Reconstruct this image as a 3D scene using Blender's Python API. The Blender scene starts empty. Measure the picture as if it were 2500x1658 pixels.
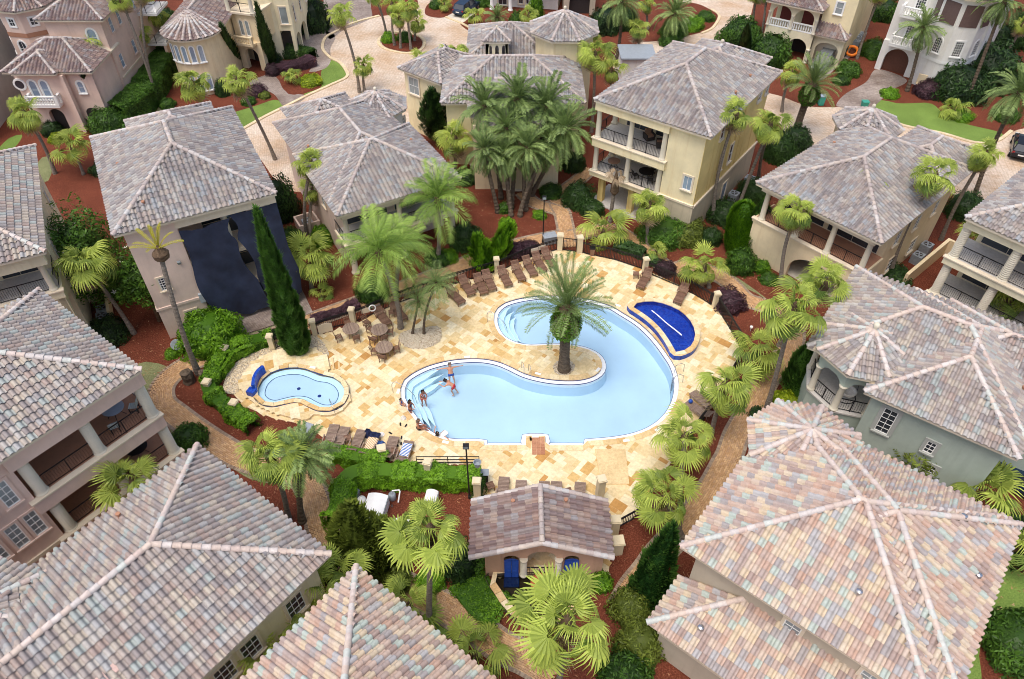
import bpy, bmesh, math, random
import numpy as np
from mathutils import Vector, Matrix, noise as mnoise
from mathutils.geometry import tessellate_polygon

random.seed(7)
RNG = np.random.default_rng(7)
SC = bpy.context.scene
COL = SC.collection
R = math.radians

# ------------------------------------------------------------------ camera
cam_d = bpy.data.cameras.new("camera")
cam_d.sensor_width = 36.0
cam_d.lens = 25.92
cam_d.clip_start = 0.5
cam_d.clip_end = 2000.0
cam = bpy.data.objects.new("camera", cam_d)
COL.objects.link(cam)
CAM = Vector((0.0, 0.0, 38.0))
cam.location = CAM
cam.rotation_euler = (R(90.0 - 44.668), 0.0, 0.0)
SC.camera = cam

# ------------------------------------------------------------------ sky and sun (bright overcast)
SUN_EL, SUN_AZ = 70.0, -140.0        # azimuth measured from +Y towards +X
world = bpy.data.worlds.new("World")
SC.world = world
world.use_nodes = True
wn = world.node_tree
bg = wn.nodes["Background"]
sky = wn.nodes.new("ShaderNodeTexSky")
sky.sky_type = 'NISHITA'
sky.sun_disc = False
sky.sun_elevation = R(SUN_EL)
sky.sun_rotation = R(SUN_AZ)
sky.air_density = 1.0
sky.dust_density = 5.0
sky.ozone_density = 1.0
wn.links.new(sky.outputs[0], bg.inputs[0])
bg.inputs[1].default_value = 0.15
sun_d = bpy.data.lights.new("sun", 'SUN')
sun_d.energy = 1.1
sun_d.angle = R(28.0)
sun_d.color = (1.0, 0.97, 0.92)
sun = bpy.data.objects.new("sun", sun_d)
COL.objects.link(sun)
_sd = Vector((math.sin(R(SUN_AZ)) * math.cos(R(SUN_EL)), math.cos(R(SUN_AZ)) * math.cos(R(SUN_EL)), math.sin(R(SUN_EL))))
sun.rotation_euler = _sd.to_track_quat('Z', 'Y').to_euler()
sun.location = (0, 60, 80)
SC.view_settings.view_transform = 'Standard'
SC.view_settings.look = 'None'
SC.view_settings.gamma = 1.0
SC.view_settings.use_curve_mapping = False
SC.view_settings.exposure = 0.4
SC.render.engine = 'CYCLES'
SC.cycles.max_bounces = 6
SC.cycles.diffuse_bounces = 4
SC.cycles.glossy_bounces = 2
SC.cycles.transmission_bounces = 4
SC.cycles.transparent_max_bounces = 8
SC.cycles.use_denoising = True
SC.cycles.pixel_filter_type = 'BLACKMAN_HARRIS'
SC.cycles.filter_width = 0.95

# ------------------------------------------------------------------ materials
def lin(r, g, b):
 f = lambda c: c / 12.92 if c <= 0.04045 else ((c + 0.055) / 1.055) ** 2.4
 return (f(r / 255.0), f(g / 255.0), f(b / 255.0), 1.0)

def _new(name):
 m = bpy.data.materials.new(name)
 m.use_nodes = True
 nt = m.node_tree
 return m, nt, nt.nodes["Principled BSDF"]

def _coord(nt, scale=1.0, obj=False):
 if obj:
  tc = nt.nodes.new("ShaderNodeTexCoord")
  return tc.outputs["Object"]
 g = nt.nodes.new("ShaderNodeNewGeometry")
 return g.outputs["Position"]

def _noise(nt, co, scale, detail=4.0, rough=0.6):
 n = nt.nodes.new("ShaderNodeTexNoise")
 n.inputs["Scale"].default_value = scale
 n.inputs["Detail"].default_value = detail
 n.inputs["Roughness"].default_value = rough
 nt.links.new(co, n.inputs["Vector"])
 return n.outputs["Fac"]

def _ramp(nt, fac, stops, interp='LINEAR'):
 r = nt.nodes.new("ShaderNodeValToRGB")
 r.color_ramp.interpolation = interp
 el = r.color_ramp.elements
 while len(el) < len(stops):
  el.new(0.5)
 for e, (p, c) in zip(el, stops):
  e.position = p
  e.color = c if len(c) == 4 else (*c, 1)
 nt.links.new(fac, r.inputs[0])
 return r.outputs[0]

def _mix(nt, fac, a, b, mode='MIX'):
 m = nt.nodes.new("ShaderNodeMix")
 m.data_type = 'RGBA'
 m.blend_type = mode
 for sock, v in ((m.inputs[0], fac), (m.inputs[6], a), (m.inputs[7], b)):
  if isinstance(v, (int, float)):
   sock.default_value = v
  elif isinstance(v, tuple):
   sock.default_value = v
  else:
   nt.links.new(v, sock)
 return m.outputs[2]

def _bump(nt, bsdf, height, strength, dist=0.02):
 b = nt.nodes.new("ShaderNodeBump")
 b.inputs["Strength"].default_value = strength
 b.inputs["Distance"].default_value = dist
 nt.links.new(height, b.inputs["Height"])
 nt.links.new(b.outputs[0], bsdf.inputs["Normal"])

def plain(name, col, rough=0.6, metal=0.0, var=0.12, scale=6.0, spec=0.4):
 m, nt, p = _new(name)
 co = _coord(nt)
 n = _noise(nt, co, scale)
 d = tuple(c * (1 - var) for c in col[:3]) + (1,)
 l = tuple(min(1, c * (1 + var)) for c in col[:3]) + (1,)
 nt.links.new(_ramp(nt, n, [(0.3, d), (0.7, l)]), p.inputs["Base Color"])
 p.inputs["Roughness"].default_value = rough
 p.inputs["Metallic"].default_value = metal
 p.inputs["Specular IOR Level"].default_value = spec
 return m

def stucco(name, col, stain=None, amt=0.35):
 """rough plaster, broad blotches, fine grain, faint vertical weather streaks"""
 m, nt, p = _new(name)
 co = _coord(nt)
 big = _noise(nt, co, 0.45, 5, 0.65)
 d = tuple(c * 0.86 for c in col[:3]) + (1,)
 l = tuple(min(1, c * 1.08) for c in col[:3]) + (1,)
 base = _ramp(nt, big, [(0.3, d), (0.68, l)])
 mp = nt.nodes.new("ShaderNodeMapping")
 mp.inputs["Scale"].default_value = (2.2, 2.2, 0.16)
 nt.links.new(co, mp.inputs["Vector"])
 st = _noise(nt, mp.outputs[0], 1.0, 6, 0.7)
 f = _ramp(nt, st, [(0.52, (0, 0, 0, 1)), (0.75, (amt, amt, amt, 1))])
 sc = stain if stain else tuple(c * 0.6 for c in col[:3]) + (1,)
 base = _mix(nt, f, base, sc)
 nt.links.new(base, p.inputs["Base Color"])
 p.inputs["Roughness"].default_value = 0.88
 p.inputs["Specular IOR Level"].default_value = 0.2
 fine = _noise(nt, co, 18.0, 4, 0.7)
 _bump(nt, p, fine, 0.25, 0.02)
 return m

def tile_mat(name, palette, dirt=0.35, dark=0.8):
 """glazed concrete roof tiles, one colour per tile from the tint attribute"""
 m, nt, p = _new(name)
 at = nt.nodes.new("ShaderNodeAttribute")
 at.attribute_name = "tint"
 n = len(palette)
 col = _ramp(nt, at.outputs["Fac"], [(i / n, tuple(v * dark for v in lin(*c)[:3]) + (1,)) for i, c in enumerate(palette)], 'CONSTANT')
 co = _coord(nt)
 n1 = _noise(nt, co, 5.0, 5, 0.7)
 g = _ramp(nt, n1, [(0.25, (0.72, 0.7, 0.7, 1)), (0.6, (1.05, 1.05, 1.04, 1))])
 col = _mix(nt, 0.8, col, g, 'MULTIPLY')
 n2 = _noise(nt, co, 0.35, 4, 0.6)
 f2 = _ramp(nt, n2, [(0.45, (0, 0, 0, 1)), (0.75, (dirt, dirt, dirt, 1))])
 col = _mix(nt, f2, col, lin(120, 108, 106))
 n3 = _noise(nt, co, 22.0, 3, 0.7)
 f3 = _ramp(nt, n3, [(0.62, (0, 0, 0, 1)), (0.72, (0.3, 0.3, 0.3, 1))])
 col = _mix(nt, f3, col, lin(96, 86, 84))
 nt.links.new(col, p.inputs["Base Color"])
 p.inputs["Roughness"].default_value = 0.62
 p.inputs["Specular IOR Level"].default_value = 0.4
 _bump(nt, p, n3, 0.12, 0.01)
 return m

def leaf_mat(name, dark, light, trans=0.35, attr=True, rough=0.5):
 m, nt, p = _new(name)
 oi = nt.nodes.new("ShaderNodeObjectInfo")
 at = nt.nodes.new("ShaderNodeAttribute")
 at.attribute_name = "tint"
 add = nt.nodes.new("ShaderNodeMath")
 add.operation = 'MULTIPLY_ADD'
 nt.links.new(oi.outputs["Random"], add.inputs[0])
 add.inputs[1].default_value = 0.35
 ml = nt.nodes.new("ShaderNodeMath")
 ml.operation = 'MULTIPLY'
 nt.links.new(at.outputs["Fac"], ml.inputs[0])
 ml.inputs[1].default_value = 0.65
 nt.links.new(ml.outputs[0], add.inputs[2])
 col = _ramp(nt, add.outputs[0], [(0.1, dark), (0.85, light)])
 nt.links.new(col, p.inputs["Base Color"])
 p.inputs["Roughness"].default_value = rough
 p.inputs["Specular IOR Level"].default_value = 0.35
 tr = nt.nodes.new("ShaderNodeBsdfTranslucent")
 nt.links.new(col, tr.inputs[0])
 mx = nt.nodes.new("ShaderNodeMixShader")
 mx.inputs[0].default_value = trans
 nt.links.new(p.outputs[0], mx.inputs[1])
 nt.links.new(tr.outputs[0], mx.inputs[2])
 nt.links.new(mx.outputs[0], nt.nodes["Material Output"].inputs[0])
 return m

def tint_mat(name, palette, rough=0.8, spec=0.25, scale=7.0, bump=0.25, grain=0.75):
 """stones, bricks and slats: one colour per piece from the tint attribute, plus grain"""
 m, nt, p = _new(name)
 at = nt.nodes.new("ShaderNodeAttribute")
 at.attribute_name = "tint"
 n = len(palette)
 col = _ramp(nt, at.outputs["Fac"], [((i + 0.5) / n, lin(*c)) for i, c in enumerate(palette)])
 co = _coord(nt)
 n1 = _noise(nt, co, scale, 6, 0.7)
 g = _ramp(nt, n1, [(0.3, (grain, grain * 0.97, grain * 0.92, 1)), (0.62, (1.06, 1.06, 1.06, 1))])
 col = _mix(nt, 1.0, col, g, 'MULTIPLY')
 n2 = _noise(nt, co, 0.5, 5, 0.65)
 g2 = _ramp(nt, n2, [(0.35, (0.86, 0.84, 0.8, 1)), (0.6, (1, 1, 1, 1))])
 col = _mix(nt, 1.0, col, g2, 'MULTIPLY')
 nt.links.new(col, p.inputs["Base Color"])
 p.inputs["Roughness"].default_value = rough
 p.inputs["Specular IOR Level"].default_value = spec
 _bump(nt, p, n1, bump, 0.01)
 return m

M = {}
# roofs
M['tile_grey'] = tile_mat('tile_grey', [(170, 164, 162), (188, 185, 182), (162, 153, 150), (180, 172, 166), (176, 180, 184), (158, 153, 153), (192, 182, 172), (174, 162, 156), (196, 192, 187), (154, 147, 146), (186, 174, 166), (172, 169, 169)], 0.28, 0.78)
M['tile_mix'] = tile_mat('tile_mix', [(184, 173, 166), (200, 195, 189), (172, 160, 154), (196, 186, 174), (180, 189, 186), (168, 163, 163), (204, 193, 178), (184, 165, 156), (186, 186, 186), (178, 168, 163), (164, 155, 153), (192, 179, 170)], 0.25, 0.78)
M['tile_warm'] = tile_mat('tile_warm', [(208, 182, 166), (222, 203, 175), (190, 172, 165), (206, 174, 156), (194, 206, 197), (180, 173, 172), (216, 197, 180), (182, 160, 151), (192, 190, 191), (212, 188, 173), (224, 207, 184), (199, 177, 165)], 0.12, 0.82)
M['tile_brown'] = tile_mat('tile_brown', [(150, 126, 121), (168, 150, 143), (138, 117, 115), (157, 135, 128), (164, 159, 160), (131, 110, 108), (176, 157, 146), (147, 122, 115), (160, 147, 142), (142, 124, 122), (170, 145, 133), (150, 138, 137)], 0.25)
M['cap'] = tile_mat('ridge_cap', [(206, 196, 190), (198, 184, 178), (212, 204, 200), (192, 178, 172), (210, 196, 184), (184, 172, 168), (208, 206, 204), (200, 186, 176)], 0.15, 0.86)
M['cap_warm'] = tile_mat('ridge_cap_warm', [(228, 212, 204), (222, 204, 192), (232, 222, 216), (218, 198, 188), (216, 220, 214), (228, 210, 196), (222, 214, 210), (226, 206, 192)], 0.06, 0.8)
# walls
M['peach'] = stucco('peach_stucco', lin(230, 208, 192))
M['pinkish'] = stucco('pink_stucco', lin(226, 200, 184))
M['yellow'] = stucco('yellow_stucco', lin(238, 224, 184), lin(200, 164, 96), 0.35)
M['ochre'] = stucco('ochre_stucco', lin(232, 208, 140), lin(188, 138, 52), 0.75)
M['cream'] = stucco('cream_stucco', lin(232, 214, 178), lin(190, 160, 116), 0.4)
M['ivory'] = stucco('ivory_stucco', lin(232, 222, 190), lin(186, 166, 120), 0.35)
M['sage'] = stucco('sage_stucco', lin(176, 188, 176), lin(140, 150, 140), 0.3)
M['taupe'] = stucco('taupe_stucco', lin(192, 180, 160), lin(150, 138, 120), 0.3)
M['white_st'] = stucco('white_stucco', lin(232, 230, 224), lin(200, 190, 160), 0.35)
M['grey_st'] = stucco('grey_stucco', lin(176, 178, 172), lin(140, 140, 136), 0.35)
M['plinth'] = stucco('grey_plinth', lin(200, 188, 164), lin(150, 140, 124), 0.5)
M['poolhouse'] = stucco('poolhouse_stucco', lin(206, 166, 140), lin(150, 92, 66), 0.45)
M['stone_col'] = stucco('stone_column', lin(218, 210, 190), lin(160, 150, 130), 0.4)
M['trim'] = stucco('trim_plaster', lin(226, 212, 188), lin(180, 160, 130), 0.25)
M['trim_white'] = plain('white_trim', lin(236, 236, 232), 0.5, var=0.05)
M['terracotta'] = stucco('terracotta_floor', lin(176, 130, 104), lin(120, 86, 70), 0.4)
M['tilefloor'] = plain('grey_floor_tile', lin(196, 192, 186), 0.5)
M['iron'] = plain('black_iron', lin(38, 36, 38), 0.5, 0.3, 0.2)
M['dark'] = plain('dark_interior', lin(54, 48, 46), 0.7)
M['soffit'] = plain('soffit', lin(196, 180, 158), 0.8)
M['steel'] = plain('stainless_steel', lin(190, 192, 196), 0.25, 0.9, 0.06)
def glass_mat(name, col, rough=0.08):
 m, nt, p = _new(name)
 co = _coord(nt)
 n = _noise(nt, co, 0.8, 2, 0.5)
 d = tuple(c * 0.7 for c in col[:3]) + (1,)
 nt.links.new(_ramp(nt, n, [(0.35, d), (0.65, col)]), p.inputs["Base Color"])
 p.inputs["Roughness"].default_value = rough
 p.inputs["Specular IOR Level"].default_value = 0.9
 return m
M['glass'] = glass_mat('window_glass', lin(60, 66, 72))
M['glass_blue'] = glass_mat('window_glass_blue', lin(150, 170, 190))
M['blind'] = glass_mat('blind_glass', lin(150, 160, 162), 0.2)
M['shutter_brown'] = plain('brown_shutter', lin(104, 84, 80), 0.7)
M['garage'] = plain('brown_garage_door', lin(98, 62, 48), 0.6)
M['navy_door'] = plain('cobalt_door', lin(42, 84, 178), 0.45, var=0.15)

# ------------------------------------------------------------------ objects
def link(o):
 COL.objects.link(o)
 return o

def tag(o, label=None, cat=None, group=None, kind=None):
 if label: o["label"] = label
 if cat: o["category"] = cat
 if group: o["group"] = group
 if kind: o["kind"] = kind
 return o

def empty(name, loc, label=None, cat=None, group=None, rz=0.0):
 o = bpy.data.objects.new(name, None)
 o.empty_display_size = 0.2
 o.location = loc
 o.rotation_euler = (0, 0, rz)
 link(o)
 return tag(o, label, cat, group)

def put(name, mesh, parent=None, world_parent=None, mat=None, matrix=None):
 """one mesh object; world_parent: the mesh is in world coordinates and the parent a plain translated Empty"""
 o = bpy.data.objects.new(name, mesh)
 if mat is not None and len(mesh.materials) == 0:
  mesh.materials.append(mat)
 if matrix is not None:
  o.matrix_local = matrix
 if world_parent is not None:
  o.parent = world_parent
  if world_parent.type == 'EMPTY':
   o.matrix_parent_inverse = Matrix.Translation(-world_parent.location)
 elif parent is not None:
  o.parent = parent
 return link(o)

class MB:
 """collects boxes, prisms, tubes ...; mesh() turns them into ONE mesh, tint per face"""
 def __init__(s):
  s.v, s.f, s.t, s.mi = [], [], [], []
  s.tint = 0.5
  s.m = 0
 def add(s, vs, fs):
  b = len(s.v)
  s.v.extend([tuple(q) for q in vs])
  for f in fs:
   s.f.append(tuple(b + i for i in f))
   s.t.append(s.tint)
   s.mi.append(s.m)
 def box(s, c, size, rz=0.0, M4=None):
  x, y, z = (d / 2 for d in size)
  vs = [Vector((a * x, b * y, e * z)) for e in (-1, 1) for b in (-1, 1) for a in (-1, 1)]
  ca, sa = math.cos(rz), math.sin(rz)
  out = [(c[0] + p.x * ca - p.y * sa, c[1] + p.x * sa + p.y * ca, c[2] + p.z) for p in vs]
  if M4 is not None:
   out = [M4 @ Vector(p) for p in out]
  s.add(out, [(0, 2, 3, 1), (4, 5, 7, 6), (0, 1, 5, 4), (2, 6, 7, 3), (1, 3, 7, 5), (0, 4, 6, 2)])
  return s
 def prism(s, poly, z0, z1, top=True, bottom=True):
  n = len(poly)
  vs = [(p[0], p[1], z0) for p in poly] + [(p[0], p[1], z1) for p in poly]
  fs = [(i, (i + 1) % n, n + (i + 1) % n, n + i) for i in range(n)]
  s.add(vs, fs)
  if top or bottom:
   tris = tessellate_polygon([[Vector((p[0], p[1], 0)) for p in poly]])
   a = poly_area(poly)
   for t in tris:
    t = tuple(t)
    pa = poly_area([poly[i] for i in t])
    if pa < 0: t = t[::-1]
    if top: s.add([(poly[i][0], poly[i][1], z1) for i in t], [(0, 1, 2)])
    if bottom: s.add([(poly[i][0], poly[i][1], z0) for i in t], [(2, 1, 0)])
  return s
 def tube(s, pts, radii, n=8, cap=True):
  pts = [Vector(p) for p in pts]
  if isinstance(radii, (int, float)): radii = [radii] * len(pts)
  rings = []
  ref = None
  for i, p in enumerate(pts):
   d = (pts[min(i + 1, len(pts) - 1)] - pts[max(i - 1, 0)])
   d = d.normalized() if d.length > 1e-9 else Vector((0, 0, 1))
   if ref is None:
    ref = Vector((1, 0, 0)) if abs(d.x) < 0.9 else Vector((0, 1, 0))
   a = (ref - d * ref.dot(d)).normalized()
   ref = a
   b = d.cross(a)
   rings.append([p + (a * math.cos(2 * math.pi * k / n) + b * math.sin(2 * math.pi * k / n)) * radii[i] for k in range(n)])
  vs = [q for r in rings for q in r]
  fs = []
  for i in range(len(pts) - 1):
   for k in range(n):
    fs.append((i * n + k, i * n + (k + 1) % n, (i + 1) * n + (k + 1) % n, (i + 1) * n + k))
  if cap:
   fs.append(tuple(range(n))[::-1])
   fs.append(tuple((len(pts) - 1) * n + k for k in range(n)))
  s.add(vs, fs)
  return s
 def lathe(s, prof, c=(0, 0, 0), n=16):
  """prof: (radius, z) from bottom to top"""
  vs = []
  for r, z in prof:
   for k in range(n):
    a = 2 * math.pi * k / n
    vs.append((c[0] + r * math.cos(a), c[1] + r * math.sin(a), c[2] + z))
  fs = []
  for i in range(len(prof) - 1):
   for k in range(n):
    fs.append((i * n + k, i * n + (k + 1) % n, (i + 1) * n + (k + 1) % n, (i + 1) * n + k))
  fs.append(tuple(range(n))[::-1])
  fs.append(tuple((len(prof) - 1) * n + k for k in range(n)))
  s.add(vs, fs)
  return s
 def mesh(s, name, mats, smooth=False):
  me = bpy.data.meshes.new(name)
  me.from_pydata(s.v, [], s.f)
  if not isinstance(mats, (list, tuple)): mats = [mats]
  for m in mats: me.materials.append(m)
  if len(mats) > 1: me.polygons.foreach_set("material_index", s.mi)
  a = me.attributes.new("tint", 'FLOAT', 'FACE')
  a.data.foreach_set("value", s.t)
  if smooth: me.polygons.foreach_set("use_smooth", [True] * len(s.f))
  me.update()
  return me
 def build(s, name, mats, parent=None, world_parent=None, smooth=False):
  return put(name, s.mesh(name, mats, smooth), parent, world_parent)

def np_mesh(name, verts, faces, mat, tint=None, smooth=False):
 """fast mesh from numpy arrays; faces all of one size (n,k)"""
 me = bpy.data.meshes.new(name)
 nv, nf, k = len(verts), len(faces), faces.shape[1]
 me.vertices.add(nv)
 me.vertices.foreach_set("co", np.ascontiguousarray(verts, dtype=np.float32).ravel())
 me.loops.add(nf * k)
 me.loops.foreach_set("vertex_index", np.ascontiguousarray(faces, dtype=np.int32).ravel())
 me.polygons.add(nf)
 me.polygons.foreach_set("loop_start", np.arange(0, nf * k, k, dtype=np.int32))
 if mat is not None: me.materials.append(mat)
 if tint is not None:
  a = me.attributes.new("tint", 'FLOAT', 'FACE')
  a.data.foreach_set("value", np.ascontiguousarray(tint, dtype=np.float32))
 me.polygons.foreach_set("use_smooth", np.full(nf, bool(smooth), dtype=bool))
 me.update(calc_edges=True)
 return me

def poly_area(p):
 return 0.5 * sum(p[i][0] * p[(i + 1) % len(p)][1] - p[(i + 1) % len(p)][0] * p[i][1] for i in range(len(p)))

def ccw(p):
 return list(p) if poly_area(p) > 0 else list(p)[::-1]

def in_poly(px, py, poly):
 """numpy: points in polygon"""
 px = np.asarray(px); py = np.asarray(py)
 c = np.zeros(px.shape, dtype=bool)
 n = len(poly)
 for i in range(n):
  x0, y0 = poly[i][:2]; x1, y1 = poly[(i + 1) % n][:2]
  cond = ((y0 > py) != (y1 > py))
  with np.errstate(divide='ignore', invalid='ignore'):
   xi = (x1 - x0) * (py - y0) / ((y1 - y0) if y1 != y0 else 1e-12) + x0
  c ^= cond & (px < xi)
 return c

def smooth_loop(pts, step=0.25, closed=True):
 """Catmull-Rom through 2D points, resampled"""
 P = [Vector((p[0], p[1])) for p in pts]
 n = len(P)
 out = []
 rng = range(n) if closed else range(n - 1)
 for i in rng:
  p0 = P[(i - 1) % n] if closed else P[max(i - 1, 0)]
  p1 = P[i]; p2 = P[(i + 1) % n]
  p3 = P[(i + 2) % n] if closed else P[min(i + 2, n - 1)]
  k = max(1, int((p2 - p1).length / step))
  for j in range(k):
   t = j / k
   q = 0.5 * ((2 * p1) + (p2 - p0) * t + (2 * p0 - 5 * p1 + 4 * p2 - p3) * t * t + (3 * p1 - p0 - 3 * p2 + p3) * t ** 3)
   out.append((q.x, q.y))
 if not closed: out.append((P[-1].x, P[-1].y))
 return out

def offset_loop(pts, d, closed=True):
 """positive d: to the left of the walking direction (inside for a ccw loop)"""
 n = len(pts)
 out = []
 for i in range(n):
  a = Vector(pts[(i - 1) % n] if closed else pts[max(i - 1, 0)])
  b = Vector(pts[(i + 1) % n] if closed else pts[min(i + 1, n - 1)])
  t = (b - a)
  t = t.normalized() if t.length > 1e-9 else Vector((1, 0))
  out.append((pts[i][0] - t.y * d, pts[i][1] + t.x * d))
 return out

def strip(mb, a, b, za, zb, closed=True):
 """quads between two equally long 2D loops"""
 n = len(a)
 vs = [(p[0], p[1], za) for p in a] + [(p[0], p[1], zb) for p in b]
 m = n if closed else n - 1
 mb.add(vs, [(i, (i + 1) % n, n + (i + 1) % n, n + i) for i in range(m)])

def sheet(mb, poly, z, holes=()):
 """flat polygon with holes, facing up"""
 loops = [poly] + list(holes)
 flat = [p for l in loops for p in l]
 tris = tessellate_polygon([[Vector((p[0], p[1], 0)) for p in l] for l in loops])
 vs = [(p[0], p[1], z) for p in flat]
 fs = []
 for t in tris:
  t = tuple(t)
  if poly_area([flat[i] for i in t]) < 0: t = t[::-1]
  fs.append(t)
 mb.add(vs, fs)

class Frame:
 """plan frame of a building: u along its front, v to the left of u"""
 def __init__(s, ox, oy, deg):
  s.o = (ox, oy); s.a = R(deg); s.c = math.cos(s.a); s.s = math.sin(s.a)
 def p(s, u, v):
  return (s.o[0] + u * s.c - v * s.s, s.o[1] + u * s.s + v * s.c)
 def w(s, u, v, z):
  x, y = s.p(u, v)
  return (x, y, z)
 def rect(s, u0, u1, v0, v1):
  return [s.p(u0, v0), s.p(u1, v0), s.p(u1, v1), s.p(u0, v1)]
 def m(s, u, v, z, rz=0.0):
  return Matrix.Translation(s.w(u, v, z)) @ Matrix.Rotation(s.a + rz, 4, 'Z')

# ================================================================== ground, streets, lawns
def ground_mat(name, stops, scale, fine, bump=0.5, rough=0.95, dist=0.04):
 m, nt, p = _new(name)
 co = _coord(nt)
 a = _noise(nt, co, scale, 6, 0.7)
 b = _noise(nt, co, fine, 5, 0.75)
 col = _ramp(nt, b, stops)
 sh = _ramp(nt, a, [(0.3, (0.72, 0.72, 0.72, 1)), (0.65, (1.08, 1.08, 1.08, 1))])
 col = _mix(nt, 1.0, col, sh, 'MULTIPLY')
 nt.links.new(col, p.inputs["Base Color"])
 p.inputs["Roughness"].default_value = rough
 p.inputs["Specular IOR Level"].default_value = 0.15
 _bump(nt, p, b, bump, dist)
 return m
def paver_mat(name, palette, mortar, bw, bh, rot=0.0, rough=0.85):
 m, nt, p = _new(name)
 co = _coord(nt)
 mp = nt.nodes.new("ShaderNodeMapping")
 mp.inputs["Rotation"].default_value = (0, 0, R(rot))
 nt.links.new(co, mp.inputs["Vector"])
 br = nt.nodes.new("ShaderNodeTexBrick")
 br.inputs["Scale"].default_value = 1.0
 br.inputs["Brick Width"].default_value = bw
 br.inputs["Row Height"].default_value = bh
 br.inputs["Mortar Size"].default_value = 0.012
 br.inputs["Color1"].default_value = lin(*palette[0])
 br.inputs["Color2"].default_value = lin(*palette[1])
 br.inputs["Mortar"].default_value = lin(*mortar)
 nt.links.new(mp.outputs[0], br.inputs["Vector"])
 a = _noise(nt, co, 0.25, 6, 0.65)
 st = _ramp(nt, a, [(0.35, lin(*palette[2])), (0.62, (1, 1, 1, 1))])
 col = _mix(nt, 0.8, br.outputs["Color"], st, 'MULTIPLY')
 b = _noise(nt, co, 3.0, 5, 0.7)
 g = _ramp(nt, b, [(0.3, (0.8, 0.8, 0.8, 1)), (0.65, (1.05, 1.05, 1.05, 1))])
 col = _mix(nt, 1.0, col, g, 'MULTIPLY')
 nt.links.new(col, p.inputs["Base Color"])
 p.inputs["Roughness"].default_value = rough
 p.inputs["Specular IOR Level"].default_value = 0.25
 _bump(nt, p, br.outputs["Fac"], -0.2, 0.01)
 return m
M['mulch'] = ground_mat('pine_straw_mulch', [(0.25, lin(64, 33, 25)), (0.5, lin(110, 58, 42)), (0.78, lin(166, 102, 78))], 0.5, 11.0, 0.8)
M['lawn'] = ground_mat('lawn_grass', [(0.28, lin(80, 100, 46)), (0.5, lin(114, 140, 66)), (0.75, lin(146, 168, 92))], 0.35, 12.0, 0.5)
M['moss'] = ground_mat('thin_grass', [(0.28, lin(92, 98, 64)), (0.5, lin(128, 132, 92)), (0.75, lin(160, 158, 122))], 0.8, 10.0, 0.5)
M['street'] = paver_mat('tan_street_pavers', [(232, 218, 202), (216, 200, 182), (226, 204, 178)], (170, 146, 120), 0.24, 0.12, 30)
M['greypave'] = paver_mat('grey_drive_pavers', [(186, 174, 164), (166, 152, 144), (170, 156, 146)], (120, 110, 106), 0.24, 0.12, 10)
M['concrete'] = ground_mat('light_concrete', [(0.3, lin(196, 188, 172)), (0.5, lin(214, 206, 190)), (0.75, lin(228, 220, 206))], 0.4, 4.0, 0.15)
M['kerb'] = ground_mat('kerb_stone', [(0.3, lin(206, 184, 146)), (0.5, lin(224, 204, 168)), (0.75, lin(236, 220, 190))], 0.6, 6.0, 0.2)

POOL_RAW = [(-7.56,32.84),(-7.67,33.64),(-7.51,34.46),(-6.98,35.09),(-6,35.79),(-4.79,36.27),(-3.64,36.5),(-2.49,36.55),(-1.64,36.44),(-0.8,36.15),(0.04,35.65),(0.76,35.16),(1.58,34.81),(2.6,34.54),(3.61,34.43),(4.64,34.46),(5.48,34.71),(6.08,35.16),(6.36,35.72),(6.34,36.37),(6.07,36.91),(5.57,37.33),(4.84,37.64),(3.89,37.81),(3.04,37.85),(2.18,37.81),(1.43,37.75),(0.68,37.85),(-0.07,38.16),(-0.72,38.69),(-1.16,39.47),(-1.38,40.43),(-1.35,41.25),(-1.09,41.92),(-0.53,42.51),(0.27,42.9),(1.07,43.14),(2.11,43.32),(3.49,43.35),(4.86,43.21),(5.99,42.94),(6.87,42.56),(7.73,42.08),(8.4,41.42),(9.44,40.35),(10.18,39.24),(10.77,38),(11.15,36.96),(11.44,36.08),(11.55,35.37),(11.58,34.6),(11.48,33.78),(11.17,32.71),(10.65,31.68),(9.94,30.8),(8.96,30.06),(7.85,29.58),(6.68,29.31),(5.53,29.17)]
POOL_FRONT = [(4.84,29.13),(4.8,28.78),(2.13,28.78),(2.15,29.55),(0.89,29.55),(0.88,28.78),(-1.79,28.78),(-1.81,29.1)]
POOL_RAW2 = [(-2.14,29.11),(-3,29.1),(-4.04,29.16),(-4.82,29.42),(-5.62,29.94),(-6.32,30.74),(-6.92,31.61),(-7.33,32.29)]
def densify(pts, st=0.25):
 out = []
 for a, b in zip(pts, pts[1:]):
  k = max(1, int(math.hypot(b[0] - a[0], b[1] - a[1]) / st))
  out += [(a[0] + (b[0] - a[0]) * i / k, a[1] + (b[1] - a[1]) * i / k) for i in range(k)]
 return out + [pts[-1]]
POOL = smooth_loop(POOL_RAW, 0.3, closed=False) + densify(POOL_FRONT) + smooth_loop(POOL_RAW2 + [POOL_RAW[0]], 0.3, closed=False)[:-1]
POOL = ccw(POOL)
SPA_RAW = [(-17.28,33.09),(-17.29,33.97),(-16.96,34.69),(-16.42,35.11),(-15.65,35.34),(-14.82,35.34),(-14.05,35.07),(-13.37,34.72),(-12.62,34.56),(-11.94,34.14),(-11.46,33.43),(-11.37,32.63),(-11.61,32.02),(-12.12,31.72),(-12.81,31.74),(-13.47,32.07),(-14.03,32.41),(-14.64,32.49),(-15.29,32.31),(-15.94,32.11),(-16.55,32.23),(-17.02,32.59)]
SPA = ccw(smooth_loop(SPA_RAW, 0.2))
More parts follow.
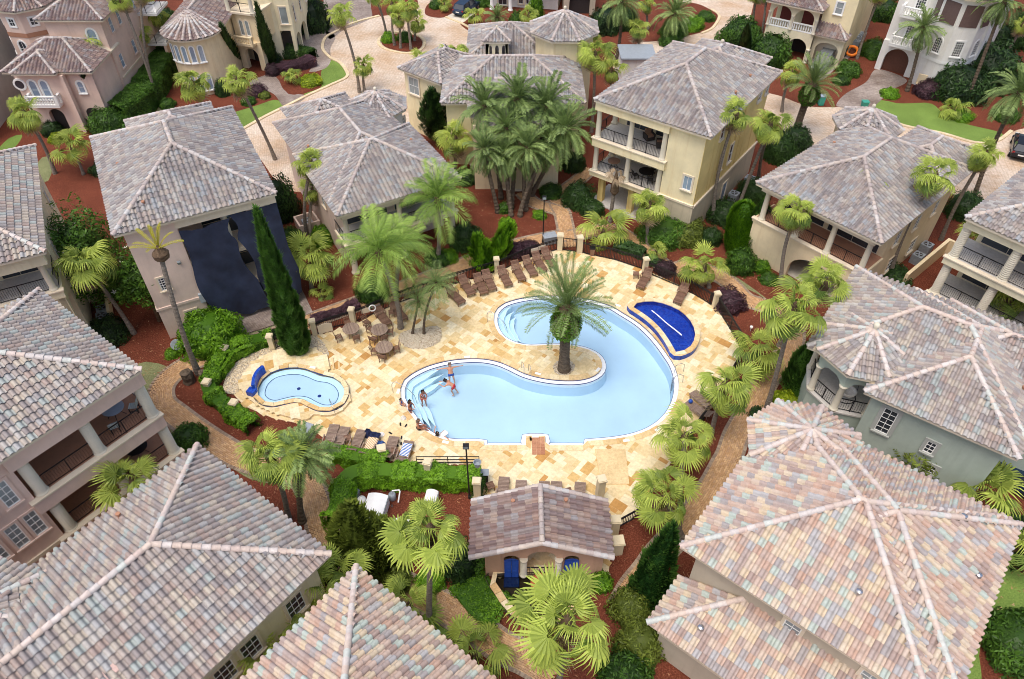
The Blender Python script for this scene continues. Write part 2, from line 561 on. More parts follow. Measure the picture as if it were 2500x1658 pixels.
SPILL_RAW = [(9.11,41.56),(9.52,41.9),(10.15,42.07),(11,42.07),(11.89,41.66),(12.59,41.12),(12.82,40.87),(13.26,39.9),(13.39,38.77),(13.13,37.81),(12.68,37.13),(12.09,36.75),(11.65,36.66),(11.56,37.06),(11.25,38.18),(10.82,39.27),(10.24,40.22),(9.57,41.03)]
SPILL = ccw(smooth_loop(SPILL_RAW, 0.2))
FOUNT = ccw(smooth_loop([(-0.8,19.73),(-0.65,18.94),(-0.29,18.27),(0.19,17.7),(0.81,17.38),(1.51,17.26),(2.21,17.38),(2.85,17.7),(3.36,18.27),(3.68,18.94),(3.87,19.73)], 0.25))
DECK = [(3.83,49.09),(5.49,48.69),(6.51,48.36),(8.52,47.72),(10.61,46.53),(13.56,44.12),(13.86,43.6),(15.43,42.17),(15.89,41.08),(16.47,37.63),(16.05,36.15),(14.65,33.91),(12.89,31.3),(11.43,29.34),(8.71,25.79),(7.86,24.03),(6.08,22.84),(5.62,21.24),(5.32,19.8),(-1.76,19.8),(-2.14,21.24),(-2.36,27.32),(-5.86,27.32),(-7.17,27.43),(-8.04,27.77),(-9.51,28.35),(-9.78,28.28),(-11.8,29.1),(-11.88,29.46),(-13.02,29.94),(-13.91,30.55),(-15.86,31.05),(-17.97,32.06),(-19.36,33.51),(-19.77,34.46),(-19.65,35.72),(-18.76,36.74),(-17.26,37.55),(-15.69,38.23),(-14.64,38.93),(-13.89,39),(-11.55,40.19),(-8.72,42.59),(-4.4,44.7),(-1.15,46.16),(1.26,47.97)]
DECK = ccw(DECK)

mb = MB()
g_out = [(-420, -80), (420, -80), (420, 620), (-420, 620)]
sheet(mb, g_out, 0.0, [POOL, FOUNT])
gd = mb.build('ground', M['mulch'])
tag(gd, 'red brown pine straw mulch covering the beds between houses', 'ground', kind='structure')

def flat(name, poly, z, mat, label, cat, kind='structure', smooth=True, thick=0.0):
 p = ccw(smooth_loop(poly, 0.6)) if smooth else ccw(poly)
 b = MB()
 if thick > 0:
  b.prism(p, z - thick, z, True, False)
 else:
  sheet(b, p, z)
 return tag(b.build(name, mat), label, cat, kind=kind)

STREET = [(-28.92,68.61),(-27.68,69.06),(-26.03,71.69),(-24.23,74.12),(-22.35,76.67),(-20.34,79.08),(-18.77,81.17),(-19.24,83.27),(-20.34,85.24),(-21.6,86.46),(-22.93,88.96),(-23.12,92.01),(-22.31,93.73),(-21.12,95.68),(-19.47,97.35),(-17.38,98.97),(-15.14,99.76),(-12.67,101.59),(-13.58,109.19),(-11.18,109.19),(-10.7,101.59),(-8.82,98.57),(-6.39,96.15),(-4.4,93.36),(-3.21,90.68),(-2.41,86.87),(-2.61,79.88),(-4.74,74.96),(-9.6,68.61),(-10.94,65.7),(-12.62,61.61),(-18.67,57.84),(-21.65,59.07),(-24.93,64.02)]
flat('street', STREET, 0.006, M['street'], 'tan paved street and turning circle between the houses', 'street')
flat('street', [(29.45,109.19),(34.03,109.19),(31.28,98.57),(29.36,94.74),(27.1,92.01),(25.84,88.54),(16.1,81.36),(12.73,81.36),(11.84,84.45),(12.96,88.54),(15.31,90.25),(17.73,94.74),(20.03,97.59),(22.4,101.59),(25.08,108.06)], 0.006, M['street'], 'tan paved street behind the tall yellow house', 'street')
flat('street', [(27.87,77.02),(29.41,76.67),(31.95,74.22),(35.07,74.03),(38.47,73.79),(38.99,71.69),(40.58,69.76),(43.77,68.25),(46.51,66.32),(48.9,66.7),(51.38,68.76),(53.26,69.21),(52.98,65.7),(44.44,49.06),(42.72,53.24),(39.98,54.35),(40.14,57.84),(33.01,62.94),(28.93,65.7),(27.72,70.13),(27.05,73.63)], 0.006, M['street'], 'tan paved street beyond the octagonal turret', 'street')
flat('driveway', [(42.6,83.27),(44.95,80.43),(41.96,77.72),(40.31,75.64),(38.47,73.79),(36.57,73.79),(34.97,74.22),(36.82,77.02),(40.07,79.88)], 0.012, M['greypave'], 'grey paved driveway before the white house', 'driveway')
flat('driveway', [(35.45,86.46),(38.52,87.28),(40.76,87.07),(38.22,84.05),(35.68,80.8),(34.45,80.61)], 0.012, M['greypave'], 'grey paved driveway with a parked silver car', 'driveway')
flat('driveway', [(-29.82,79.88),(-27.96,81.93),(-26.65,80.61),(-25.18,77.72),(-22.64,76.49),(-24.26,73.89),(-26.32,77.02),(-28.3,78.43)], 0.012, M['greypave'], 'grey brick drive before the arched cream entrance', 'driveway')
flat('driveway', [(-27.81,88.96),(-26.26,94.74),(-22.42,93.13),(-22.15,88.96),(-21.5,85.24),(-21.93,83.27),(-23.49,82.5),(-23.25,85.24),(-24.23,88.11)], 0.012, M['greypave'], 'grey brick forecourt curving past the cream arcade', 'driveway')
flat('driveway', [(-9.18,98.18),(-6.85,101.59),(-4.08,101.59),(-6.59,96.39)], 0.012, M['concrete'], 'pale concrete drive with a parked blue car', 'driveway', smooth=False)
flat('driveway', [(-26.18,109.19),(-20.76,109.19),(-18.9,101.59),(-18.62,98.08),(-21.35,94.74),(-23.2,92.46)], 0.012, M['greypave'], 'grey paved road leading off the turning circle', 'driveway')
for poly, lab, mt in (
 ([(-23.07,77.02),(-21.54,78.43),(-21.48,79.88),(-22.06,82.12),(-21.99,85.04),(-20.8,85.73),(-19.63,84.45),(-18.97,82.5),(-19.1,81.17),(-21.1,78.72),(-22.58,76.6)], 'bright lawn beside the turning circle', 'lawn'),
 ([(-29.67,72.81),(-28.82,73.47),(-27.49,74.46),(-25.86,75.7),(-24.49,74.22),(-26.07,71.85),(-27.66,69.27),(-28.81,71.06)], 'lawn strip before the round cream turret house', 'lawn'),
 ([(-50.87,64.85),(-50.96,67.42),(-49.96,68.16),(-49.51,66.27),(-49.71,64.85)], 'small lawn wedge near the peach house porch', 'lawn'),
 ([(-37.55,70.91),(-38.06,75.64),(-36.67,75.3),(-36.01,70.44)], 'narrow lawn between the long hedge and the round turret house', 'moss'),
 ([(-45.94,62.67),(-45.41,64.02),(-43.71,60.84),(-43.72,59.32)], 'pale lawn patch below the small bending palm', 'moss'),
 ([(-26.52,36.01),(-24.44,35.75),(-24.73,34.6),(-24.71,33.51),(-24.82,32.98)], 'thin grass wedge inside the bend of the brick path', 'moss'),
 ([(-22.7,30.8),(-21.18,29.7),(-19.31,28.52),(-19.99,28.28),(-21.56,29.1)], 'thin grass below the brick path by the balcony house', 'moss'),
 ([(-20.07,39.76),(-17.77,41.25),(-17.36,40.14),(-19.68,38.66)], 'mossy grass strip in front of the draped house', 'moss'),
 ([(38.34,73.63),(40.23,75.64),(41.73,74.89),(43.32,74.89),(45.5,74.76),(45.97,71.69),(47.61,70.13),(50.1,68.46),(48.94,66.78),(46.51,66.32),(43.77,68.25),(40.58,69.76),(38.96,71.63)], 'curved bright lawn in front of the white house', 'lawn'),
 ([(29.47,68.16),(31.15,66.99),(29.35,65.13),(28.86,65.7)], 'small lawn beside the shaggy thick trunked palm', 'lawn'),
 ([(26.06,19.2),(27.36,20.6),(28.53,19.63),(27.63,17.82),(26.08,17.7),(25,17.06),(23.88,15.44),(23.37,13.99),(22.35,13.99)], 'lawn beyond the large warm tiled roof', 'lawn'),
 ([(-4.32,17.14),(-3.71,17.26),(-2.27,16.31),(-1.41,15.82),(-2.56,16.12),(-3.5,16.39)], 'lawn sliver between path and peaked roof', 'lawn'),
 ([(-19.33,28.58),(-17.79,27.77),(-15.98,26.44),(-14.67,25.9),(-16.1,26.22),(-17.64,27.21)], 'thin grass verge between tiled eave and brick path', 'moss'),
 ([(17.65,45.97),(19.14,43.98),(19.95,42.59),(19.25,43.46),(18.02,44.7)], 'thin grass verge beside the curved brick path', 'moss'),
 ):
 flat('lawn', poly, 0.004 + random.random() * 0.0005, M[mt], lab, 'lawn')
flat('terrace', [(-4.24,63.21),(-2.82,63.48),(-0.8,61.88),(1.29,59.44),(1.27,58.08),(0.05,57.84),(-1.45,58.45),(-3.29,60.58)], 0.05, M['concrete'], 'curved cream terrace under the date palm clump', 'terrace', thick=0.05)

def kerb(poly, lab, w=0.35, h=0.12, closed=False):
 p = smooth_loop(poly, 0.5, closed)
 q = offset_loop(p, w, closed)
 b = MB()
 strip(b, p, q, h, h, closed); strip(b, [(x, y) for x, y in p], p, 0.0, h, closed); strip(b, q, q, h, 0.0, closed)
 return tag(b.build('kerb', M['kerb']), lab, 'kerb', kind='structure')
kerb([(-27.66,69),(-26.02,71.63),(-24.22,74.06),(-22.34,76.6),(-20.33,79),(-18.75,81.1),(-19.23,83.19),(-20.29,85.16),(-21.55,86.38),(-22.93,88.96),(-23.13,92.1),(-22.31,93.73),(-21.14,95.77),(-19.49,97.45),(-17.38,98.97)], 'pale kerb along lawns and turning circle')
kerb([(-8.82,98.57),(-6.39,96.15),(-4.39,93.27),(-3.21,90.6)], 'pale kerb at the far bend of the turning circle')
kerb([(38.47,73.79),(38.96,71.63),(40.58,69.76),(43.77,68.25),(46.51,66.32),(48.9,66.7),(51.38,68.76)], 'pale kerb below the curved lawn')
kerb([(-16.33,90.68),(-16.02,92.68),(-14.46,93.59),(-12.55,93.13),(-11.21,91.56),(-10.97,89.82),(-11.38,88.32),(-12.74,87.7),(-14.42,88.32),(-15.59,89.17)], 'pale ring kerb round the palm island', closed=True)
flat('mulch_bed', [(-16.18,90.68),(-15.9,92.46),(-14.43,93.36),(-12.53,92.91),(-11.3,91.56),(-11.06,89.82),(-11.49,88.54),(-12.76,87.9),(-14.44,88.54),(-15.53,89.39)], 0.06, M['mulch'], 'round mulch island with palms in the turning circle', 'bed')
flat('mulch_bed', [(-11.42,99.56),(-11.16,103.68),(-7.95,103.68),(-7.83,101.59),(-9.02,98.57)], 0.02, M['mulch'], 'mulch corner bed beside the pale drive', 'bed')
flat('mulch_bed', [(-6.68,96.39),(-5.67,97.11),(-2.98,96.63),(-3.12,94.28),(-4.97,93.73)], 0.02, M['mulch'], 'mulch bed with sago palm at the turning circle', 'bed')
flat('mulch_bed', [(18.17,102.63),(24.33,103.68),(26.64,101.08),(27.22,99.07),(25.51,95.21),(23.71,93.59),(19.31,91.56),(15.77,91.12),(15.27,94.74)], 0.03, M['mulch'], 'planted island bed behind the yellow house', 'bed')
kerb([(26.48,101.28),(27.12,99.07),(25.51,95.21),(23.8,93.59)], 'tan kerb round the tip of the planted island')
flat('mulch_bed', [(-25.61,79.33),(-24.7,77.02),(-23.27,77.19),(-21.54,79.33),(-21.95,80.61),(-24.96,81.36)], 0.02, M['mulch'], 'mulch bed with cycad and yellow shrub on the drive', 'bed')

# ------------------------------------------------------------------ brick paths
PATHS = [
 ([(4.39,51.09),(1.92,50.3),(-0.2,49.41),(-2.39,48.16),(-5.2,46.35),(-8.11,44.48),(-10.29,43.28),(-12.57,41.97),(-15.25,40.35),(-17.17,39.08),(-19.08,38),(-20.97,37.11),(-22.69,36.15),(-23.68,35.02),(-24.04,33.98),(-23.94,33.11),(-23.43,32.17),(-22.27,31.27),(-20.63,30.06),(-18.85,28.87),(-17.07,27.83),(-14.95,27.1),(-13.07,26.44),(-12.12,25.26),(-11.53,23.93),(-11.03,22.75),(-10.39,21.8),(-9.86,20.87),(-9.34,20.33),(-7.3,19.79),(-5.6,19.03),(-4.09,18.27),(-2.71,17.46),(-1.67,16.73),(-0.5,15.89),(0.78,15.29),(2.1,14.49)], 1.55, 'brick path curving past balcony house and tiled roofs'),
 ([(4.86,49.45),(4.71,50.68),(4.56,53.24),(4.3,54.57),(3.21,55.25),(1.91,56.06),(0.99,57.6)], 1.4, 'brick path from the pool gate to the palm clump terrace'),
 ([(4.54,54.12),(4.05,56.41),(4.94,58.08),(6.12,59.57),(7.51,61.61)], 1.3, 'brick path rising beside the yellow house'),
 ([(4.95,50.99),(6.62,51.51),(8.31,51.93),(9.61,51.09),(11.2,48.75),(12.94,46.53),(14.69,47.01),(16.97,45.24),(18.09,42.94),(19.38,42.12),(20.52,41.05),(20.91,39.63),(20.35,37.93),(19.23,36.3),(17.78,34.6),(16.76,32.98),(15.55,31.17),(14.52,29.58),(13.78,28.08),(13.3,27.32),(12.24,25.69),(11.06,24.13),(9.67,22.55),(8.37,21.19),(7.48,20.07),(6.62,19.07),(5.85,17.86)], 1.5, 'brick path winding between mulch beds right of the pool'),
]
M['brick'] = tint_mat('path_brick', [(192, 152, 112), (208, 170, 128), (200, 160, 118), (216, 180, 138), (194, 158, 124), (204, 166, 128)], 0.85, 0.2, 9.0, 0.3)
M['brick_edge'] = tint_mat('edge_brick', [(160, 142, 126), (176, 158, 138), (150, 132, 118)], 0.85, 0.2, 9.0, 0.3)
M['path_base'] = plain('path_joint_sand', lin(112, 86, 64), 0.95)
BRICK_MESH = {}
def brick_template(w, l, h, mat, key, var):
 b = MB(); b.tint = var
 e = 0.006
 b.add([(-l / 2, -w / 2, 0), (l / 2, -w / 2, 0), (l / 2, w / 2, 0), (-l / 2, w / 2, 0),
     (-l / 2 + e, -w / 2 + e, h), (l / 2 - e, -w / 2 + e, h), (l / 2 - e, w / 2 - e, h), (-l / 2 + e, w / 2 - e, h)],
    [(4, 5, 6, 7), (0, 1, 5, 4), (1, 2, 6, 5), (2, 3, 7, 6), (3, 0, 4, 7)])
 return b.mesh(key, mat)
BR = [brick_template(0.112, 0.225, 0.022, M['brick'], 'brick', (i + 0.5) / 6) for i in range(6)]
BE = [brick_template(0.112, 0.225, 0.026, M['brick_edge'], 'edge_brick', (i + 0.5) / 3) for i in range(3)]
def proj(p):
 """pixel in the 2500 wide photograph, and depth; used to decide which pieces show largest"""
 d = Vector(p) - CAM
 c, s = math.cos(R(44.668)), math.sin(R(44.668))
 dep = d.y * c - d.z * s
 return 1250 + 1800 * d.x / dep, 829 - 1800 * (d.y * s + d.z * c) / dep, dep
def instance_array(tmpl, mats4):
 """numpy: joined copies of a template mesh placed by 4x4 matrices -> verts, faces"""
 nv = len(tmpl.vertices)
 v = np.empty(nv * 3, dtype=np.float32); tmpl.vertices.foreach_get("co", v); v = v.reshape(-1, 3)
 f = np.array([list(p.vertices) for p in tmpl.polygons], dtype=np.int32)
 A = np.array(mats4, dtype=np.float32)
 vv = np.einsum('nij,kj->nki', A[:, :3, :3], v) + A[:, None, :3, 3]
 ff = f[None] + (np.arange(len(A), dtype=np.int32) * nv)[:, None, None]
 return vv.reshape(-1, 3), ff.reshape(-1, f.shape[1])
def mat4(x, y, z, rz):
 c, s = math.cos(rz), math.sin(rz)
 return ((c, -s, 0, x), (s, c, 0, y), (0, 0, 1, z), (0, 0, 0, 1))

def brick_path(pts, width, label):
 line = smooth_loop(pts, 0.05, closed=False)
 # even arc length
 L = [0.0]
 for a, b in zip(line, line[1:]): L.append(L[-1] + math.hypot(b[0] - a[0], b[1] - a[1]))
 L = np.array(L); X = np.array([p[0] for p in line]); Y = np.array([p[1] for p in line])
 ns = int(L[-1] / 0.232)
 S = np.linspace(0.12, L[-1] - 0.12, ns)
 base = MB()
 cx = np.interp(np.linspace(0, L[-1], ns // 2), L, X); cy = np.interp(np.linspace(0, L[-1], ns // 2), L, Y)
 cl = list(zip(cx, cy))
 strip(base, offset_loop(cl, -width / 2 - 0.12, False), offset_loop(cl, width / 2 + 0.12, False), 0.02, 0.02, False)
 root = base.build('brick_path', M['path_base'])
 tag(root, label, 'path', kind='structure')
 ms, me, show = [], [], []
 nr = int(width / 0.118)
 for i in range(ns):
  for j in range(-1, nr + 1):
   edge = j < 0 or j >= nr
   s = S[i] + (0.116 if j % 2 else 0.0)
   if edge:
    s = S[i]
   x = np.interp(s, L, X); y = np.interp(s, L, Y)
   x2 = np.interp(s + 0.15, L, X); y2 = np.interp(s + 0.15, L, Y)
   x1 = np.interp(s - 0.15, L, X); y1 = np.interp(s - 0.15, L, Y)
   a = math.atan2(y2 - y1, x2 - x1)
   t = (j + 0.5 - nr / 2) * 0.118
   px_, py_ = x - math.sin(a) * t, y + math.cos(a) * t
   z = 0.021 + random.random() * 0.004
   if edge:
    for k in (-0.058, 0.058):
     me.append((px_ + math.cos(a) * k, py_ + math.sin(a) * k, z, a + math.pi / 2))
   else:
    ms.append((px_, py_, z, a + random.uniform(-0.02, 0.02)))
 return root, ms, me
all_b = []
for i, (pts, w, lab) in enumerate(PATHS):
 root, ms, me = brick_path(pts, w, lab)
 for kind, lst, tm in (('brick', ms, BR), ('edge_brick', me, BE)):
  vis = []
  for k, q in enumerate(lst):
   x, y, d = proj(q[:3])
   if 0 < x < 2500 and 0 < y < 1658: vis.append((d, k))
  vis.sort()
  single = set(k for _, k in vis[:(150 if kind == 'brick' else 60)]) if i in (0, 3) else set()
  mats = {}
  for k, q in enumerate(lst):
   v = random.randrange(len(tm))
   if k in single:
    o = put(kind, tm[v], root, matrix=Matrix(mat4(*q)))
   else:
    mats.setdefault(v, []).append(mat4(*q))
  V, F, T = [], [], []
  nb = 0
  for v, l in mats.items():
   a, b = instance_array(tm[v], l)
   V.append(a); F.append(b + nb); nb += len(a); T.append(np.full(len(b), (v + 0.5) / len(tm)))
  o = put(kind + 's', np_mesh(kind + 's', np.concatenate(V), np.concatenate(F), tm[0].materials[0], np.concatenate(T)), root)
  o["kind"] = "stuff"

# ================================================================== pool deck
M['flag'] = tint_mat('sandstone_flag', [(236, 220, 180), (228, 206, 158), (242, 230, 198), (222, 192, 136), (234, 216, 172), (208, 168, 104), (240, 226, 190), (216, 182, 122), (232, 210, 164), (196, 148, 84), (238, 224, 188), (224, 200, 150)], 0.75, 0.3, 5.0, 0.3, 0.8)
M['grout'] = plain('deck_grout', lin(222, 202, 164), 0.9)
M['coping'] = tint_mat('coping_stone', [(228, 200, 150), (238, 218, 176), (220, 186, 132), (242, 226, 190)], 0.75, 0.3, 6.0, 0.2)
M['pool_white'] = plain('white_pool_tile', lin(238, 242, 244), 0.35, var=0.04)
M['pool_floor'] = plain('pool_plaster', lin(200, 219, 234), 0.6, var=0.07, scale=0.3)
M['pool_step'] = plain('pool_step_plaster', lin(214, 236, 246), 0.6, var=0.03)
M['blue_tile'] = paver_mat('cobalt_mosaic', [(40, 92, 198), (28, 62, 164), (190, 200, 230)], (60, 90, 180), 0.15, 0.15, 0, 0.2)
M['blue_line'] = plain('navy_tile_line', lin(34, 52, 120), 0.3)
db = MB()
sheet(db, DECK, 0.03, [POOL])
# outer edge of the slab
n = len(DECK)
db.add([(p[0], p[1], 0.0) for p in DECK] + [(p[0], p[1], 0.03) for p in DECK], [(i, (i + 1) % n, n + (i + 1) % n, n + i) for i in range(n)])
deck = db.build('pool_deck', M['grout'])
tag(deck, 'pool deck of cream and gold sandstone flags', 'deck', kind='structure')
COPE = offset_loop(POOL, -0.42)
SPA_TER = ccw(smooth_loop([(-13.11,36.32),(-12.87,35.54),(-12.79,34.83),(-12.01,34.42),(-11.17,33.33),(-10.9,32.54),(-11.25,31.64),(-12.04,31.13),(-13.12,31.2),(-13.52,30.76),(-14.74,31.01),(-16.12,31.51),(-17.39,32.28),(-18.45,33.33),(-18.8,34.28),(-18.58,35.39),(-17.99,36.4),(-16.9,37.13),(-15.64,37.65),(-14.53,37.43),(-13.57,36.84)], 0.3))
SPILL_OUT = offset_loop(SPILL, -0.62)
excl = [COPE, SPA_TER, SPILL_OUT, FOUNT]

def flag_fill(region, excl, rot, z, unit=0.31):
 """random ashlar: greedy fill of a unit grid with 1x1, 2x1, 1x2, 2x2, 3x2 stones"""
 c, s = math.cos(rot), math.sin(rot)
 xs = [p[0] for p in region]; ys = [p[1] for p in region]
 cx, cy = sum(xs) / len(xs), sum(ys) / len(ys)
 rad = max(math.hypot(p[0] - cx, p[1] - cy) for p in region) + 1
 n = int(2 * rad / unit)
 used = np.zeros((n, n), dtype=bool)
 gi, gj = np.meshgrid(np.arange(n), np.arange(n), indexing='ij')
 lx = (gi + 0.5) * unit - rad; ly = (gj + 0.5) * unit - rad
 wx = cx + lx * c - ly * s; wy = cy + lx * s + ly * c
 ok = in_poly(wx, wy, region)
 for e in excl: ok &= ~in_poly(wx, wy, e)
 used |= ~ok
 out = []
 order = [(i, j) for i in range(n) for j in range(n)]
 sizes = [(2, 2), (2, 1), (1, 2), (1, 1), (3, 2), (2, 3), (2, 2)]
 for i, j in order:
  if used[i, j]: continue
  random.shuffle(sizes)
  for a, b in sizes + [(1, 1)]:
   if i + a <= n and j + b <= n and not used[i:i + a, j:j + b].any():
    used[i:i + a, j:j + b] = True
    x = (i + a / 2) * unit - rad; y = (j + b / 2) * unit - rad
    out.append((cx + x * c - y * s, cy + x * s + y * c, a * unit, b * unit))
    break
 return [(x, y, z, w, h, rot) for x, y, w, h in out]
stones = flag_fill(DECK, excl, R(52), 0.019)
stones += flag_fill(SPA_TER, [offset_loop(SPA, -0.35)], R(18), 0.209)
FT = [brick_template(1.0, 1.0, 0.016, M['flag'], 'flagstone', (i + 0.5) / 12) for i in range(12)]
weights = [5, 5, 4, 3.5, 5, 2.0, 5, 3, 5, 1.3, 5, 4.5]
def flag_mats(st):
 x, y, z, w, h, rot = st
 c, s = math.cos(rot), math.sin(rot)
 g = 0.008
 zz = z + random.random() * 0.004
 return ((c * (w - g), -s * (h - g), 0, x), (s * (w - g), c * (h - g), 0, y), (0, 0, 1, zz), (0, 0, 0, 1))
vis = []
for k, q in enumerate(stones):
 x, y, d = proj(q[:3])
 if 0 < x < 2500 and 0 < y < 1658: vis.append((d / math.sqrt(q[3] * q[4]), k))
vis.sort()
single = set(k for _, k in vis[:300])
mats = {}
for k, q in enumerate(stones):
 v = random.choices(range(12), weights)[0]
 m4 = flag_mats(q)
 if k in single:
  put('flagstone', FT[v], deck, matrix=Matrix(m4))
 else:
  mats.setdefault(v, []).append(m4)
V, F, T = [], [], []; nb = 0
for v, l in mats.items():
 a, b = instance_array(FT[v], l)
 V.append(a); F.append(b + nb); nb += len(a); T.append(np.full(len(b), (v + 0.5) / 12))
o = put('flagstones', np_mesh('flagstones', np.concatenate(V), np.concatenate(F), M['flag'], np.concatenate(T)), deck)
o["kind"] = "stuff"

def ring_stones(inner, outer, z0, z1, name, parent, mat, step=2, ntint=4, gap=0.01):
 """coping: separate stones between two loops"""
 n = len(inner)
 b = MB()
 i = 0
 while i < n:
  j = min(i + step, n)
  b.tint = (random.randrange(ntint) + 0.5) / ntint
  a0, a1 = Vector(inner[i % n]), Vector(inner[j % n]); c0, c1 = Vector(outer[i % n]), Vector(outer[j % n])
  t = gap / max(0.05, (a1 - a0).length)
  p0 = a0.lerp(a1, t); p1 = a1.lerp(a0, t); q0 = c0.lerp(c1, t); q1 = c1.lerp(c0, t)
  vs = [(*p0, z0), (*p1, z0), (*q1, z0), (*q0, z0), (*p0, z1), (*p1, z1), (*q1, z1), (*q0, z1)]
  b.add(vs, [(4, 5, 6, 7), (0, 1, 5, 4), (1, 2, 6, 5), (2, 3, 7, 6), (3, 0, 4, 7), (7, 6, 5, 4)][:5])
  i = j
 o = b.build(name, mat, parent)
 return o

# ------------------------------------------------------------------ main pool
def fix_up(o):
 bm = bmesh.new(); bm.from_mesh(o.data); bmesh.ops.recalc_face_normals(bm, faces=bm.faces); bm.to_mesh(o.data); bm.free()
WZ = -0.22
pb = MB()
LEDGE = offset_loop(POOL, 0.32)
IN2 = offset_loop(POOL, 0.40)
strip(pb, POOL, POOL, 0.03, -0.03)
pool = pb.build('swimming_pool', M['coping'])
tag(pool, 'large free form swimming pool with pale blue water', 'swimming pool', kind='structure')
b = MB(); strip(b, POOL, POOL, -0.03, -0.12); b.build('waterline_tile', M['blue_line'], pool)
b = MB(); LN = offset_loop(POOL, 0.29); strip(b, LN, LEDGE, -0.108, -0.108); strip(b, LEDGE, LEDGE, -0.108, -0.16); b.build('rim_line', M['blue_line'], pool)
b = MB(); strip(b, POOL, LN, -0.112, -0.112); strip(b, LEDGE, LEDGE, -0.16, -0.42); b.build('rim_ledge', M['pool_white'], pool)
b = MB(); strip(b, LEDGE, IN2, -0.42, -1.25); sheet(b, LEDGE, -1.25); b.build('basin', M['pool_floor'], pool)
cp = ring_stones(POOL, COPE, 0.0, 0.055, 'coping', pool, M['coping'], 2)
cp["kind"] = "stuff"
def water_mat(name, tint, rough=0.03, bump=0.06, scale=2.5, refl=1.0):
 m, nt, p = _new(name)
 nt.nodes.remove(p)
 tr = nt.nodes.new("ShaderNodeBsdfTransparent"); tr.inputs[0].default_value = tint
 gl = nt.nodes.new("ShaderNodeBsdfGlossy"); gl.inputs["Roughness"].default_value = rough
 fr = nt.nodes.new("ShaderNodeFresnel"); fr.inputs[0].default_value = 1.33
 mx = nt.nodes.new("ShaderNodeMixShader")
 co = _coord(nt)
 n = _noise(nt, co, scale, 4, 0.6)
 bp = nt.nodes.new("ShaderNodeBump"); bp.inputs["Strength"].default_value = bump; bp.inputs["Distance"].default_value = 0.1
 nt.links.new(n, bp.inputs["Height"])
 nt.links.new(bp.outputs[0], gl.inputs["Normal"]); nt.links.new(bp.outputs[0], fr.inputs["Normal"])
 nt.links.new(fr.outputs[0], mx.inputs[0]); nt.links.new(tr.outputs[0], mx.inputs[1]); nt.links.new(gl.outputs[0], mx.inputs[2])
 nt.links.new(mx.outputs[0], nt.nodes["Material Output"].inputs[0])
 return m
M['water'] = water_mat('pool_water', (0.84, 0.93, 0.98, 1), 0.03, 0.22, 2.2)
M['water_deep'] = water_mat('fountain_water', (0.5, 0.5, 0.42, 1), 0.05, 0.2)
M['water_blue'] = water_mat('spill_water', (0.75, 0.85, 0.97, 1), 0.08, 1.0, 5.0)
b = MB(); sheet(b, offset_loop(POOL, 0.004), WZ); b.build('water', M['water'], pool)
def arc_step(i0, i1, d0, d1, z, name='step'):
 """entry steps: a band along part of the rim"""
 n = len(POOL)
 idx = [i % n for i in range(i0, i1)]
 out = []
 for d in (d0, d1):
  lp = offset_loop(POOL, d)
  out.append([lp[i] for i in idx])
 # taper the ends into the rim
 m = len(idx)
 mid = [tuple(Vector(a).lerp(Vector(c), min(1, 1.6 * math.sin(math.pi * k / (m - 1))))) for k, (a, c) in enumerate(zip(out[0], out[1]))]
 b = MB()
 strip(b, out[0], mid, z, z, False); strip(b, mid, mid, z, -1.2, False)
 b.build(name, M['pool_step'], pool)
 # dark nosing line on the edge of the step
 nm = offset_loop(mid, -0.05, False)
 b = MB(); strip(b, nm, mid, z + 0.006, z + 0.006, False)
 return b.build('step_nosing', M['pool_white'], pool)
def nearest_index(p):
 return min(range(len(POOL)), key=lambda i: (POOL[i][0] - p[0]) ** 2 + (POOL[i][1] - p[1]) ** 2)
def step_range(pa, pb):
 i, j = nearest_index(pa), nearest_index(pb)
 if i > j: i, j = j, i
 n = len(POOL)
 return (i, j) if j - i < n - (j - i) else (j, i + n)
i0, i1 = step_range((-5.20, 36.15), (-5.62, 29.94))
for d0, d1, z in ((0.3, 0.75, -0.36), (0.7, 1.15, -0.6), (1.1, 1.55, -0.85)):
 arc_step(i0, i1, d0, d1, z)
i0, i1 = step_range((-0.07, 42.80), (0.57, 37.90))
for d0, d1, z in ((0.3, 0.75, -0.36), (0.7, 1.15, -0.6), (1.1, 1.55, -0.85)):
 arc_step(i0, i1, d0, d1, z)
# paved entry pad let into the front edge
b = MB()
for i in range(3):
 for j in range(5):
  b.tint = random.random()
  q0 = (1.12, 29.46);
  b.box((q0[0] + 0.29 + 0.275 * i, q0[1] - 0.16 - 0.28 * j, 0.045), (0.265, 0.27, 0.03))
M['pad'] = tint_mat('terracotta_paver', [(186, 134, 104), (200, 150, 120), (176, 122, 94)], 0.85)
tag(b.build('entry_pad', M['pad']), 'small terracotta paver pad let into the pool front edge', 'paving')
# ------------------------------------------------------------------ raised cobalt spill pool
b = MB()
S_OUT = offset_loop(SPILL, -0.36)
strip(b, S_OUT, S_OUT, 0.0, 0.46)
spill = b.build('spill_pool', M['blue_tile'])
tag(spill, 'raised half moon pool lined with cobalt blue mosaic', 'pool', kind='structure')
b = MB(); strip(b, SPILL, SPILL, 0.5, 0.1); sheet(b, offset_loop(SPILL, -0.01), 0.1); b.build('basin', M['blue_tile'], spill)
b = MB(); strip(b, S_OUT, SPILL, 0.46, 0.5); b2 = b.build('inner_rim', M['coping'], spill)
cp = ring_stones(SPILL, S_OUT, 0.46, 0.53, 'coping', spill, M['coping'], 3); cp["kind"] = "stuff"
b = MB(); sheet(b, offset_loop(SPILL, -0.005), 0.44); b.build('water', M['water_blue'], spill)
b = MB(); a0 = Vector((10.54, 41.10)); a1 = Vector((12.37, 38.40))
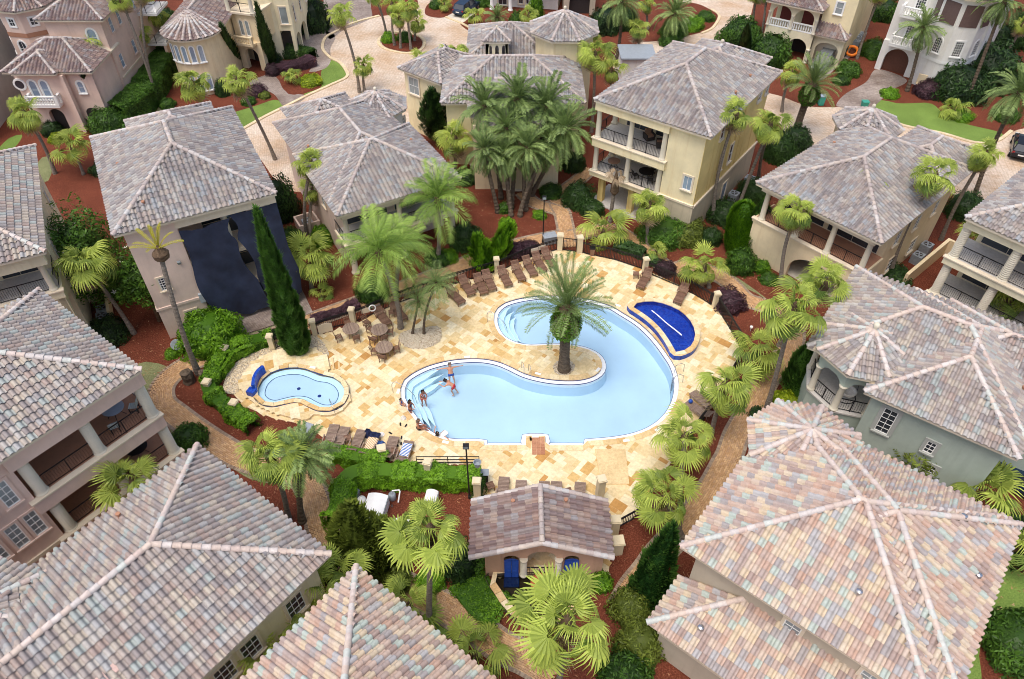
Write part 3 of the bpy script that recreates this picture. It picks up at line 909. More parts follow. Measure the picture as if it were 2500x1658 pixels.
b.tube([(*a0.lerp(a1, t), 0.455 + 0.02 * math.sin(9 * t)) for t in np.linspace(0, 1, 24)], [0.03 + 0.03 * random.random() for _ in range(24)], 6)
b.build('water_jet', M['pool_white'], spill)
# ------------------------------------------------------------------ spa on its low terrace
b = MB()
sheet(b, SPA_TER, 0.22, [offset_loop(SPA, -0.3)]); strip(b, SPA_TER, SPA_TER, 0.0, 0.22)
spa = b.build('spa_terrace', M['grout'])
tag(spa, 'low stone terrace carrying the kidney shaped spa', 'terrace', kind='structure')
SP_O = offset_loop(SPA, -0.32)
b = MB(); strip(b, SP_O, SP_O, 0.0, 0.30); strip(b, SPA, SPA, 0.34, 0.2)
spo = b.build('spa_pool', M['blue_line']); tag(spo, 'small kidney shaped spa pool with pale blue water', 'spa')
cp = ring_stones(SPA, SP_O, 0.29, 0.34, 'coping', spo, M['coping'], 3); cp["kind"] = "stuff"
S2 = offset_loop(SPA, 0.42); S3 = offset_loop(SPA, 0.46)
b = MB(); strip(b, SPA, S2, 0.10, 0.04); strip(b, S2, S2, 0.04, -0.02)
b.build('bench', M['pool_step'], spo)
b = MB(); strip(b, S2, S3, 0.055, 0.055); b.build('bench_line', M['blue_line'], spo)
b = MB(); sheet(b, S2, 0.035); b.build('basin', M['pool_floor'], spo)
b = MB(); sheet(b, offset_loop(SPA, 0.004), 0.24); b.build('water', M['water'], spo)
for q in ((-14.63, 33.61), (-13.09, 32.94)):
 b = MB(); b.lathe([(0.13, 0.04), (0.11, 0.06)], (*q, 0), 12); b.build('drain_cover', M['blue_line'], spo)
# curved blue wall behind the spa
b = MB()
arc = [(-17.32,33.11),(-17.41,33.78),(-17.33,34.39),(-17.07,34.81)]
arc = smooth_loop(arc, 0.15, False); ao = offset_loop(arc, 0.22, False)
strip(b, arc, arc, 0.3, 1.0, False); strip(b, ao, ao, 1.0, 0.2, False); strip(b, arc, ao, 1.0, 1.0, False)
for e in (0, -1): b.add([(*arc[e], 0.2), (*ao[e], 0.2), (*ao[e], 1.0), (*arc[e], 1.0)], [(0, 1, 2, 3)])
q = (-17.59, 32.98)
b.box((q[0], q[1], 0.4), (0.55, 0.5, 0.45), R(-20))
tag(b.build('spa_wall', M['blue_tile']), 'curved cobalt mosaic wall behind the spa', 'wall')
# gravel strip round the terrace and palm beds
M['gravel'] = tint_mat('pale_gravel', [(214, 204, 184), (190, 176, 152), (228, 220, 204), (164, 148, 126)], 0.9)
def gravel(poly, z, label, n, hole=None, size=0.035):
 p = ccw(smooth_loop(poly, 0.3))
 b = MB(); sheet(b, p, z)
 root = b.build('gravel_bed', M['grout']); tag(root, label, 'gravel', kind='structure')
 xs = [q[0] for q in p]; ys = [q[1] for q in p]
 X = RNG.uniform(min(xs), max(xs), n * 3); Y = RNG.uniform(min(ys), max(ys), n * 3)
 ok = in_poly(X, Y, p)
 if hole is not None: ok &= ~in_poly(X, Y, hole)
 X, Y = X[ok][:n], Y[ok][:n]
 t = MB(); s = size
 t.add([(-s, -s * .7, 0), (s, -s * .8, 0), (s * .8, s, 0), (-s * .9, s * .8, 0), (0, 0, s * 0.9)], [(0, 1, 4), (1, 2, 4), (2, 3, 4), (3, 0, 4)])
 tm = t.mesh('pebble', M['gravel'])
 mats = []
 for x, y in zip(X, Y):
  a = random.uniform(0, 6.28); k = random.uniform(0.6, 1.5)
  c, s_ = math.cos(a) * k, math.sin(a) * k
  mats.append(((c, -s_, 0, x), (s_, c, 0, y), (0, 0, k, z), (0, 0, 0, 1)))
 V_, F_ = instance_array(tm, mats)
 o = put('pebbles', np_mesh('pebbles', V_, F_, M['gravel'], np.repeat(RNG.random(len(mats)), 4)), root); o["kind"] = "stuff"
 return root
gravel([(-19.72,33.37),(-19.91,34.6),(-19.62,36.01),(-18.62,37.03),(-17.31,37.78),(-15.97,38.54),(-14.97,38.93),(-14.13,38.54),(-13.48,37.63),(-13.11,36.74),(-13.63,36.96),(-14.7,37.55),(-15.72,37.85),(-16.99,37.3),(-18.07,36.52),(-18.6,35.51),(-18.85,34.46),(-18.58,33.64),(-18.85,33.11)], 0.06, 'pale gravel strip round the spa terrace', 5000)
gravel([(-8.34,38.54),(-8.22,39),(-7.61,39.4),(-6.54,39.63),(-5.56,39.79),(-5.24,39.16),(-5.29,38.23),(-5.84,37.7),(-6.77,37.4),(-7.76,37.7)], 0.07, 'round gravel bed under the pygmy palms', 3500, size=0.045)
gravel([(2.9,35.65),(3.18,36.15),(3.61,36.33),(4.13,36.3),(4.4,35.87),(4.33,35.3),(3.95,34.9),(3.43,34.85),(3.03,35.09)], 0.075, 'gravel ring under the big pool palm', 900, size=0.05)
# low kerb lines and steps on the lower deck
def slab_step(poly, z, label):
 b = MB(); b.prism(ccw(poly), 0.0, z, True, False)
 return tag(b.build('deck_step', M['coping']), label, 'step')
slab_step([(5.28,28.46),(7.21,28.46),(7.16,25.81),(5.43,25.81)], 0.10, 'slightly raised rectangular stone platform on the lower deck')
slab_step([(-12.9,36.44),(-12.59,35.37),(-12.46,35.37),(-12.76,36.52)], 0.12, 'upper of the two narrow steps by the spa')
slab_step([(-12.37,36.08),(-12.2,35.37),(-12.08,35.37),(-12.25,36.15)], 0.08, 'lower of the two narrow steps by the spa')
# ------------------------------------------------------------------ fountain basin in front of the pool house
b = MB()
FO = offset_loop(FOUNT, -0.4)
strip(b, FO, FO, 0.0, 0.42); strip(b, FOUNT, FOUNT, 0.42, -0.25); sheet(b, FOUNT, -0.25)
M['fount_in'] = plain('dark_basin', lin(96, 84, 72), 0.6, var=0.3, scale=2.0)
fo = b.build('fountain_basin', M['fount_in']); tag(fo, 'half round fountain basin with sandstone rim before the pool house', 'fountain')
cp = ring_stones(FOUNT, FO, 0.42, 0.48, 'coping', fo, M['coping'], 2); cp["kind"] = "stuff"
b = MB(); sheet(b, offset_loop(FOUNT, 0.003), 0.18); b.build('water', M['water_deep'], fo)
q = (1.59, 19.09)
b = MB(); b.lathe([(0.12, -0.5), (0.14, -0.2), (0.3, 0.0), (0.55, 0.3), (0.6, 0.36), (0.5, 0.34), (0.2, 0.2)], (q[0], q[1], 0.3), 20)
M['urn'] = plain('terracotta_urn', lin(176, 92, 58), 0.6)
b.build('urn', M['urn'], fo, smooth=True)

# ================================================================== tiled roofs
TW, TE = 0.345, 0.40          # tile width, exposure
def tile_template(key, mat, var, segs=6, detail=True):
 """S shaped tile: barrel and pan, raised butt at the lower end"""
 w, l = TW, TE + 0.05
 prof = []
 for k in range(segs + 1):
  a = math.pi * k / segs
  prof.append((-w / 2 + 0.12 - 0.12 * math.cos(a), 0.0 + 0.135 * math.sin(a)))
 prof.append((w / 2 - 0.05, -0.012)); prof.append((w / 2 + 0.008, 0.0))
 n = len(prof)
 vs = []
 for y, dz in ((0.0, 0.062), (l, -0.012)):
  for x, z in prof: vs.append((x, y, z + dz))
 for x, z in prof: vs.append((x, 0.0, z + 0.062))
 for x, z in prof: vs.append((x, 0.003, z + 0.04))
 fs = [(i, i + 1, n + i + 1, n + i) for i in range(n - 1)]
 fs += [(3 * n + i, 3 * n + i + 1, 2 * n + i + 1, 2 * n + i) for i in range(n - 1)]
 b = MB(); b.tint = var
 b.add(vs, fs)
 return b.mesh(key, mat, smooth=True)
def cap_template(key, mat, var, r=0.155, l=0.46):
 segs = 7
 vs = []
 for y, rr, dz in ((0.0, r, 0.03), (l, r * 0.86, 0.0)):
  for k in range(segs + 1):
   a = math.pi * (1.12 * k / segs - 0.06)
   vs.append((-rr * math.cos(a), y, rr * math.sin(a) * 0.95 + dz))
 n = segs + 1
 fs = [(i, i + 1, n + i + 1, n + i) for i in range(segs)]
 b = MB(); b.tint = var
 b.add(vs, fs)
 b.add([vs[i] for i in range(n)], [tuple(range(n))])
 return b.mesh(key, mat, smooth=True)
TILES, CAPS = {}, {}
def get_tiles(mat):
 if mat not in TILES:
  TILES[mat] = [tile_template('roof_tile', M[mat], (i + 0.5) / 12) for i in range(12)]
  cm = 'cap_warm' if mat in ('tile_warm', 'tile_mix') else 'cap'
  CAPS[mat] = [cap_template('ridge_tile', M[cm], (i + 0.5) / 8) for i in range(8)]
 return TILES[mat], CAPS[mat]

def clip_half(poly, a, b, c):
 """keep a*x+b*y<=c of a convex 2D polygon"""
 out = []
 n = len(poly)
 for i in range(n):
  p, q = poly[i], poly[(i + 1) % n]
  dp, dq = a * p[0] + b * p[1] - c, a * q[0] + b * q[1] - c
  if dp <= 1e-9: out.append(p)
  if (dp < -1e-9 and dq > 1e-9) or (dp > 1e-9 and dq < -1e-9):
   t = dp / (dp - dq)
   out.append((p[0] + (q[0] - p[0]) * t, p[1] + (q[1] - p[1]) * t))
 return out

class Block:
 """one roof volume: convex plan polygon, every sloping edge carries a plane"""
 def __init__(s, poly, ze, pitch=0.48, slope=None):
  s.poly = ccw(poly); s.ze = ze; s.pitch = pitch
  if poly_area(poly) < 0 and slope is not None:
   n = len(poly); slope = [slope[(n - 2 - i) % n] for i in range(n)]
  n = len(s.poly)
  s.slope = slope if slope is not None else [True] * n
  s.edges = []
  for i in range(n):
   p, q = Vector(s.poly[i]), Vector(s.poly[(i + 1) % n])
   d = (q - p); L = d.length; d /= L
   nr = Vector((-d.y, d.x))
   s.edges.append((p, d, nr, L))
  s.idx = [i for i in range(n) if s.slope[i]]
 def height(s, x, y):
  ins = True
  best = np.full(np.shape(x), 1e9)
  inside = np.ones(np.shape(x), dtype=bool)
  for i, (p, d, nr, L) in enumerate(s.edges):
   dist = (x - p.x) * nr.x + (y - p.y) * nr.y
   inside &= dist > -0.02
   if s.slope[i]: best = np.minimum(best, dist)
  return np.where(inside, s.ze + s.pitch * best, -1e9)
 def faces(s):
  out = []
  for i in s.idx:
   p, d, nr, L = s.edges[i]
   poly = list(s.poly)
   for j in s.idx:
    if j == i: continue
    p2, d2, n2, L2 = s.edges[j]
    # dist_i <= dist_j
    a, b = nr.x - n2.x, nr.y - n2.y
    c = nr.dot(p) - n2.dot(p2)
    poly = clip_half(poly, a, b, c)
    if len(poly) < 3: break
   if len(poly) >= 3:
    out.append((i, poly))
  return out
 def z(s, i, x, y):
  p, d, nr, L = s.edges[i]
  return s.ze + s.pitch * ((x - p.x) * nr.x + (y - p.y) * nr.y)
 def ridges(s):
  """segments shared by two faces"""
  fs = s.faces()
  segs = []
  for a in range(len(fs)):
   for b in range(a + 1, len(fs)):
    i, pa = fs[a]; j, pb = fs[b]
    common = [p for p in pa if any(abs(p[0] - q[0]) + abs(p[1] - q[1]) < 1e-3 for q in pb)]
    if len(common) >= 2:
     p, q = max(((p, q) for p in common for q in common), key=lambda t: (t[0][0] - t[1][0]) ** 2 + (t[0][1] - t[1][1]) ** 2)
     P_, Q_ = Vector((*p, s.z(i, *p))), Vector((*q, s.z(i, *q)))
     if (P_ - Q_).length > 0.15:
      segs.append((P_, Q_) if P_.z <= Q_.z else (Q_, P_))
  return segs

def octagon(cx, cy, r, n=8, rot=22.5):
 return [(cx + r * math.cos(R(rot + 360 * k / n)), cy + r * math.sin(R(rot + 360 * k / n))) for k in range(n)]

def roof(root, blocks, mat, fascia='trim', singles=300, cap_single=True, wname='roof', over=0.16, others=()):
 """roof part of a house: slab + tiles + ridge tiles as its pieces"""
 T, C = get_tiles(mat)
 slab = MB()
 for b in blocks:
  n = len(b.poly)
  if all(b.slope):
   slab.add([(p[0], p[1], b.ze - over) for p in b.poly] + [(p[0], p[1], b.ze - 0.02) for p in b.poly],
      [(i, (i + 1) % n, n + (i + 1) % n, n + i) for i in range(n)])
   slab.add([(p[0], p[1], b.ze - over) for p in b.poly], [tuple(range(n))[::-1]])
   for i, poly in b.faces():
    slab.add([(p[0], p[1], b.z(i, *p) - 0.02) for p in poly], [tuple(range(len(poly)))])
  else:
   # gable or lean-to: a sloping slab of even thickness, open below
   for i, poly in b.faces():
    k = len(poly)
    slab.add([(p[0], p[1], b.z(i, *p) - 0.02) for p in poly] + [(p[0], p[1], b.z(i, *p) - 0.14) for p in poly],
       [tuple(range(k)), tuple(range(k, 2 * k))[::-1]] + [(j, k + j, k + (j + 1) % k, (j + 1) % k) for j in range(k)])
 rf = slab.build(wname, M[fascia], world_parent=root)
 allb = list(blocks) + list(others)
 mats = []
 for b in blocks:
  for i in b.idx:
   p, d, nr, L = b.edges[i]
   sl = math.atan(b.pitch)
   cs = math.cos(sl)
   nc = max(1, round(L / TW)); wadj = L / nc
   maxd = max((Vector(q) - p).dot(nr) for q in b.poly)
   nrow = int(maxd / cs / TE) + 1
   up = Vector((nr.x * cs, nr.y * cs, math.sin(sl)))
   xd = Vector((d.x, d.y, 0))
   zn = xd.cross(up)
   cc, rr = np.meshgrid(np.arange(nc), np.arange(nrow), indexing='ij')
   cc = cc.ravel(); rr = rr.ravel()
   U = (cc + 0.5) * wadj
   Vv = rr * TE * cs
   Vc = Vv + 0.5 * TE * cs
   X = p.x + d.x * U + nr.x * Vc; Y = p.y + d.y * U + nr.y * Vc
   ok = in_poly(X, Y, b.poly)
   di = Vc
   for j in b.idx:
    if j == i: continue
    p2, d2, n2, L2 = b.edges[j]
    dj = (X - p2.x) * n2.x + (Y - p2.y) * n2.y
    ok &= dj > di - 0.10
   zc = b.ze + b.pitch * Vc
   for o in allb:
    if o is b: continue
    ok &= ~(o.height(X, Y) > zc + 0.12)
   sx = wadj / TW
   for u, v in zip(U[ok], Vv[ok]):
    v0 = v - 0.03
    z0 = b.ze + b.pitch * v0
    jit = random.uniform(-0.012, 0.012)
    mats.append(((xd.x * sx, up.x, zn.x, p.x + d.x * u + nr.x * v0 + up.x * jit),
        (xd.y * sx, up.y, zn.y, p.y + d.y * u + nr.y * v0 + up.y * jit),
        (0.0, up.z, zn.z, z0 + up.z * jit + random.uniform(0, 0.006)), (0, 0, 0, 1)))
 caps = []
 for b in blocks:
  for lo, hi in b.ridges():
   dv = hi - lo; L = dv.length; dv /= L
   n = max(1, round(L / 0.40)); st = L / n
   side = dv.cross(Vector((0, 0, 1))).normalized()
   nz = side.cross(dv)
   for k in range(n):
    q = lo + dv * (st * k)
    qm = lo + dv * (st * (k + 0.5))
    if any(float(o.height(qm.x, qm.y)) > qm.z + 0.08 for o in allb if o is not b): continue
    q = q - dv * 0.02 + nz * 0.075
    caps.append(((side.x, dv.x, nz.x, q.x), (side.y, dv.y, nz.y, q.y), (side.z, dv.z, nz.z, q.z), (0, 0, 0, 1)))
 for nm, lst, tm, lim in (('roof_tile', mats, T, singles), ('ridge_tile', caps, C, 150 if cap_single and singles else 0)):
  if not lst: continue
  vis = []
  for k, q in enumerate(lst):
   x, y, dd = proj((q[0][3], q[1][3], q[2][3]))
   if 0 < x < 2500 and 0 < y < 1658: vis.append((dd, k))
  vis.sort()
  sel = set(k for _, k in vis[:lim])
  grp = {}
  for k, q in enumerate(lst):
   v = random.randrange(len(tm))
   if k in sel:
    o = put(nm, tm[v], rf, matrix=Matrix(q))
   else:
    grp.setdefault(v, []).append(q)
  if grp:
   by = {}
   for v, l in grp.items():
    a, f = None, None
    tv = tm[v]
    # polygons of mixed size: quads first, then the cap end
    nv = len(tv.vertices)
    vv = np.empty(nv * 3, dtype=np.float32); tv.vertices.foreach_get("co", vv); vv = vv.reshape(-1, 3)
    A = np.array(l, dtype=np.float32)
    W = (np.einsum('nij,kj->nki', A[:, :3, :3], vv) + A[:, None, :3, 3]).reshape(-1, 3)
    q4 = np.array([list(p.vertices) for p in tv.polygons if len(p.vertices) == 4], dtype=np.int32)
    F_ = (q4[None] + (np.arange(len(A), dtype=np.int32) * nv)[:, None, None]).reshape(-1, 4)
    by[v] = (W, F_)
   V_, F_, T_ = [], [], []; nb = 0
   for v, (W, f) in by.items():
    V_.append(W); F_.append(f + nb); nb += len(W); T_.append(np.full(len(f), (v + 0.5) / len(tm)))
   o = put(nm + 's', np_mesh(nm + 's', np.concatenate(V_), np.concatenate(F_), tm[0].materials[0], np.concatenate(T_), True), rf)
   o["kind"] = "stuff"
 return rf

# ================================================================== house pieces
def walls(root, poly, z0, z1, mat, name='wall'):
 b = MB(); b.prism(ccw(poly), z0, z1, True, False)
 return b.build(name, M[mat] if isinstance(mat, str) else mat, world_parent=root)

def wall_axes(p, ang):
 """point on a wall (x,y,z), outward angle in degrees -> matrix with x along wall, y outward, z up"""
 a = R(ang)
 out = Vector((math.cos(a), math.sin(a), 0)); al = Vector((-out.y, out.x, 0))
 return Matrix(((al.x, out.x, 0, p[0]), (al.y, out.y, 0, p[1]), (0, 0, 1, p[2]), (0, 0, 0, 1)))

def window(root, p, ang, w, h, glass='glass', frame='trim_white', surround='trim', nx=2, ny=3, arch=False, sill=True, sur=0.14):
 """window part at p (centre of its foot on the wall face): pane, frame with glazing bars, surround, sill"""
 Mx = wall_axes(p, ang)
 def outline(hw, z0, z1, seg=8):
  if arch:
   return [(-hw, z0), (hw, z0)] + [(hw * math.cos(t), z1 - hw + hw * math.sin(t)) for t in np.linspace(0, math.pi, seg)]
  return [(-hw, z0), (hw, z0), (hw, z1), (-hw, z1)]
 def ring(b, o1, o2, y0, y1):
  n = len(o1)
  vs = [(x, y1, z) for x, z in o1] + [(x, y1, z) for x, z in o2] + [(x, y0, z) for x, z in o1] + [(x, y0, z) for x, z in o2]
  fs = []
  for i in range(n):
   j = (i + 1) % n
   fs += [(i, j, n + j, n + i), (2 * n + i, 2 * n + j, j, i), (n + i, n + j, 3 * n + j, 3 * n + i)]
  b.add([Mx @ Vector(v) for v in vs], fs)
 b = MB()
 o = outline(w / 2, 0, h)
 b.add([Mx @ Vector((x, 0.012, z)) for x, z in o], [tuple(range(len(o)))])
 win = b.build('window', M[glass], world_parent=root)
 b = MB()
 ring(b, o, outline(w / 2 - 0.05, 0.05, h - 0.05), 0.0, 0.045)
 for i in range(1, nx): b.box((-w / 2 + w * i / nx, 0.026, h / 2), (0.03, 0.028, h - 0.06), 0, Mx)
 for j in range(1, ny): b.box((0, 0.025, h * j / ny), (w - 0.06, 0.026, 0.03), 0, Mx)
 b.build('frame', M[frame], win)
 if surround:
  b = MB(); ring(b, outline(w / 2 + sur, -sur if not sill else -0.02, h + sur), o, 0.0, 0.07)
  b.build('surround', M[surround], win)
 if sill:
  b = MB(); b.box((0, 0.08, -0.07), (w + 0.3, 0.16, 0.1), 0, Mx); b.build('sill', M[surround or 'trim'], win)
 return win

def column(root, p, h, r=0.2, twisted=False, mat='stone_col', name='column'):
 b = MB()
 if twisted:
  prof = [(r * 1.35, 0), (r * 1.35, 0.08), (r * 1.15, 0.12)]
  k = 0
  z = 0.16
  while z < h - 0.2:
   prof += [(r * 0.93, z), (r * 1.14, z + 0.07)]
   z += 0.145
  prof += [(r * 1.15, h - 0.12), (r * 1.35, h - 0.08), (r * 1.35, h)]
 else:
  prof = [(r * 1.4, 0), (r * 1.4, 0.1), (r * 1.12, 0.16), (r, 0.22), (r * 1.02, h * 0.4), (r * 0.88, h - 0.25), (r * 1.0, h - 0.2), (r * 1.0, h - 0.15), (r * 1.3, h - 0.06), (r * 1.35, h)]
 b.lathe(prof, p, 14)
 return b.build(name, M[mat], world_parent=root, smooth=not twisted)

def railing(root, a, b_, z, h=1.0, belly=0.07, step=0.13, name='railing', out=None):
 """black iron balcony railing with bellied bars between two plan points"""
 A, B = Vector(a), Vector(b_)
 d = B - A; L = d.length
 if L < 0.2: return None
 d /= L
 nrm = Vector((d.y, -d.x)) if out is None else Vector(out).normalized()
 ang = math.atan2(d.y, d.x)
 mid = (A + B) / 2
 m = MB()
 m.box((mid.x, mid.y, z + h), (L, 0.05, 0.045), ang)
 m.box((mid.x, mid.y, z + 0.1), (L, 0.035, 0.03), ang)
 m.box((mid.x, mid.y, z + h / 2), (0.05, 0.05, h), ang)
 rl = m.build(name, M['iron'], world_parent=root)
 m = MB()
 n = int(L / step)
 for i in range(1, n):
  q = A + d * (L * i / n)
  pts = [(q.x, q.y, z + 0.1), (q.x + nrm.x * belly, q.y + nrm.y * belly, z + 0.32), (q.x + nrm.x * belly * 0.4, q.y + nrm.y * belly * 0.4, z + 0.62), (q.x, q.y, z + h)]
  m.tube(pts, 0.011, 4, False)
 o = m.build('bars', M['iron'], rl)
 o["kind"] = "stuff"
 return rl

def balustrade(root, a, b_, z, h=0.9, mat='trim_white', step=0.26):
 A, B = Vector(a), Vector(b_)
 d = B - A; L = d.length; d /= L
 ang = math.atan2(d.y, d.x); mid = (A + B) / 2
 m = MB()
 m.box((mid.x, mid.y, z + h - 0.05), (L, 0.24, 0.1), ang)
 m.box((mid.x, mid.y, z + 0.05), (L, 0.24, 0.1), ang)
 for q in (A, B): m.box((q.x, q.y, z + h / 2 + 0.02), (0.26, 0.26, h + 0.04), ang)
 o = m.build('balustrade', M[mat], world_parent=root)
 n = max(2, int(L / step))
 for i in range(1, n):
  q = A + d * (L * i / n)
  t = MB(); t.lathe([(0.06, 0.1), (0.05, 0.2), (0.09, 0.36), (0.05, 0.6), (0.06, h - 0.1)], (q.x, q.y, z), 8)
  t.build('baluster', M[mat], o, smooth=True)
 return o

def arch_wall(root, p, ang, width, z0, z1, openings, mat, thick=0.35, name='arcade'):
 """wall piece with arched openings: p left end (seen from outside), openings: (centre, width, spring, top)"""
 Mx = wall_axes((p[0], p[1], 0), ang)
 b = MB()
 # outline by columns between openings, arch heads as fans
 seg = 12
 xs = 0.0
 def quad(x0, za, x1, zb, zt0, zt1):
  for y in (0.0, -thick):
   vs = [(x0, y, za), (x1, y, zb), (x1, y, zt1), (x0, y, zt0)]
   b.add([Mx @ Vector(v) for v in vs], [(0, 1, 2, 3)])
 def soffit(x0, z0_, x1, z1_):
  vs = [(x0, 0, z0_), (x1, 0, z1_), (x1, -thick, z1_), (x0, -thick, z0_)]
  b.add([Mx @ Vector(v) for v in vs], [(0, 1, 2, 3)])
 for c, w, sp, tp in sorted(openings):
  quad(xs, z0, c - w / 2, z0, z1, z1)
  soffit(c - w / 2, z0, c - w / 2, sp); soffit(c + w / 2, sp, c + w / 2, z0)
  pts = [(c - w / 2 * math.cos(t), sp + (tp - sp) * math.sin(t)) for t in np.linspace(0, math.pi, seg)]
  for (xa, za), (xb, zb) in zip(pts, pts[1:]):
   quad(xa, za, xb, zb, z1, z1); soffit(xa, za, xb, zb)
  xs = c + w / 2
 quad(xs, z0, width, z0, z1, z1)
 soffit(0, z0, 0, z1); soffit(width, z0, width, z1); soffit(0, z1, width, z1)
 return b.build(name, M[mat], world_parent=root)

def ball_finial(root, p, r=0.17, mat='stone_col'):
 b = MB(); b.lathe([(r * 0.9, 0), (r * 0.6, r * 0.6), (r * 0.5, r), (r, r * 1.9), (r * 0.7, r * 2.6), (0.02, r * 2.9)], p, 12)
 return b.build('finial', M[mat], world_parent=root, smooth=True)

def vent(root, p, mat='terracotta'):
 b = MB(); b.lathe([(0.09, -0.1), (0.08, 0.18), (0.12, 0.2), (0.11, 0.28)], p, 10)
 return b.build('roof_vent', M[mat], world_parent=root)

# ================================================================== the houses
def house(name, fr, u, v, label):
 x, y = fr.p(u, v)
 return empty(name, (x, y, 0.0), label, 'house')

def loggia(root, fr, u0, u1, v0, v1, zf, zt, cols, mat_floor, mat_edge, twisted=False, r=0.2, rail_front=True, rail_left=False, rail_right=False, slab=0.35, rails=None, colv=None):
 """balcony storey: floor slab, columns and railings on the front (v0) edge"""
 b = MB(); b.prism(fr.rect(u0, u1, v0, v1), zf - slab, zf - 0.02)
 b.build('balcony_slab', M[mat_edge], world_parent=root)
 b = MB(); b.prism(fr.rect(u0 + 0.15, u1 - 0.15, v0 + 0.15, v1), zf - 0.02, zf + 0.01, True, False)
 b.build('balcony_floor', M[mat_floor], world_parent=root)
 b = MB(); b.prism(fr.rect(u0 - 0.08, u1 + 0.08, v0 - 0.08, v0 + 0.3), zf - 0.05, zf + 0.04)
 b.build('balcony_lip', M['trim'], world_parent=root)
 cv = v0 + 0.32 if colv is None else colv
 for c in cols: column(root, fr.w(c, cv, zf), zt - zf, r, twisted)
 if rail_front:
  rs = rails if rails else list(zip(cols, cols[1:]))
  for a, c in rs: railing(root, fr.p(a + r, cv), fr.p(c - r, cv), zf)
 if rail_left: railing(root, fr.p(u0 + 0.15, v1 - 0.1), fr.p(u0 + 0.15, cv + r), zf)
 if rail_right: railing(root, fr.p(u1 - 0.15, cv + r), fr.p(u1 - 0.15, v1 - 0.1), zf)

def beam(root, fr, u0, u1, v0, v1, z0, z1, mat='trim', name='beam'):
 b = MB(); b.prism(fr.rect(u0, u1, v0, v1), z0, z1)
 return b.build(name, M[mat], world_parent=root)

def glass_door(root, p, ang, w, h):
 return window(root, p, ang, w, h, 'glass', 'trim', None, 2, 2, sill=False)

# ---- draped house (left of centre)
f1 = Frame(*(-25.27, 37.84), 27.4)
h1 = house('draped_house', f1, 5, 6, 'peach three storey house draped in dark blue netting')
roof(h1, [Block(f1.rect(0, 10.4, 0, 13.7), 9.8), Block(f1.rect(2.6, 9.0, 8, 15.2), 9.8)], 'tile_grey', 'trim')
b = MB()
b.prism(f1.rect(0.5, 9.9, 2.6, 13.2), 0, 9.7, True, False)
b.build('wall', M['peach'], world_parent=h1)
walls(h1, f1.rect(0.5, 3.7, 0.5, 2.6), 0, 9.7, 'peach', 'front_wing')
beam(h1, f1, 0.42, 3.78, 0.42, 2.6, 2.75, 2.95, 'peach', 'moulding')
beam(h1, f1, 3.6, 10.3, 0.3, 0.7, 8.95, 9.6, 'trim', 'beam')
for zf in (2.9, 6.0):
 beam(h1, f1, 3.7, 9.9, 0.55, 2.6, zf - 0.3, zf, 'trim', 'balcony_slab')
for uu in (6.7, 9.7): column(h1, f1.w(uu, 0.8, 0), 8.95, 0.24)
for zf in (0.1, 3.0, 6.1): glass_door(h1, f1.w(6.8, 2.6, zf), 27.4 - 90, 3.2, 2.3)
window(h1, f1.w(1.58, 0.5, 4.35), 27.4 - 90, 0.55, 1.05, nx=3, ny=5)
window(h1, f1.w(2.5, 0.5, 1.0), 27.4 - 90, 0.7, 1.0, nx=2, ny=2)
for vv in (3, 6.5, 10): window(h1, f1.w(0.5, vv, 6.5), 27.4 + 180, 0.8, 1.4)
vent(h1, f1.w(2.3, 1.6, 10.5)); vent(h1, f1.w(8.6, 9.5, 10.5)); vent(h1, f1.w(1.4, 7.5, 10.4))
b = MB(); b.prism(f1.rect(3.6, 10.6, -1.6, 2.6), 0, 0.1, True, False); b.build('patio', M['greypave'], world_parent=h1)

# ---- low hip house behind it
f2 = Frame(*(-12.94, 45.15), 30.1)
h2 = house('turret_house', f2, 5, 8, 'cream two storey house with small octagonal turret behind the tables')
bl = [Block(f2.rect(0, 10.3, 0, 10.0), 6.1), Block(f2.rect(0.15, 9.6, 2.0, 16.0), 6.1), Block(f2.rect(1.5, 7.5, 12.0, 18.0), 6.2)]
tur = Block(octagon(*f2.p(9.2, 14.3), 2.75, 8, 30), 6.25, 0.5)
roof(h2, bl + [tur], 'tile_grey', 'trim')
ball_finial(h2, (*f2.p(9.2, 14.3), 7.55))
walls(h2, f2.rect(0.6, 9.8, 2.9, 9.5), 0, 6.0, 'peach')
walls(h2, f2.rect(0.7, 9.0, 9.5, 15.6), 0, 6.0, 'peach', 'wall')
walls(h2, octagon(*f2.p(9.2, 14.3), 2.3, 8, 30), 0, 6.2, 'white_st', 'turret_wall')
window(h2, (*f2.p(11.0, 13.0), 4.6), -25, 0.45, 0.6, nx=2, ny=2)
beam(h2, f2, 0.4, 9.9, 0.35, 0.7, 5.4, 5.95)
loggia(h2, f2, 0.3, 10.0, 0.35, 2.9, 3.0, 5.4, [0.7, 5.1, 9.7], 'tilefloor', 'trim', rail_left=True)
for uu in (0.8, 5.1, 9.6): column(h2, f2.w(uu, 0.7, 0), 2.65, 0.25, mat='trim', name='pillar')
glass_door(h2, f2.w(3, 2.9, 3.05), 30.1 - 90, 3.8, 2.3); glass_door(h2, f2.w(7.4, 2.9, 3.05), 30.1 - 90, 3.8, 2.3)
glass_door(h2, f2.w(4.5, 2.9, 0.05), 30.1 - 90, 3.0, 2.2)
for vv in (5.5, 8): window(h2, f2.w(0.6, vv, 3.6), 30.1 + 180, 0.7, 1.2)
vent(h2, f2.w(8.9, 6.2, 6.7)); vent(h2, f2.w(1.2, 9.5, 6.7))

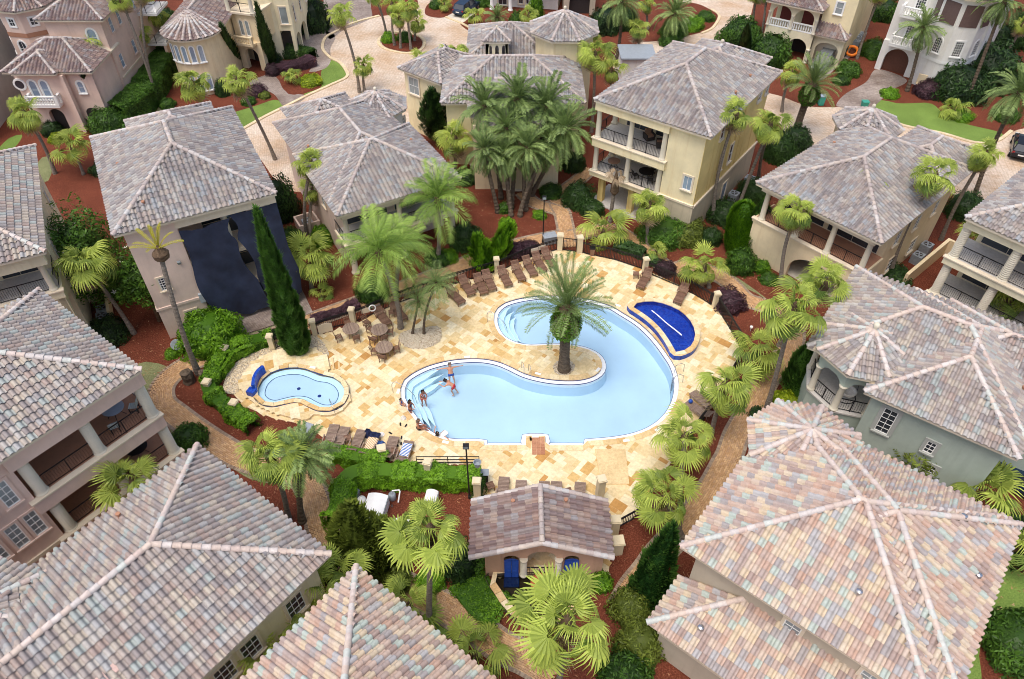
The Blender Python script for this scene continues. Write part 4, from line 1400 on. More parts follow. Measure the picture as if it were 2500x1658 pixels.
# ---- tall yellow house with two loggias
f5 = Frame(*(6.66, 56.13), -36.3)
h5 = house('yellow_house', f5, 5, 7, 'tall yellow house with stacked corner loggias beyond the pool gate')
roof(h5, [Block(f5.rect(0, 10.3, 0, 13.75), 9.8), Block(f5.rect(2.0, 8.6, 8, 15.6), 9.9)], 'tile_grey', 'trim')
ball_finial(h5, (*f5.p(5.2, 12.1), 11.5))
walls(h5, f5.rect(0.5, 9.75, 3.7, 13.25), 3.2, 9.7, 'yellow')
walls(h5, f5.rect(6.7, 9.75, 0.5, 3.7), 3.2, 9.7, 'yellow', 'front_wing')
walls(h5, f5.rect(9.75, 9.79, 0.5, 13.25), 3.2, 9.68, 'ochre', 'side_wall')
walls(h5, f5.rect(0.6, 9.85, 3.7, 13.3), 0, 3.2, 'plinth', 'plinth'); walls(h5, f5.rect(6.6, 9.85, 0.42, 3.7), 0, 3.2, 'plinth', 'plinth')
beam(h5, f5, 6.55, 9.9, 0.36, 0.5, 3.12, 3.3, 'trim', 'moulding'); beam(h5, f5, 9.8, 9.95, 0.36, 13.4, 3.12, 3.3, 'trim', 'moulding')
beam(h5, f5, 0.05, 6.8, 0.2, 0.6, 8.9, 9.6, 'yellow')
loggia(h5, f5, 0.0, 6.85, 0.2, 3.7, 6.37, 8.9, [0.34, 3.4, 6.42], 'tilefloor', 'yellow', r=0.22, rail_left=True, slab=0.75)
loggia(h5, f5, 0.0, 6.85, 0.2, 3.7, 3.2, 5.62, [0.34, 3.45, 6.43], 'tilefloor', 'yellow', r=0.22, rail_left=True, slab=0.45)
for uu in (0.95, 3.95, 6.3):
 b = MB(); b.box((*f5.p(uu, 1.0), 1.37), (0.5, 0.5, 2.75), f5.a); b.build('pillar', M['ochre'], world_parent=h5)
column(h5, f5.w(0.3, 3.4, 6.4), 2.5, 0.22); column(h5, f5.w(0.3, 3.4, 3.2), 2.4, 0.22)
for zf in (3.25, 6.4):
 glass_door(h5, f5.w(2.6, 3.7, zf), -126.3, 2.6, 2.3); glass_door(h5, f5.w(5.3, 3.7, zf), -126.3, 2.4, 2.3)
b = MB(); b.prism(f5.rect(0.2, 6.6, 0.2, 3.7), 0, 0.08, True, False); b.build('patio', M['tilefloor'], world_parent=h5)
window(h5, f5.w(8.95, 0.5, 4.5), -126.3, 0.75, 1.25, 'glass_blue', nx=2, ny=1)
for vv, z, w, h in ((4.9, 4.4, 0.6, 1.6), (6.8, 4.3, 0.6, 1.7), (3.7, 7.9, 0.6, 1.25), (11.0, 8.2, 0.7, 0.9), (12.6, 8.2, 0.5, 0.9)): window(h5, f5.w(9.79, vv, z), -36.3, w, h, nx=1, ny=2)
window(h5, f5.w(9.85, 7.1, 0.1), -36.3, 0.9, 2.0, 'glass_blue', nx=1, ny=1, sill=False)
vent(h5, f5.w(9.2, 6.5, 10.4)); vent(h5, f5.w(9.0, 9.8, 10.5))

# ---- house with upper loggia right of it
f6 = Frame(*(18.70, 48.60), -48.2)
h6 = house('loggia_house', f6, 5, 7, 'cream two storey house with loggia over an arch and octagonal turret')
bl = [Block(f6.rect(0, 10.3, 0, 14.3), 6.8), Block(f6.rect(4.2, 10.0, 9.5, 17.2), 6.9), Block(octagon(*f6.p(1.1, 14.4), 2.85, 8, 20), 7.0, 0.5)]
roof(h6, bl, 'tile_grey', 'trim')
ball_finial(h6, (*f6.p(1.1, 14.4), 8.35))
walls(h6, f6.rect(0.6, 9.7, 3.3, 13.6), 0, 6.7, 'cream'); walls(h6, octagon(*f6.p(1.1, 14.4), 2.4, 8, 20), 0, 6.95, 'cream', 'turret_wall')
beam(h6, f6, 0.4, 9.8, 0.4, 0.75, 6.15, 6.65)
loggia(h6, f6, 0.3, 9.9, 0.4, 3.3, 3.6, 6.15, [0.9, 3.9, 6.65, 9.45], 'terracotta', 'cream', r=0.22, slab=0.3)
arch_wall(h6, f6.p(0.4, 0.45), -138.2, 9.5, 0, 3.35, [(5.9, 4.0, 1.0, 2.45)], 'cream')
beam(h6, f6, 9.55, 9.8, 0.8, 3.3, 0, 3.35, 'cream', 'side_wall')
b = MB(); b.prism(f6.rect(0.5, 9.6, 0.8, 3.3), 0, 0.06, True, False); b.build('patio', M['concrete'], world_parent=h6)
column(h6, f6.w(7.6, 0.75, 0.05), 2.2, 0.2)
glass_door(h6, f6.w(2.9, 3.3, 3.65), -138.2, 3.8, 2.4); glass_door(h6, f6.w(7.2, 3.3, 3.65), -138.2, 4.2, 2.4); glass_door(h6, f6.w(5.8, 3.3, 0.1), -138.2, 4.4, 2.4)
for vv in (5, 8, 11): window(h6, f6.w(9.7, vv, 3.9), -48.2, 0.7, 1.3)
for vv in (6, 9.5): window(h6, f6.w(9.7, vv, 0.9), -48.2, 0.9, 1.2)
vent(h6, f6.w(1.3, 8.5, 7.4)); vent(h6, f6.w(8.8, 7, 7.5))

# ---- balcony house at the left edge
f7 = Frame(*(-19.28, 26.15), 52.4)
h7 = house('balcony_house', f7, -7, 5, 'pale pink house with twisted column balconies at the left edge')
roof(h7, [Block(f7.rect(-15.5, 0, 0, 10.34), 9.9)], 'tile_mix', 'trim')
walls(h7, f7.rect(-15, -0.5, 3.4, 9.8), 0, 9.8, 'pinkish'); walls(h7, f7.rect(-15, -7.15, 0.6, 3.4), 0, 9.8, 'pinkish', 'front_wing')
beam(h7, f7, -7.3, 0.02, 0.35, 0.8, 8.6, 9.7, 'pinkish')
loggia(h7, f7, -7.4, 0.0, 0.35, 3.4, 6.05, 8.6, [-6.7, -3.5, -0.33], 'terracotta', 'pinkish', True, 0.27, rail_right=True, slab=0.95, colv=0.75)
loggia(h7, f7, -7.4, 0.1, 0.35, 3.4, 2.6, 5.1, [-6.68, -3.35, -0.25], 'terracotta', 'pinkish', True, 0.27, rail_right=True, slab=0.5, colv=0.75)
for uu in (-6.7, -3.4, -0.3):
 b = MB(); b.box((*f7.p(uu, 0.9), 1.05), (0.6, 0.6, 2.1), f7.a); b.build('pillar', M['pinkish'], world_parent=h7)
for zf in (2.65, 6.1):
 glass_door(h7, f7.w(-5.1, 3.4, zf), -37.6, 3.2, 2.3); glass_door(h7, f7.w(-1.9, 3.4, zf), -37.6, 2.6, 2.3)
for uu, z in ((-7.8, 3.8), (-8.75, 3.8), (-9.8, 3.8), (-7.95, 6.6), (-9.2, 6.6), (-10.6, 6.6)):
 window(h7, f7.w(uu, 0.6, z), -37.6, 0.62, 1.75, 'blind', 'trim_white', 'pinkish', 2, 4)

beam(h7, f7, -15, -7.1, 0.5, 0.6, 2.35, 2.6, 'trim', 'moulding')
b = MB(); b.prism(f7.rect(-7.1, 0.4, -0.2, 3.4), 0, 0.06, True, False); b.build('patio', M['terracotta'], world_parent=h7)

# ---- house further up the left edge
f12 = Frame(*(-28.83, 36.21), 27.0)
h12 = house('edge_house', f12, -4, 6, 'ivory house with arched side wall cut by the left frame edge')
roof(h12, [Block(f12.rect(-10.4, 0, 0, 14.2), 9.8)], 'tile_mix', 'trim')
walls(h12, f12.rect(-9.9, -0.5, 3.2, 13.7), 0, 9.7, 'ivory')
beam(h12, f12, -10, -0.3, 0.35, 0.75, 8.7, 9.6, 'ivory')
loggia(h12, f12, -10, -0.3, 0.35, 3.2, 6.55, 8.7, [-8.8, -4.4, -0.78], 'tilefloor', 'ivory', rail_right=True, slab=0.6)
arch_wall(h12, f12.p(-9.9, 0.5), 27 - 90, 9.5, 0, 5.95, [(2.2, 2.4, 3.6, 5.0), (6.2, 3.0, 3.4, 5.0)], 'ivory')
arch_wall(h12, f12.p(-0.45, 0.5), 27, 2.9, 0, 5.95, [(1.45, 1.7, 4.0, 5.0)], 'ivory')
glass_door(h12, f12.w(-2.6, 3.2, 6.6), 27 - 90, 2.2, 2.0); glass_door(h12, f12.w(-6.6, 3.2, 6.6), 27 - 90, 2.6, 2.0)
for vv, z, h in ((9.1, 4.4, 1.1), (5.1, 6.2, 1.1), (7.9, 0.9, 1.3), (11.6, 6.4, 1.2), (11.4, 2.2, 1.2), (5.4, 2.4, 1.2)): window(h12, f12.w(-0.5, vv, z), 27, 0.6, h, nx=2, ny=3)

# ---- house at the right edge
f11 = Frame(*(29.59, 39.83), -49.0)
h11 = house('column_house', f11, 5, 5, 'ivory house with ringed columns cut by the right frame edge')
roof(h11, [Block(f11.rect(0, 10.4, 0, 13.0), 9.8)], 'tile_grey', 'trim')
walls(h11, f11.rect(0.5, 9.9, 3.6, 12.6), 0, 9.7, 'ivory')
beam(h11, f11, 0.1, 10.2, 0.35, 0.8, 8.95, 9.65, 'ivory')
loggia(h11, f11, -0.1, 10.3, 0.3, 3.6, 6.42, 8.95, [0.3, 3.58, 6.9, 10.0], 'tilefloor', 'ivory', True, 0.27, rail_left=True, slab=0.55, colv=0.75)
loggia(h11, f11, -0.1, 10.3, 0.3, 3.6, 3.2, 5.85, [0.3, 3.45, 6.8, 10.0], 'tilefloor', 'ivory', True, 0.27, rail_left=True, slab=0.5, colv=0.75)
for uu in (0.3, 3.5, 6.9, 10.0): column(h11, f11.w(uu, 0.75, 0), 2.7, 0.27, True)
for zf in (0.05, 3.3, 6.5): glass_door(h11, f11.w(2.6, 3.6, zf), -139, 3.6, 2.3); glass_door(h11, f11.w(6.8, 3.6, zf), -139, 3.6, 2.3)
b = MB(); b.prism(f11.rect(0.0, 10.3, 0.0, 3.6), 0, 0.06, True, False); b.build('patio', M['greypave'], world_parent=h11)
b = MB(); b.prism(f11.rect(-0.6, 0.9, 8.2, 12.0), 0, 0.05);
for uu in (-2.6, ):
 bb = MB(); bb.prism(f11.rect(-2.7, -2.45, 3.6, 10.5), 0, 1.5); bb.prism(f11.rect(-2.45, 0.5, 10.25, 10.5), 0, 1.5); bb.build('yard_wall', M['cream'], world_parent=h11)

# ---- sage green house on the right
f8g = Frame(*(23.12, 38.61), -36.0)
h8g = house('sage_house', f8g, 6, -5, 'sage green house with open octagonal corner loggia at right')
tc = f8g.p(2.9, -7.4)
bl = [Block(f8g.rect(0, 11.85, -9.2, 0), 6.6), Block(f8g.rect(3.9, 11.85, -10.85, -0.05), 6.6), Block(octagon(*tc, 3.05, 8, 6), 6.85, 0.47), Block(f8g.rect(6.0, 14.5, -6.6, 0.2), 6.6)]
roof(h8g, bl, 'tile_mix', 'trim')
ball_finial(h8g, (*tc, 8.2), 0.2)
walls(h8g, f8g.rect(4.4, 11.3, -10.4, -0.5), 0, 6.5, 'sage'); walls(h8g, f8g.rect(0.6, 4.4, -4.6, -0.5), 0, 6.5, 'sage', 'rear_wall')
beam(h8g, f8g, 11.3, 14.2, -6.2, -0.2, 0, 6.5, 'sage', 'wall')
oc = octagon(*tc, 2.6, 8, 6)
b = MB(); b.prism(oc, 0, 3.35); b.build('loggia_base', M['sage'], world_parent=h8g)
b = MB(); b.prism(octagon(*tc, 2.72, 8, 6), 3.3, 3.42); b.build('loggia_floor', M['tilefloor'], world_parent=h8g)
b = MB()
oi = octagon(*tc, 2.3, 8, 6); oo = octagon(*tc, 2.62, 8, 6)
strip(b, oi, oi, 5.95, 6.75); strip(b, oo, oo, 6.75, 5.95); strip(b, oo, oi, 5.95, 5.95)
b.build('ring_beam', M['sage'], world_parent=h8g)
for k in range(8):
 q0 = Vector(oc[k]); q1 = Vector(oc[(k + 1) % 8])
 cc = Vector(tc) + (q0 - Vector(tc)) * 0.94
 fu = (cc.x - f8g.o[0]) * f8g.c + (cc.y - f8g.o[1]) * f8g.s
 if fu < 4.6:
  column(h8g, (cc.x, cc.y, 3.4), 2.1, 0.2)
  # arch between this column and the next
  qm = (q0 + q1) / 2; d = q1 - q0; L = d.length
  ang = math.degrees(math.atan2(qm.y - tc[1], qm.x - tc[0]))
  Pm = Vector(tc) + (q0 - Vector(tc)) * 0.99
  arch_wall(h8g, Pm, ang, L * 0.99, 5.3, 6.1, [(L / 2, L - 0.5, 5.32, 5.95)], 'sage', 0.25, 'arch')
  c2 = Vector(tc) + (q1 - Vector(tc)) * 0.94
  fu2 = (c2.x - f8g.o[0]) * f8g.c + (c2.y - f8g.o[1]) * f8g.s
  if fu2 < 4.8:
   dd = (c2 - cc).normalized()
   railing(h8g, cc + dd * 0.2, c2 - dd * 0.2, 3.4)
window(h8g, f8g.w(5.62, -10.4, 3.85), -126, 0.75, 1.95, nx=2, ny=5, surround='grey_st', sur=0.22)
window(h8g, f8g.w(8.7, -10.4, 2.5), -126, 0.75, 0.6, nx=3, ny=2, surround='grey_st', sur=0.18)
window(h8g, f8g.w(8.2, -10.4, 3.9), -126, 0.5, 0.9, nx=2, ny=3, surround='grey_st', sur=0.18)
vent(h8g, f8g.w(11.0, -6.0, 7.1))

# ---- large warm roof, lower right
f8 = Frame(0.0, 0.0, -39.0)
h8 = house('warm_roof_house', f8, 1, 24, 'taupe house under a big peach and mint tiled roof')
t8 = (15.2, 23.35)
bl = [Block(f8.rect(-5.0, 6.3, 18.7, 29.8), 6.9), Block(f8.rect(-2.9, 7.0, 19.9, 29.85), 6.95), Block(octagon(*t8, 3.05, 8, 12), 7.15, 0.46)]
roof(h8, bl, 'tile_warm', 'trim')
low = Block(f8.rect(-4.75, 7.5, 16.15, 19.25), 3.6, 0.48, [True, False, False, True])
roof(h8, [low], 'tile_warm', 'trim', wname='lower_roof')
walls(h8, f8.rect(-4.3, 6.1, 19.25, 29.2), 0, 6.8, 'taupe')
walls(h8, octagon(*t8, 2.5, 8, 12), 0, 7.1, 'taupe', 'turret_wall')
walls(h8, f8.rect(-4.2, 7.2, 16.75, 19.25), 0, 3.5, 'taupe', 'lower_wall')
beam(h8, f8, -4.3, 7.25, 16.66, 16.75, 2.2, 2.32, 'trim', 'moulding')
window(h8, f8.w(0.68, 19.25, 5.05), -129, 0.78, 0.72, 'blind', nx=2, ny=2)
window(h8, f8.w(4.2, 19.25, 5.05), -129, 0.78, 0.72, 'blind', nx=2, ny=2)
for uu, vv, zz in ((2.2, 20.9, 8.0), (-2.6, 17.2, 4.15), (4.6, 27.5, 8.1), (6.1, 25.5, 7.3)):
 b = MB(); b.lathe([(0.1, -0.1), (0.1, 0.08), (0.17, 0.1), (0.14, 0.22), (0.05, 0.26)], (*f8.p(uu, vv), zz), 10); b.build('roof_vent', M['steel'], world_parent=h8)
M['mortar'] = plain('pink_mortar', lin(206, 176, 166), 0.9)
pb_ = Vector(f8.w(-4.9, 18.75, 6.98))

# ---- big grey roof, lower left
f9 = Frame(*(-8.49, 17.44), 52.1)
h9 = house('grey_roof_house', f9, -6, 5, 'olive walled house under the big grey tiled roof, lower left')
t9 = f9.p(-11.9, 9.2)
bl = [Block(f9.rect(-18, 0, 0, 10.3), 6.6), Block(octagon(*t9, 3.3, 8, 8), 6.95, 0.46), Block(f9.rect(-10.0, -5.3, 3.6, 9.3), 7.25, 0.5)]
roof(h9, bl[:2], 'tile_mix', 'trim')
walls(h9, f9.rect(-17.4, -0.6, 0.6, 9.7), 0, 6.5, 'ivory')
for uu in (-4.8, -6.2, -2.2): window(h9, f9.w(uu, 0.6, 3.6), -37.9, 0.95, 1.5, nx=3, ny=3)
for uu in (-3.2, -7.5): window(h9, f9.w(uu, 0.6, 0.7), -37.9, 0.95, 1.3, nx=3, ny=3)
vent(h9, f9.w(-5.0, 9.0, 7.35), 'terracotta')
for uu, vv in ((-9.6, 2.4), (-9.0, 2.4), (-9.3, 2.0), (-11.2, 2.6), (-11.7, 2.6), (-11.45, 2.2)):
 b = MB(); zz = 6.6 + 0.48 * vv
 b.box((0, 0, 0), (0.34, 0.38, 0.05)); me = b.mesh('patch', M['mortar'])
 o = put('mortar_patch', me, world_parent=h9, matrix=f9.m(uu, vv, zz + 0.09) @ Matrix.Rotation(math.atan(0.48), 4, 'X'))

# ---- peaked roof at the bottom edge
f10 = Frame(*(-7.18, 16.80), 52.0)
h10 = house('peaked_roof_house', f10, -5, -5, 'house with pale multicoloured tiled hip at the bottom edge')
roof(h10, [Block(f10.rect(-13.5, 0, -10.3, 0), 6.6)], 'tile_warm', 'trim')
walls(h10, f10.rect(-13, -0.6, -9.8, -0.6), 0, 6.5, 'cream')

# ---- yellow house with cupola and octagonal tower (top centre)
f3 = Frame(0, 0, 0)
h3 = house('cupola_house', f3, 0, 67, 'yellow house with a little cupola behind the date palm clump')
fl = Frame(-10.8, 69.5, -38)
bl = [Block(f3.rect(-6.4, 6.6, 62.0, 71.4), 6.5), Block([(-3.9, 60.0), (-1.6, 57.6), (2.4, 57.6), (4.7, 60.0), (4.7, 66.8), (-3.9, 66.8)], 6.5),
   Block(fl.rect(0, 5.6, -0.4, 6.2), 6.5), Block(f3.rect(-4.5, 4.0, 71.0, 79.0), 6.6)]
roof(h3, bl, 'tile_grey', 'trim', singles=120)
oct3 = octagon(5.1, 72.6, 3.5, 8, 22.5)
cup = Block(f3.rect(-2.75, -0.15, 69.9, 72.4), 8.75, 0.62)
roof(h3, [Block(oct3, 9.0, 0.5)], 'tile_grey', 'trim', singles=60, wname='tower_roof')
roof(h3, [cup], 'tile_grey', 'trim', singles=20, wname='cupola_roof')
ball_finial(h3, (5.1, 72.6, 10.65)); ball_finial(h3, (-1.45, 71.15, 9.5), 0.12)
walls(h3, f3.rect(-6.0, 6.1, 62.5, 71.0), 0, 6.4, 'yellow'); walls(h3, f3.rect(-3.4, 4.2, 58.2, 63.0), 0, 6.4, 'cream', 'bay_wall')
walls(h3, fl.rect(0.4, 5.2, 0.0, 5.8), 0, 6.4, 'yellow', 'wing_wall'); walls(h3, octagon(5.1, 72.6, 3.0, 8, 22.5), 0, 8.9, 'yellow', 'tower_wall')
arch_wall(h3, (-2.5, 70.1), -90, 2.1, 7.0, 8.65, [(0.4, 0.36, 8.0, 8.35), (1.05, 0.36, 8.0, 8.35), (1.7, 0.36, 8.0, 8.35)], 'ivory', 0.3, 'cupola_wall')
arch_wall(h3, (-0.35, 70.1), 0, 2.1, 7.0, 8.65, [(0.4, 0.36, 8.0, 8.35), (1.05, 0.36, 8.0, 8.35), (1.7, 0.36, 8.0, 8.35)], 'ivory', 0.3, 'cupola_wall')
arch_wall(h3, (-2.5, 72.2), 180, 2.1, 7.0, 8.65, [(0.4, 0.36, 8.0, 8.35), (1.05, 0.36, 8.0, 8.35), (1.7, 0.36, 8.0, 8.35)], 'ivory', 0.3, 'cupola_wall')
window(h3, fl.w(1.6, 0.0, 4.2), -128, 1.3, 1.7, 'blind', nx=2, ny=2)
window(h3, (-1.9, 58.2, 3.9), -90, 1.3, 1.5, 'glass_blue', nx=2, ny=2)
window(h3, f3.w(6.1, 64.5, 4.0), 0, 0.7, 1.4); beam(h3, f3, -6.08, -3.4, 62.4, 62.5, 3.2, 3.4, 'trim', 'moulding')

def shade_panel(root, p, ang, w, h):
 b = MB(); b.box((0, 0.04, h / 2), (w, 0.06, h), 0, wall_axes(p, ang)); return b.build('arch_shade_panel', M['dark'], world_parent=root)  # plain dark panel, its colour stands in for the shade inside the arches
# ---- pool house
fp = Frame(0, 0, 0)
hp = house('pool_house', fp, 1.5, 20.5, 'small gabled pool house with blue arched doors below the deck')
bp_ = Block(f3.rect(-2.2, 5.25, 19.3, 22.7), 2.95, 0.40, [False, True, False, True])
roof(hp, [bp_], 'tile_brown', 'poolhouse')
# verge tiles along the two gable rakes
T_, C_ = get_tiles('tile_brown')
rf = [c for c in hp.children if c.name.startswith('roof')][0]
for x0, x1 in ((-2.2, 1.525), (5.25, 1.525)):
 for yy in (19.28, 22.72):
  lo, hi = Vector((x0, yy, 2.95)), Vector((x1, yy, 2.95 + 0.40 * 3.725))
  dv = (hi - lo); L = dv.length; dv /= L
  n_ = int(L / 0.38); side = dv.cross(Vector((0, 0, 1))).normalized(); nz = side.cross(dv)
  for k in range(n_):
   q = lo + dv * (L * k / n_) + nz * 0.03
   put('ridge_tile', random.choice(C_), rf, matrix=Matrix(((side.x, dv.x, nz.x, q.x), (side.y, dv.y, nz.y, q.y), (side.z, dv.z, nz.z, q.z), (0, 0, 0, 1))))
arch_wall(hp, (-1.45, 19.8), -90, 6.35, 0, 2.9, [(1.42, 0.78, 1.95, 2.25), (3.05, 1.56, 2.0, 2.68), (4.65, 0.78, 1.95, 2.25)], 'poolhouse', 0.3, 'front_wall')
b = MB()
b.add([(-1.45, 19.8, 2.9), (4.9, 19.8, 2.9), (4.9, 19.8, 2.95 + 0.14), (1.525, 19.8, 4.35), (-1.45, 19.8, 3.1)], [(0, 1, 2, 3, 4)])
b.build('gable', M['poolhouse'], world_parent=hp)
arch_wall(hp, (4.9, 22.3), 90, 6.35, 0, 2.9, [(3.3, 1.6, 2.0, 2.68)], 'poolhouse', 0.3, 'rear_wall')
beam(hp, fp, -1.45, -1.15, 20.1, 22.0, 0, 2.9, 'poolhouse', 'side_wall'); beam(hp, fp, 4.6, 4.9, 20.1, 22.0, 0, 2.9, 'poolhouse', 'side_wall')
beam(hp, fp, 0.4, 0.55, 20.1, 22.0, 0, 2.9, 'poolhouse', 'partition'); beam(hp, fp, 2.55, 2.7, 20.1, 22.0, 0, 2.9, 'poolhouse', 'partition')
for cx in (-0.03, 3.2):
 d = MB()
 for s in (-1, 1):
  d.box((cx + s * 0.195, 19.68, 1.0), (0.375, 0.05, 2.0))
  d.box((cx + s * 0.195, 19.65, 0.62), (0.26, 0.03, 0.75)); d.box((cx + s * 0.195, 19.65, 1.5), (0.26, 0.03, 0.75))
 dr = d.build('door', M['navy_door'], world_parent=hp)
 d = MB(); pts = [(cx - 0.38 * math.cos(t), 1.95 + 0.28 * math.sin(t)) for t in np.linspace(0, math.pi, 10)]
 d.add([(x, 19.655, z) for x, z in pts], [tuple(range(10))]); d.build('door_head', M['navy_door'], dr)
 d = MB(); d.box((cx, 19.42, 0.0), (0.85, 0.5, 0.1)); d.build('door_sill', M['blue_tile'], dr)
column(hp, (0.63, 19.75, 0.3), 1.7, 0.17, True); column(hp, (2.5, 19.75, 0.3), 1.7, 0.17, True)
railing(hp, (0.82, 19.72), (2.3, 19.72), 0.3, 0.85, 0.0)
b = MB(); b.box((1.55, 20.2, 0.13), (2.3, 0.9, 0.3)); b.build('porch_floor', M['flag'], world_parent=hp)
for x_, y_ in ((0.05, 22.1), (2.9, 22.1)): vent(hp, (x_ , 22.1, 3.75 if x_ < 1 else 3.85))

# ---- peach house with turret, top left
fa = Frame(0, 0, 0)
ha = house('peach_house', fa, -45, 74, 'peach house with octagonal turret and white balcony, top left')
bl = [Block(fa.rect(-49.4, -40.7, 68.9, 76.0), 6.2, 0.52), Block(fa.rect(-48.2, -43.9, 68.3, 73.0), 6.3, 0.55), Block(fa.rect(-47.0, -40.3, 73.7, 86), 9.3, 0.5), Block(octagon(-50.0, 78.2, 3.4, 8, 10), 9.6, 0.5)]
roof(ha, bl, 'tile_brown', 'trim', singles=0)
walls(ha, fa.rect(-48.9, -41.1, 69.5, 76), 0, 6.1, 'pinkish'); walls(ha, fa.rect(-46.5, -40.9, 74.2, 86), 0, 9.2, 'pinkish', 'main_wall')
walls(ha, octagon(-50.0, 78.2, 2.9, 8, 10), 0, 9.5, 'pinkish', 'turret_wall')
b = MB(); o1 = octagon(-50.0, 78.2, 2.95, 8, 10); strip(b, o1, o1, 6.9, 7.35); b.build('turret_band', M['terracotta'], world_parent=ha)
for k in (4, 5, 6):
 a = 10 + 22.5 + 45 * k
 q = (-50.0 + 2.68 * math.cos(R(a)), 78.2 + 2.68 * math.sin(R(a)))
 window(ha, (*q, 8.0), a, 0.65, 0.75, nx=2, ny=2, surround='trim_white', sill=False)
 window(ha, (*q, 4.9), a, 0.85, 1.6, 'glass', nx=2, ny=2, arch=True, surround='trim_white')
arch_wall(ha, (-48.4, 68.95), -90, 4.7, 0, 6.1, [(2.4, 1.5, 1.7, 2.4)], 'pinkish', 0.5, 'front_wall')
for cx in (-47.0, -45.9): window(ha, (cx, 68.95, 3.45), -90, 0.72, 1.95, 'glass_blue', nx=1, ny=2, arch=True, surround='trim_white')
b = MB(); b.box((-46.3, 68.6, 3.05), (3.0, 0.9, 0.25)); b.build('balcony_slab', M['trim_white'], world_parent=ha)
balustrade(ha, (-47.7, 68.25), (-44.9, 68.25), 3.15, 0.95); balustrade(ha, (-44.85, 68.3), (-44.85, 68.9), 3.15, 0.95, step=0.3); balustrade(ha, (-47.75, 68.3), (-47.75, 68.9), 3.15, 0.95, step=0.3)
arch_wall(ha, (-43.7, 69.4), -90, 2.6, 0, 6.1, [(1.2, 1.4, 1.7, 2.3)], 'pinkish', 0.4, 'side_front')
b = MB(); b.box((-43.7, 68.85, 3), (0.35, 0.5, 6.0)); b.build('pilaster', M['pinkish'], world_parent=ha)
window(ha, (-42.6, 69.4, 3.9), -90, 0.6, 1.2, 'glass_blue', nx=1, ny=2, arch=True, surround='trim_white')
b = MB(); b.lathe([(0.42, 0), (0.42, 0.08)], (0, 0, 0), 20); me = b.mesh('round_window', M['glass'])
o = put('window', me, world_parent=ha, matrix=Matrix.Translation((-48.2, 68.95, 5.0)) @ Matrix.Rotation(R(90), 4, 'X') )
b = MB(); b.lathe([(0.62, 0), (0.62, 0.1), (0.44, 0.12), (0.44, 0.0)], (0, 0, 0), 20); put('surround', b.mesh('surround', M['trim_white']), o)
window(ha, (-42.2, 74.2, 6.6), -90, 0.9, 1.7, 'glass_blue', nx=1, ny=2, arch=True, surround='trim_white')
for vv, z in ((76, 7.3), (78, 7.3), (75.5, 3.8), (79, 3.8), (82, 3.9), (82, 7.3)): window(ha, (-40.9, vv, z), 0, 0.7, 1.4, 'glass_blue', nx=1, ny=2, surround='pinkish')
b = MB(); b.box((-40.88, 77.5, 1.0), (0.08, 0.9, 2.0)); b.build('door', M['pinkish'], world_parent=ha)
b = MB(); b.box((-40.85, 79.5, 3.1), (0.1, 10, 0.15)); b.build('moulding', M['trim'], world_parent=ha)
# rear balconies seen past the corner
for zf in (3.3, 6.6):
 b = MB(); b.box((-39.9, 84.0, zf), (2.2, 3.6, 0.25)); b.build('balcony_slab', M['trim_white'], world_parent=ha)
 railing(ha, (-38.85, 82.3), (-38.85, 85.7), zf + 0.1); railing(ha, (-40.9, 82.25), (-38.9, 82.25), zf + 0.1)
arch_wall(ha, (-38.9, 82.2), 0, 3.6, 0, 3.2, [(1.8, 2.2, 1.4, 2.6)], 'pinkish', 0.3, 'arcade')

shade_panel(ha, (-46.0, 69.5, 0), -90, 1.7, 2.5); shade_panel(ha, (-42.5, 69.5, 0), -90, 1.6, 2.4)
# ---- cream house with rounded turret, top left of centre
fb = Frame(0, 0, 0)
hb = house('round_turret_house', fb, -33, 84, 'cream house with rounded tower and ivy columns beside the forecourt')
cx, cy, r_ = -34.2, 79.4, 3.15
rp = [(cx + r_ * math.cos(R(a)), cy + r_ * math.sin(R(a))) for a in np.linspace(180, 360, 13)] + [(cx + r_, 87), (cx - r_, 87)]
roof(hb, [Block(rp, 6.2, 0.58)], 'tile_brown', 'trim', singles=0)
rw = [(cx + 2.7 * math.cos(R(a)), cy + 2.7 * math.sin(R(a))) for a in np.linspace(180, 360, 13)] + [(cx + 2.7, 87), (cx - 2.7, 87)]
walls(hb, rw, 0, 6.15, 'cream', 'tower_wall')
for a in (225, 243, 261, 279, 297):
 q = (cx + 2.72 * math.cos(R(a)), cy + 2.72 * math.sin(R(a)))
 window(hb, (*q, 3.7), a, 0.5, 1.75, 'glass_blue', nx=1, ny=1, arch=True, surround='trim_white', sur=0.07)
 if a in (261, 279, 297): window(hb, (*q, 0.6), a, 0.5, 1.7, 'glass_blue', nx=1, ny=1, arch=True, surround='trim_white', sur=0.07)
fbe = Frame(-31.5, 83.6, -17)
walls(hb, fbe.rect(0.1, 3.2, 0.2, 4), 3.2, 6.3, 'cream', 'entrance_wall')
arch_wall(hb, fbe.p(0.1, 0.1), -107, 3.1, 0, 3.3, [(1.55, 1.7, 1.6, 2.45)], 'cream', 0.6, 'entrance_arch')
b = MB(); b.prism(fbe.rect(-0.1, 3.4, -0.1, 4), 6.3, 6.5); b.build('balcony_slab', M['trim'], world_parent=hb)
railing(hb, fbe.p(0.1, 0.1), fbe.p(3.1, 0.1), 6.5, 1.0, 0.0); railing(hb, fbe.p(0.05, 3.9), fbe.p(0.05, 0.1), 6.5, 1.0, 0.0)
for uu in (0.1, 3.1): column(hb, fbe.w(uu, 0.1, 6.5), 2.6, 0.22)
for uu in (1.2, 1.95): window(hb, fbe.w(uu, 0.2, 3.9), -107, 0.5, 1.7, 'blind', nx=1, ny=1, arch=True)
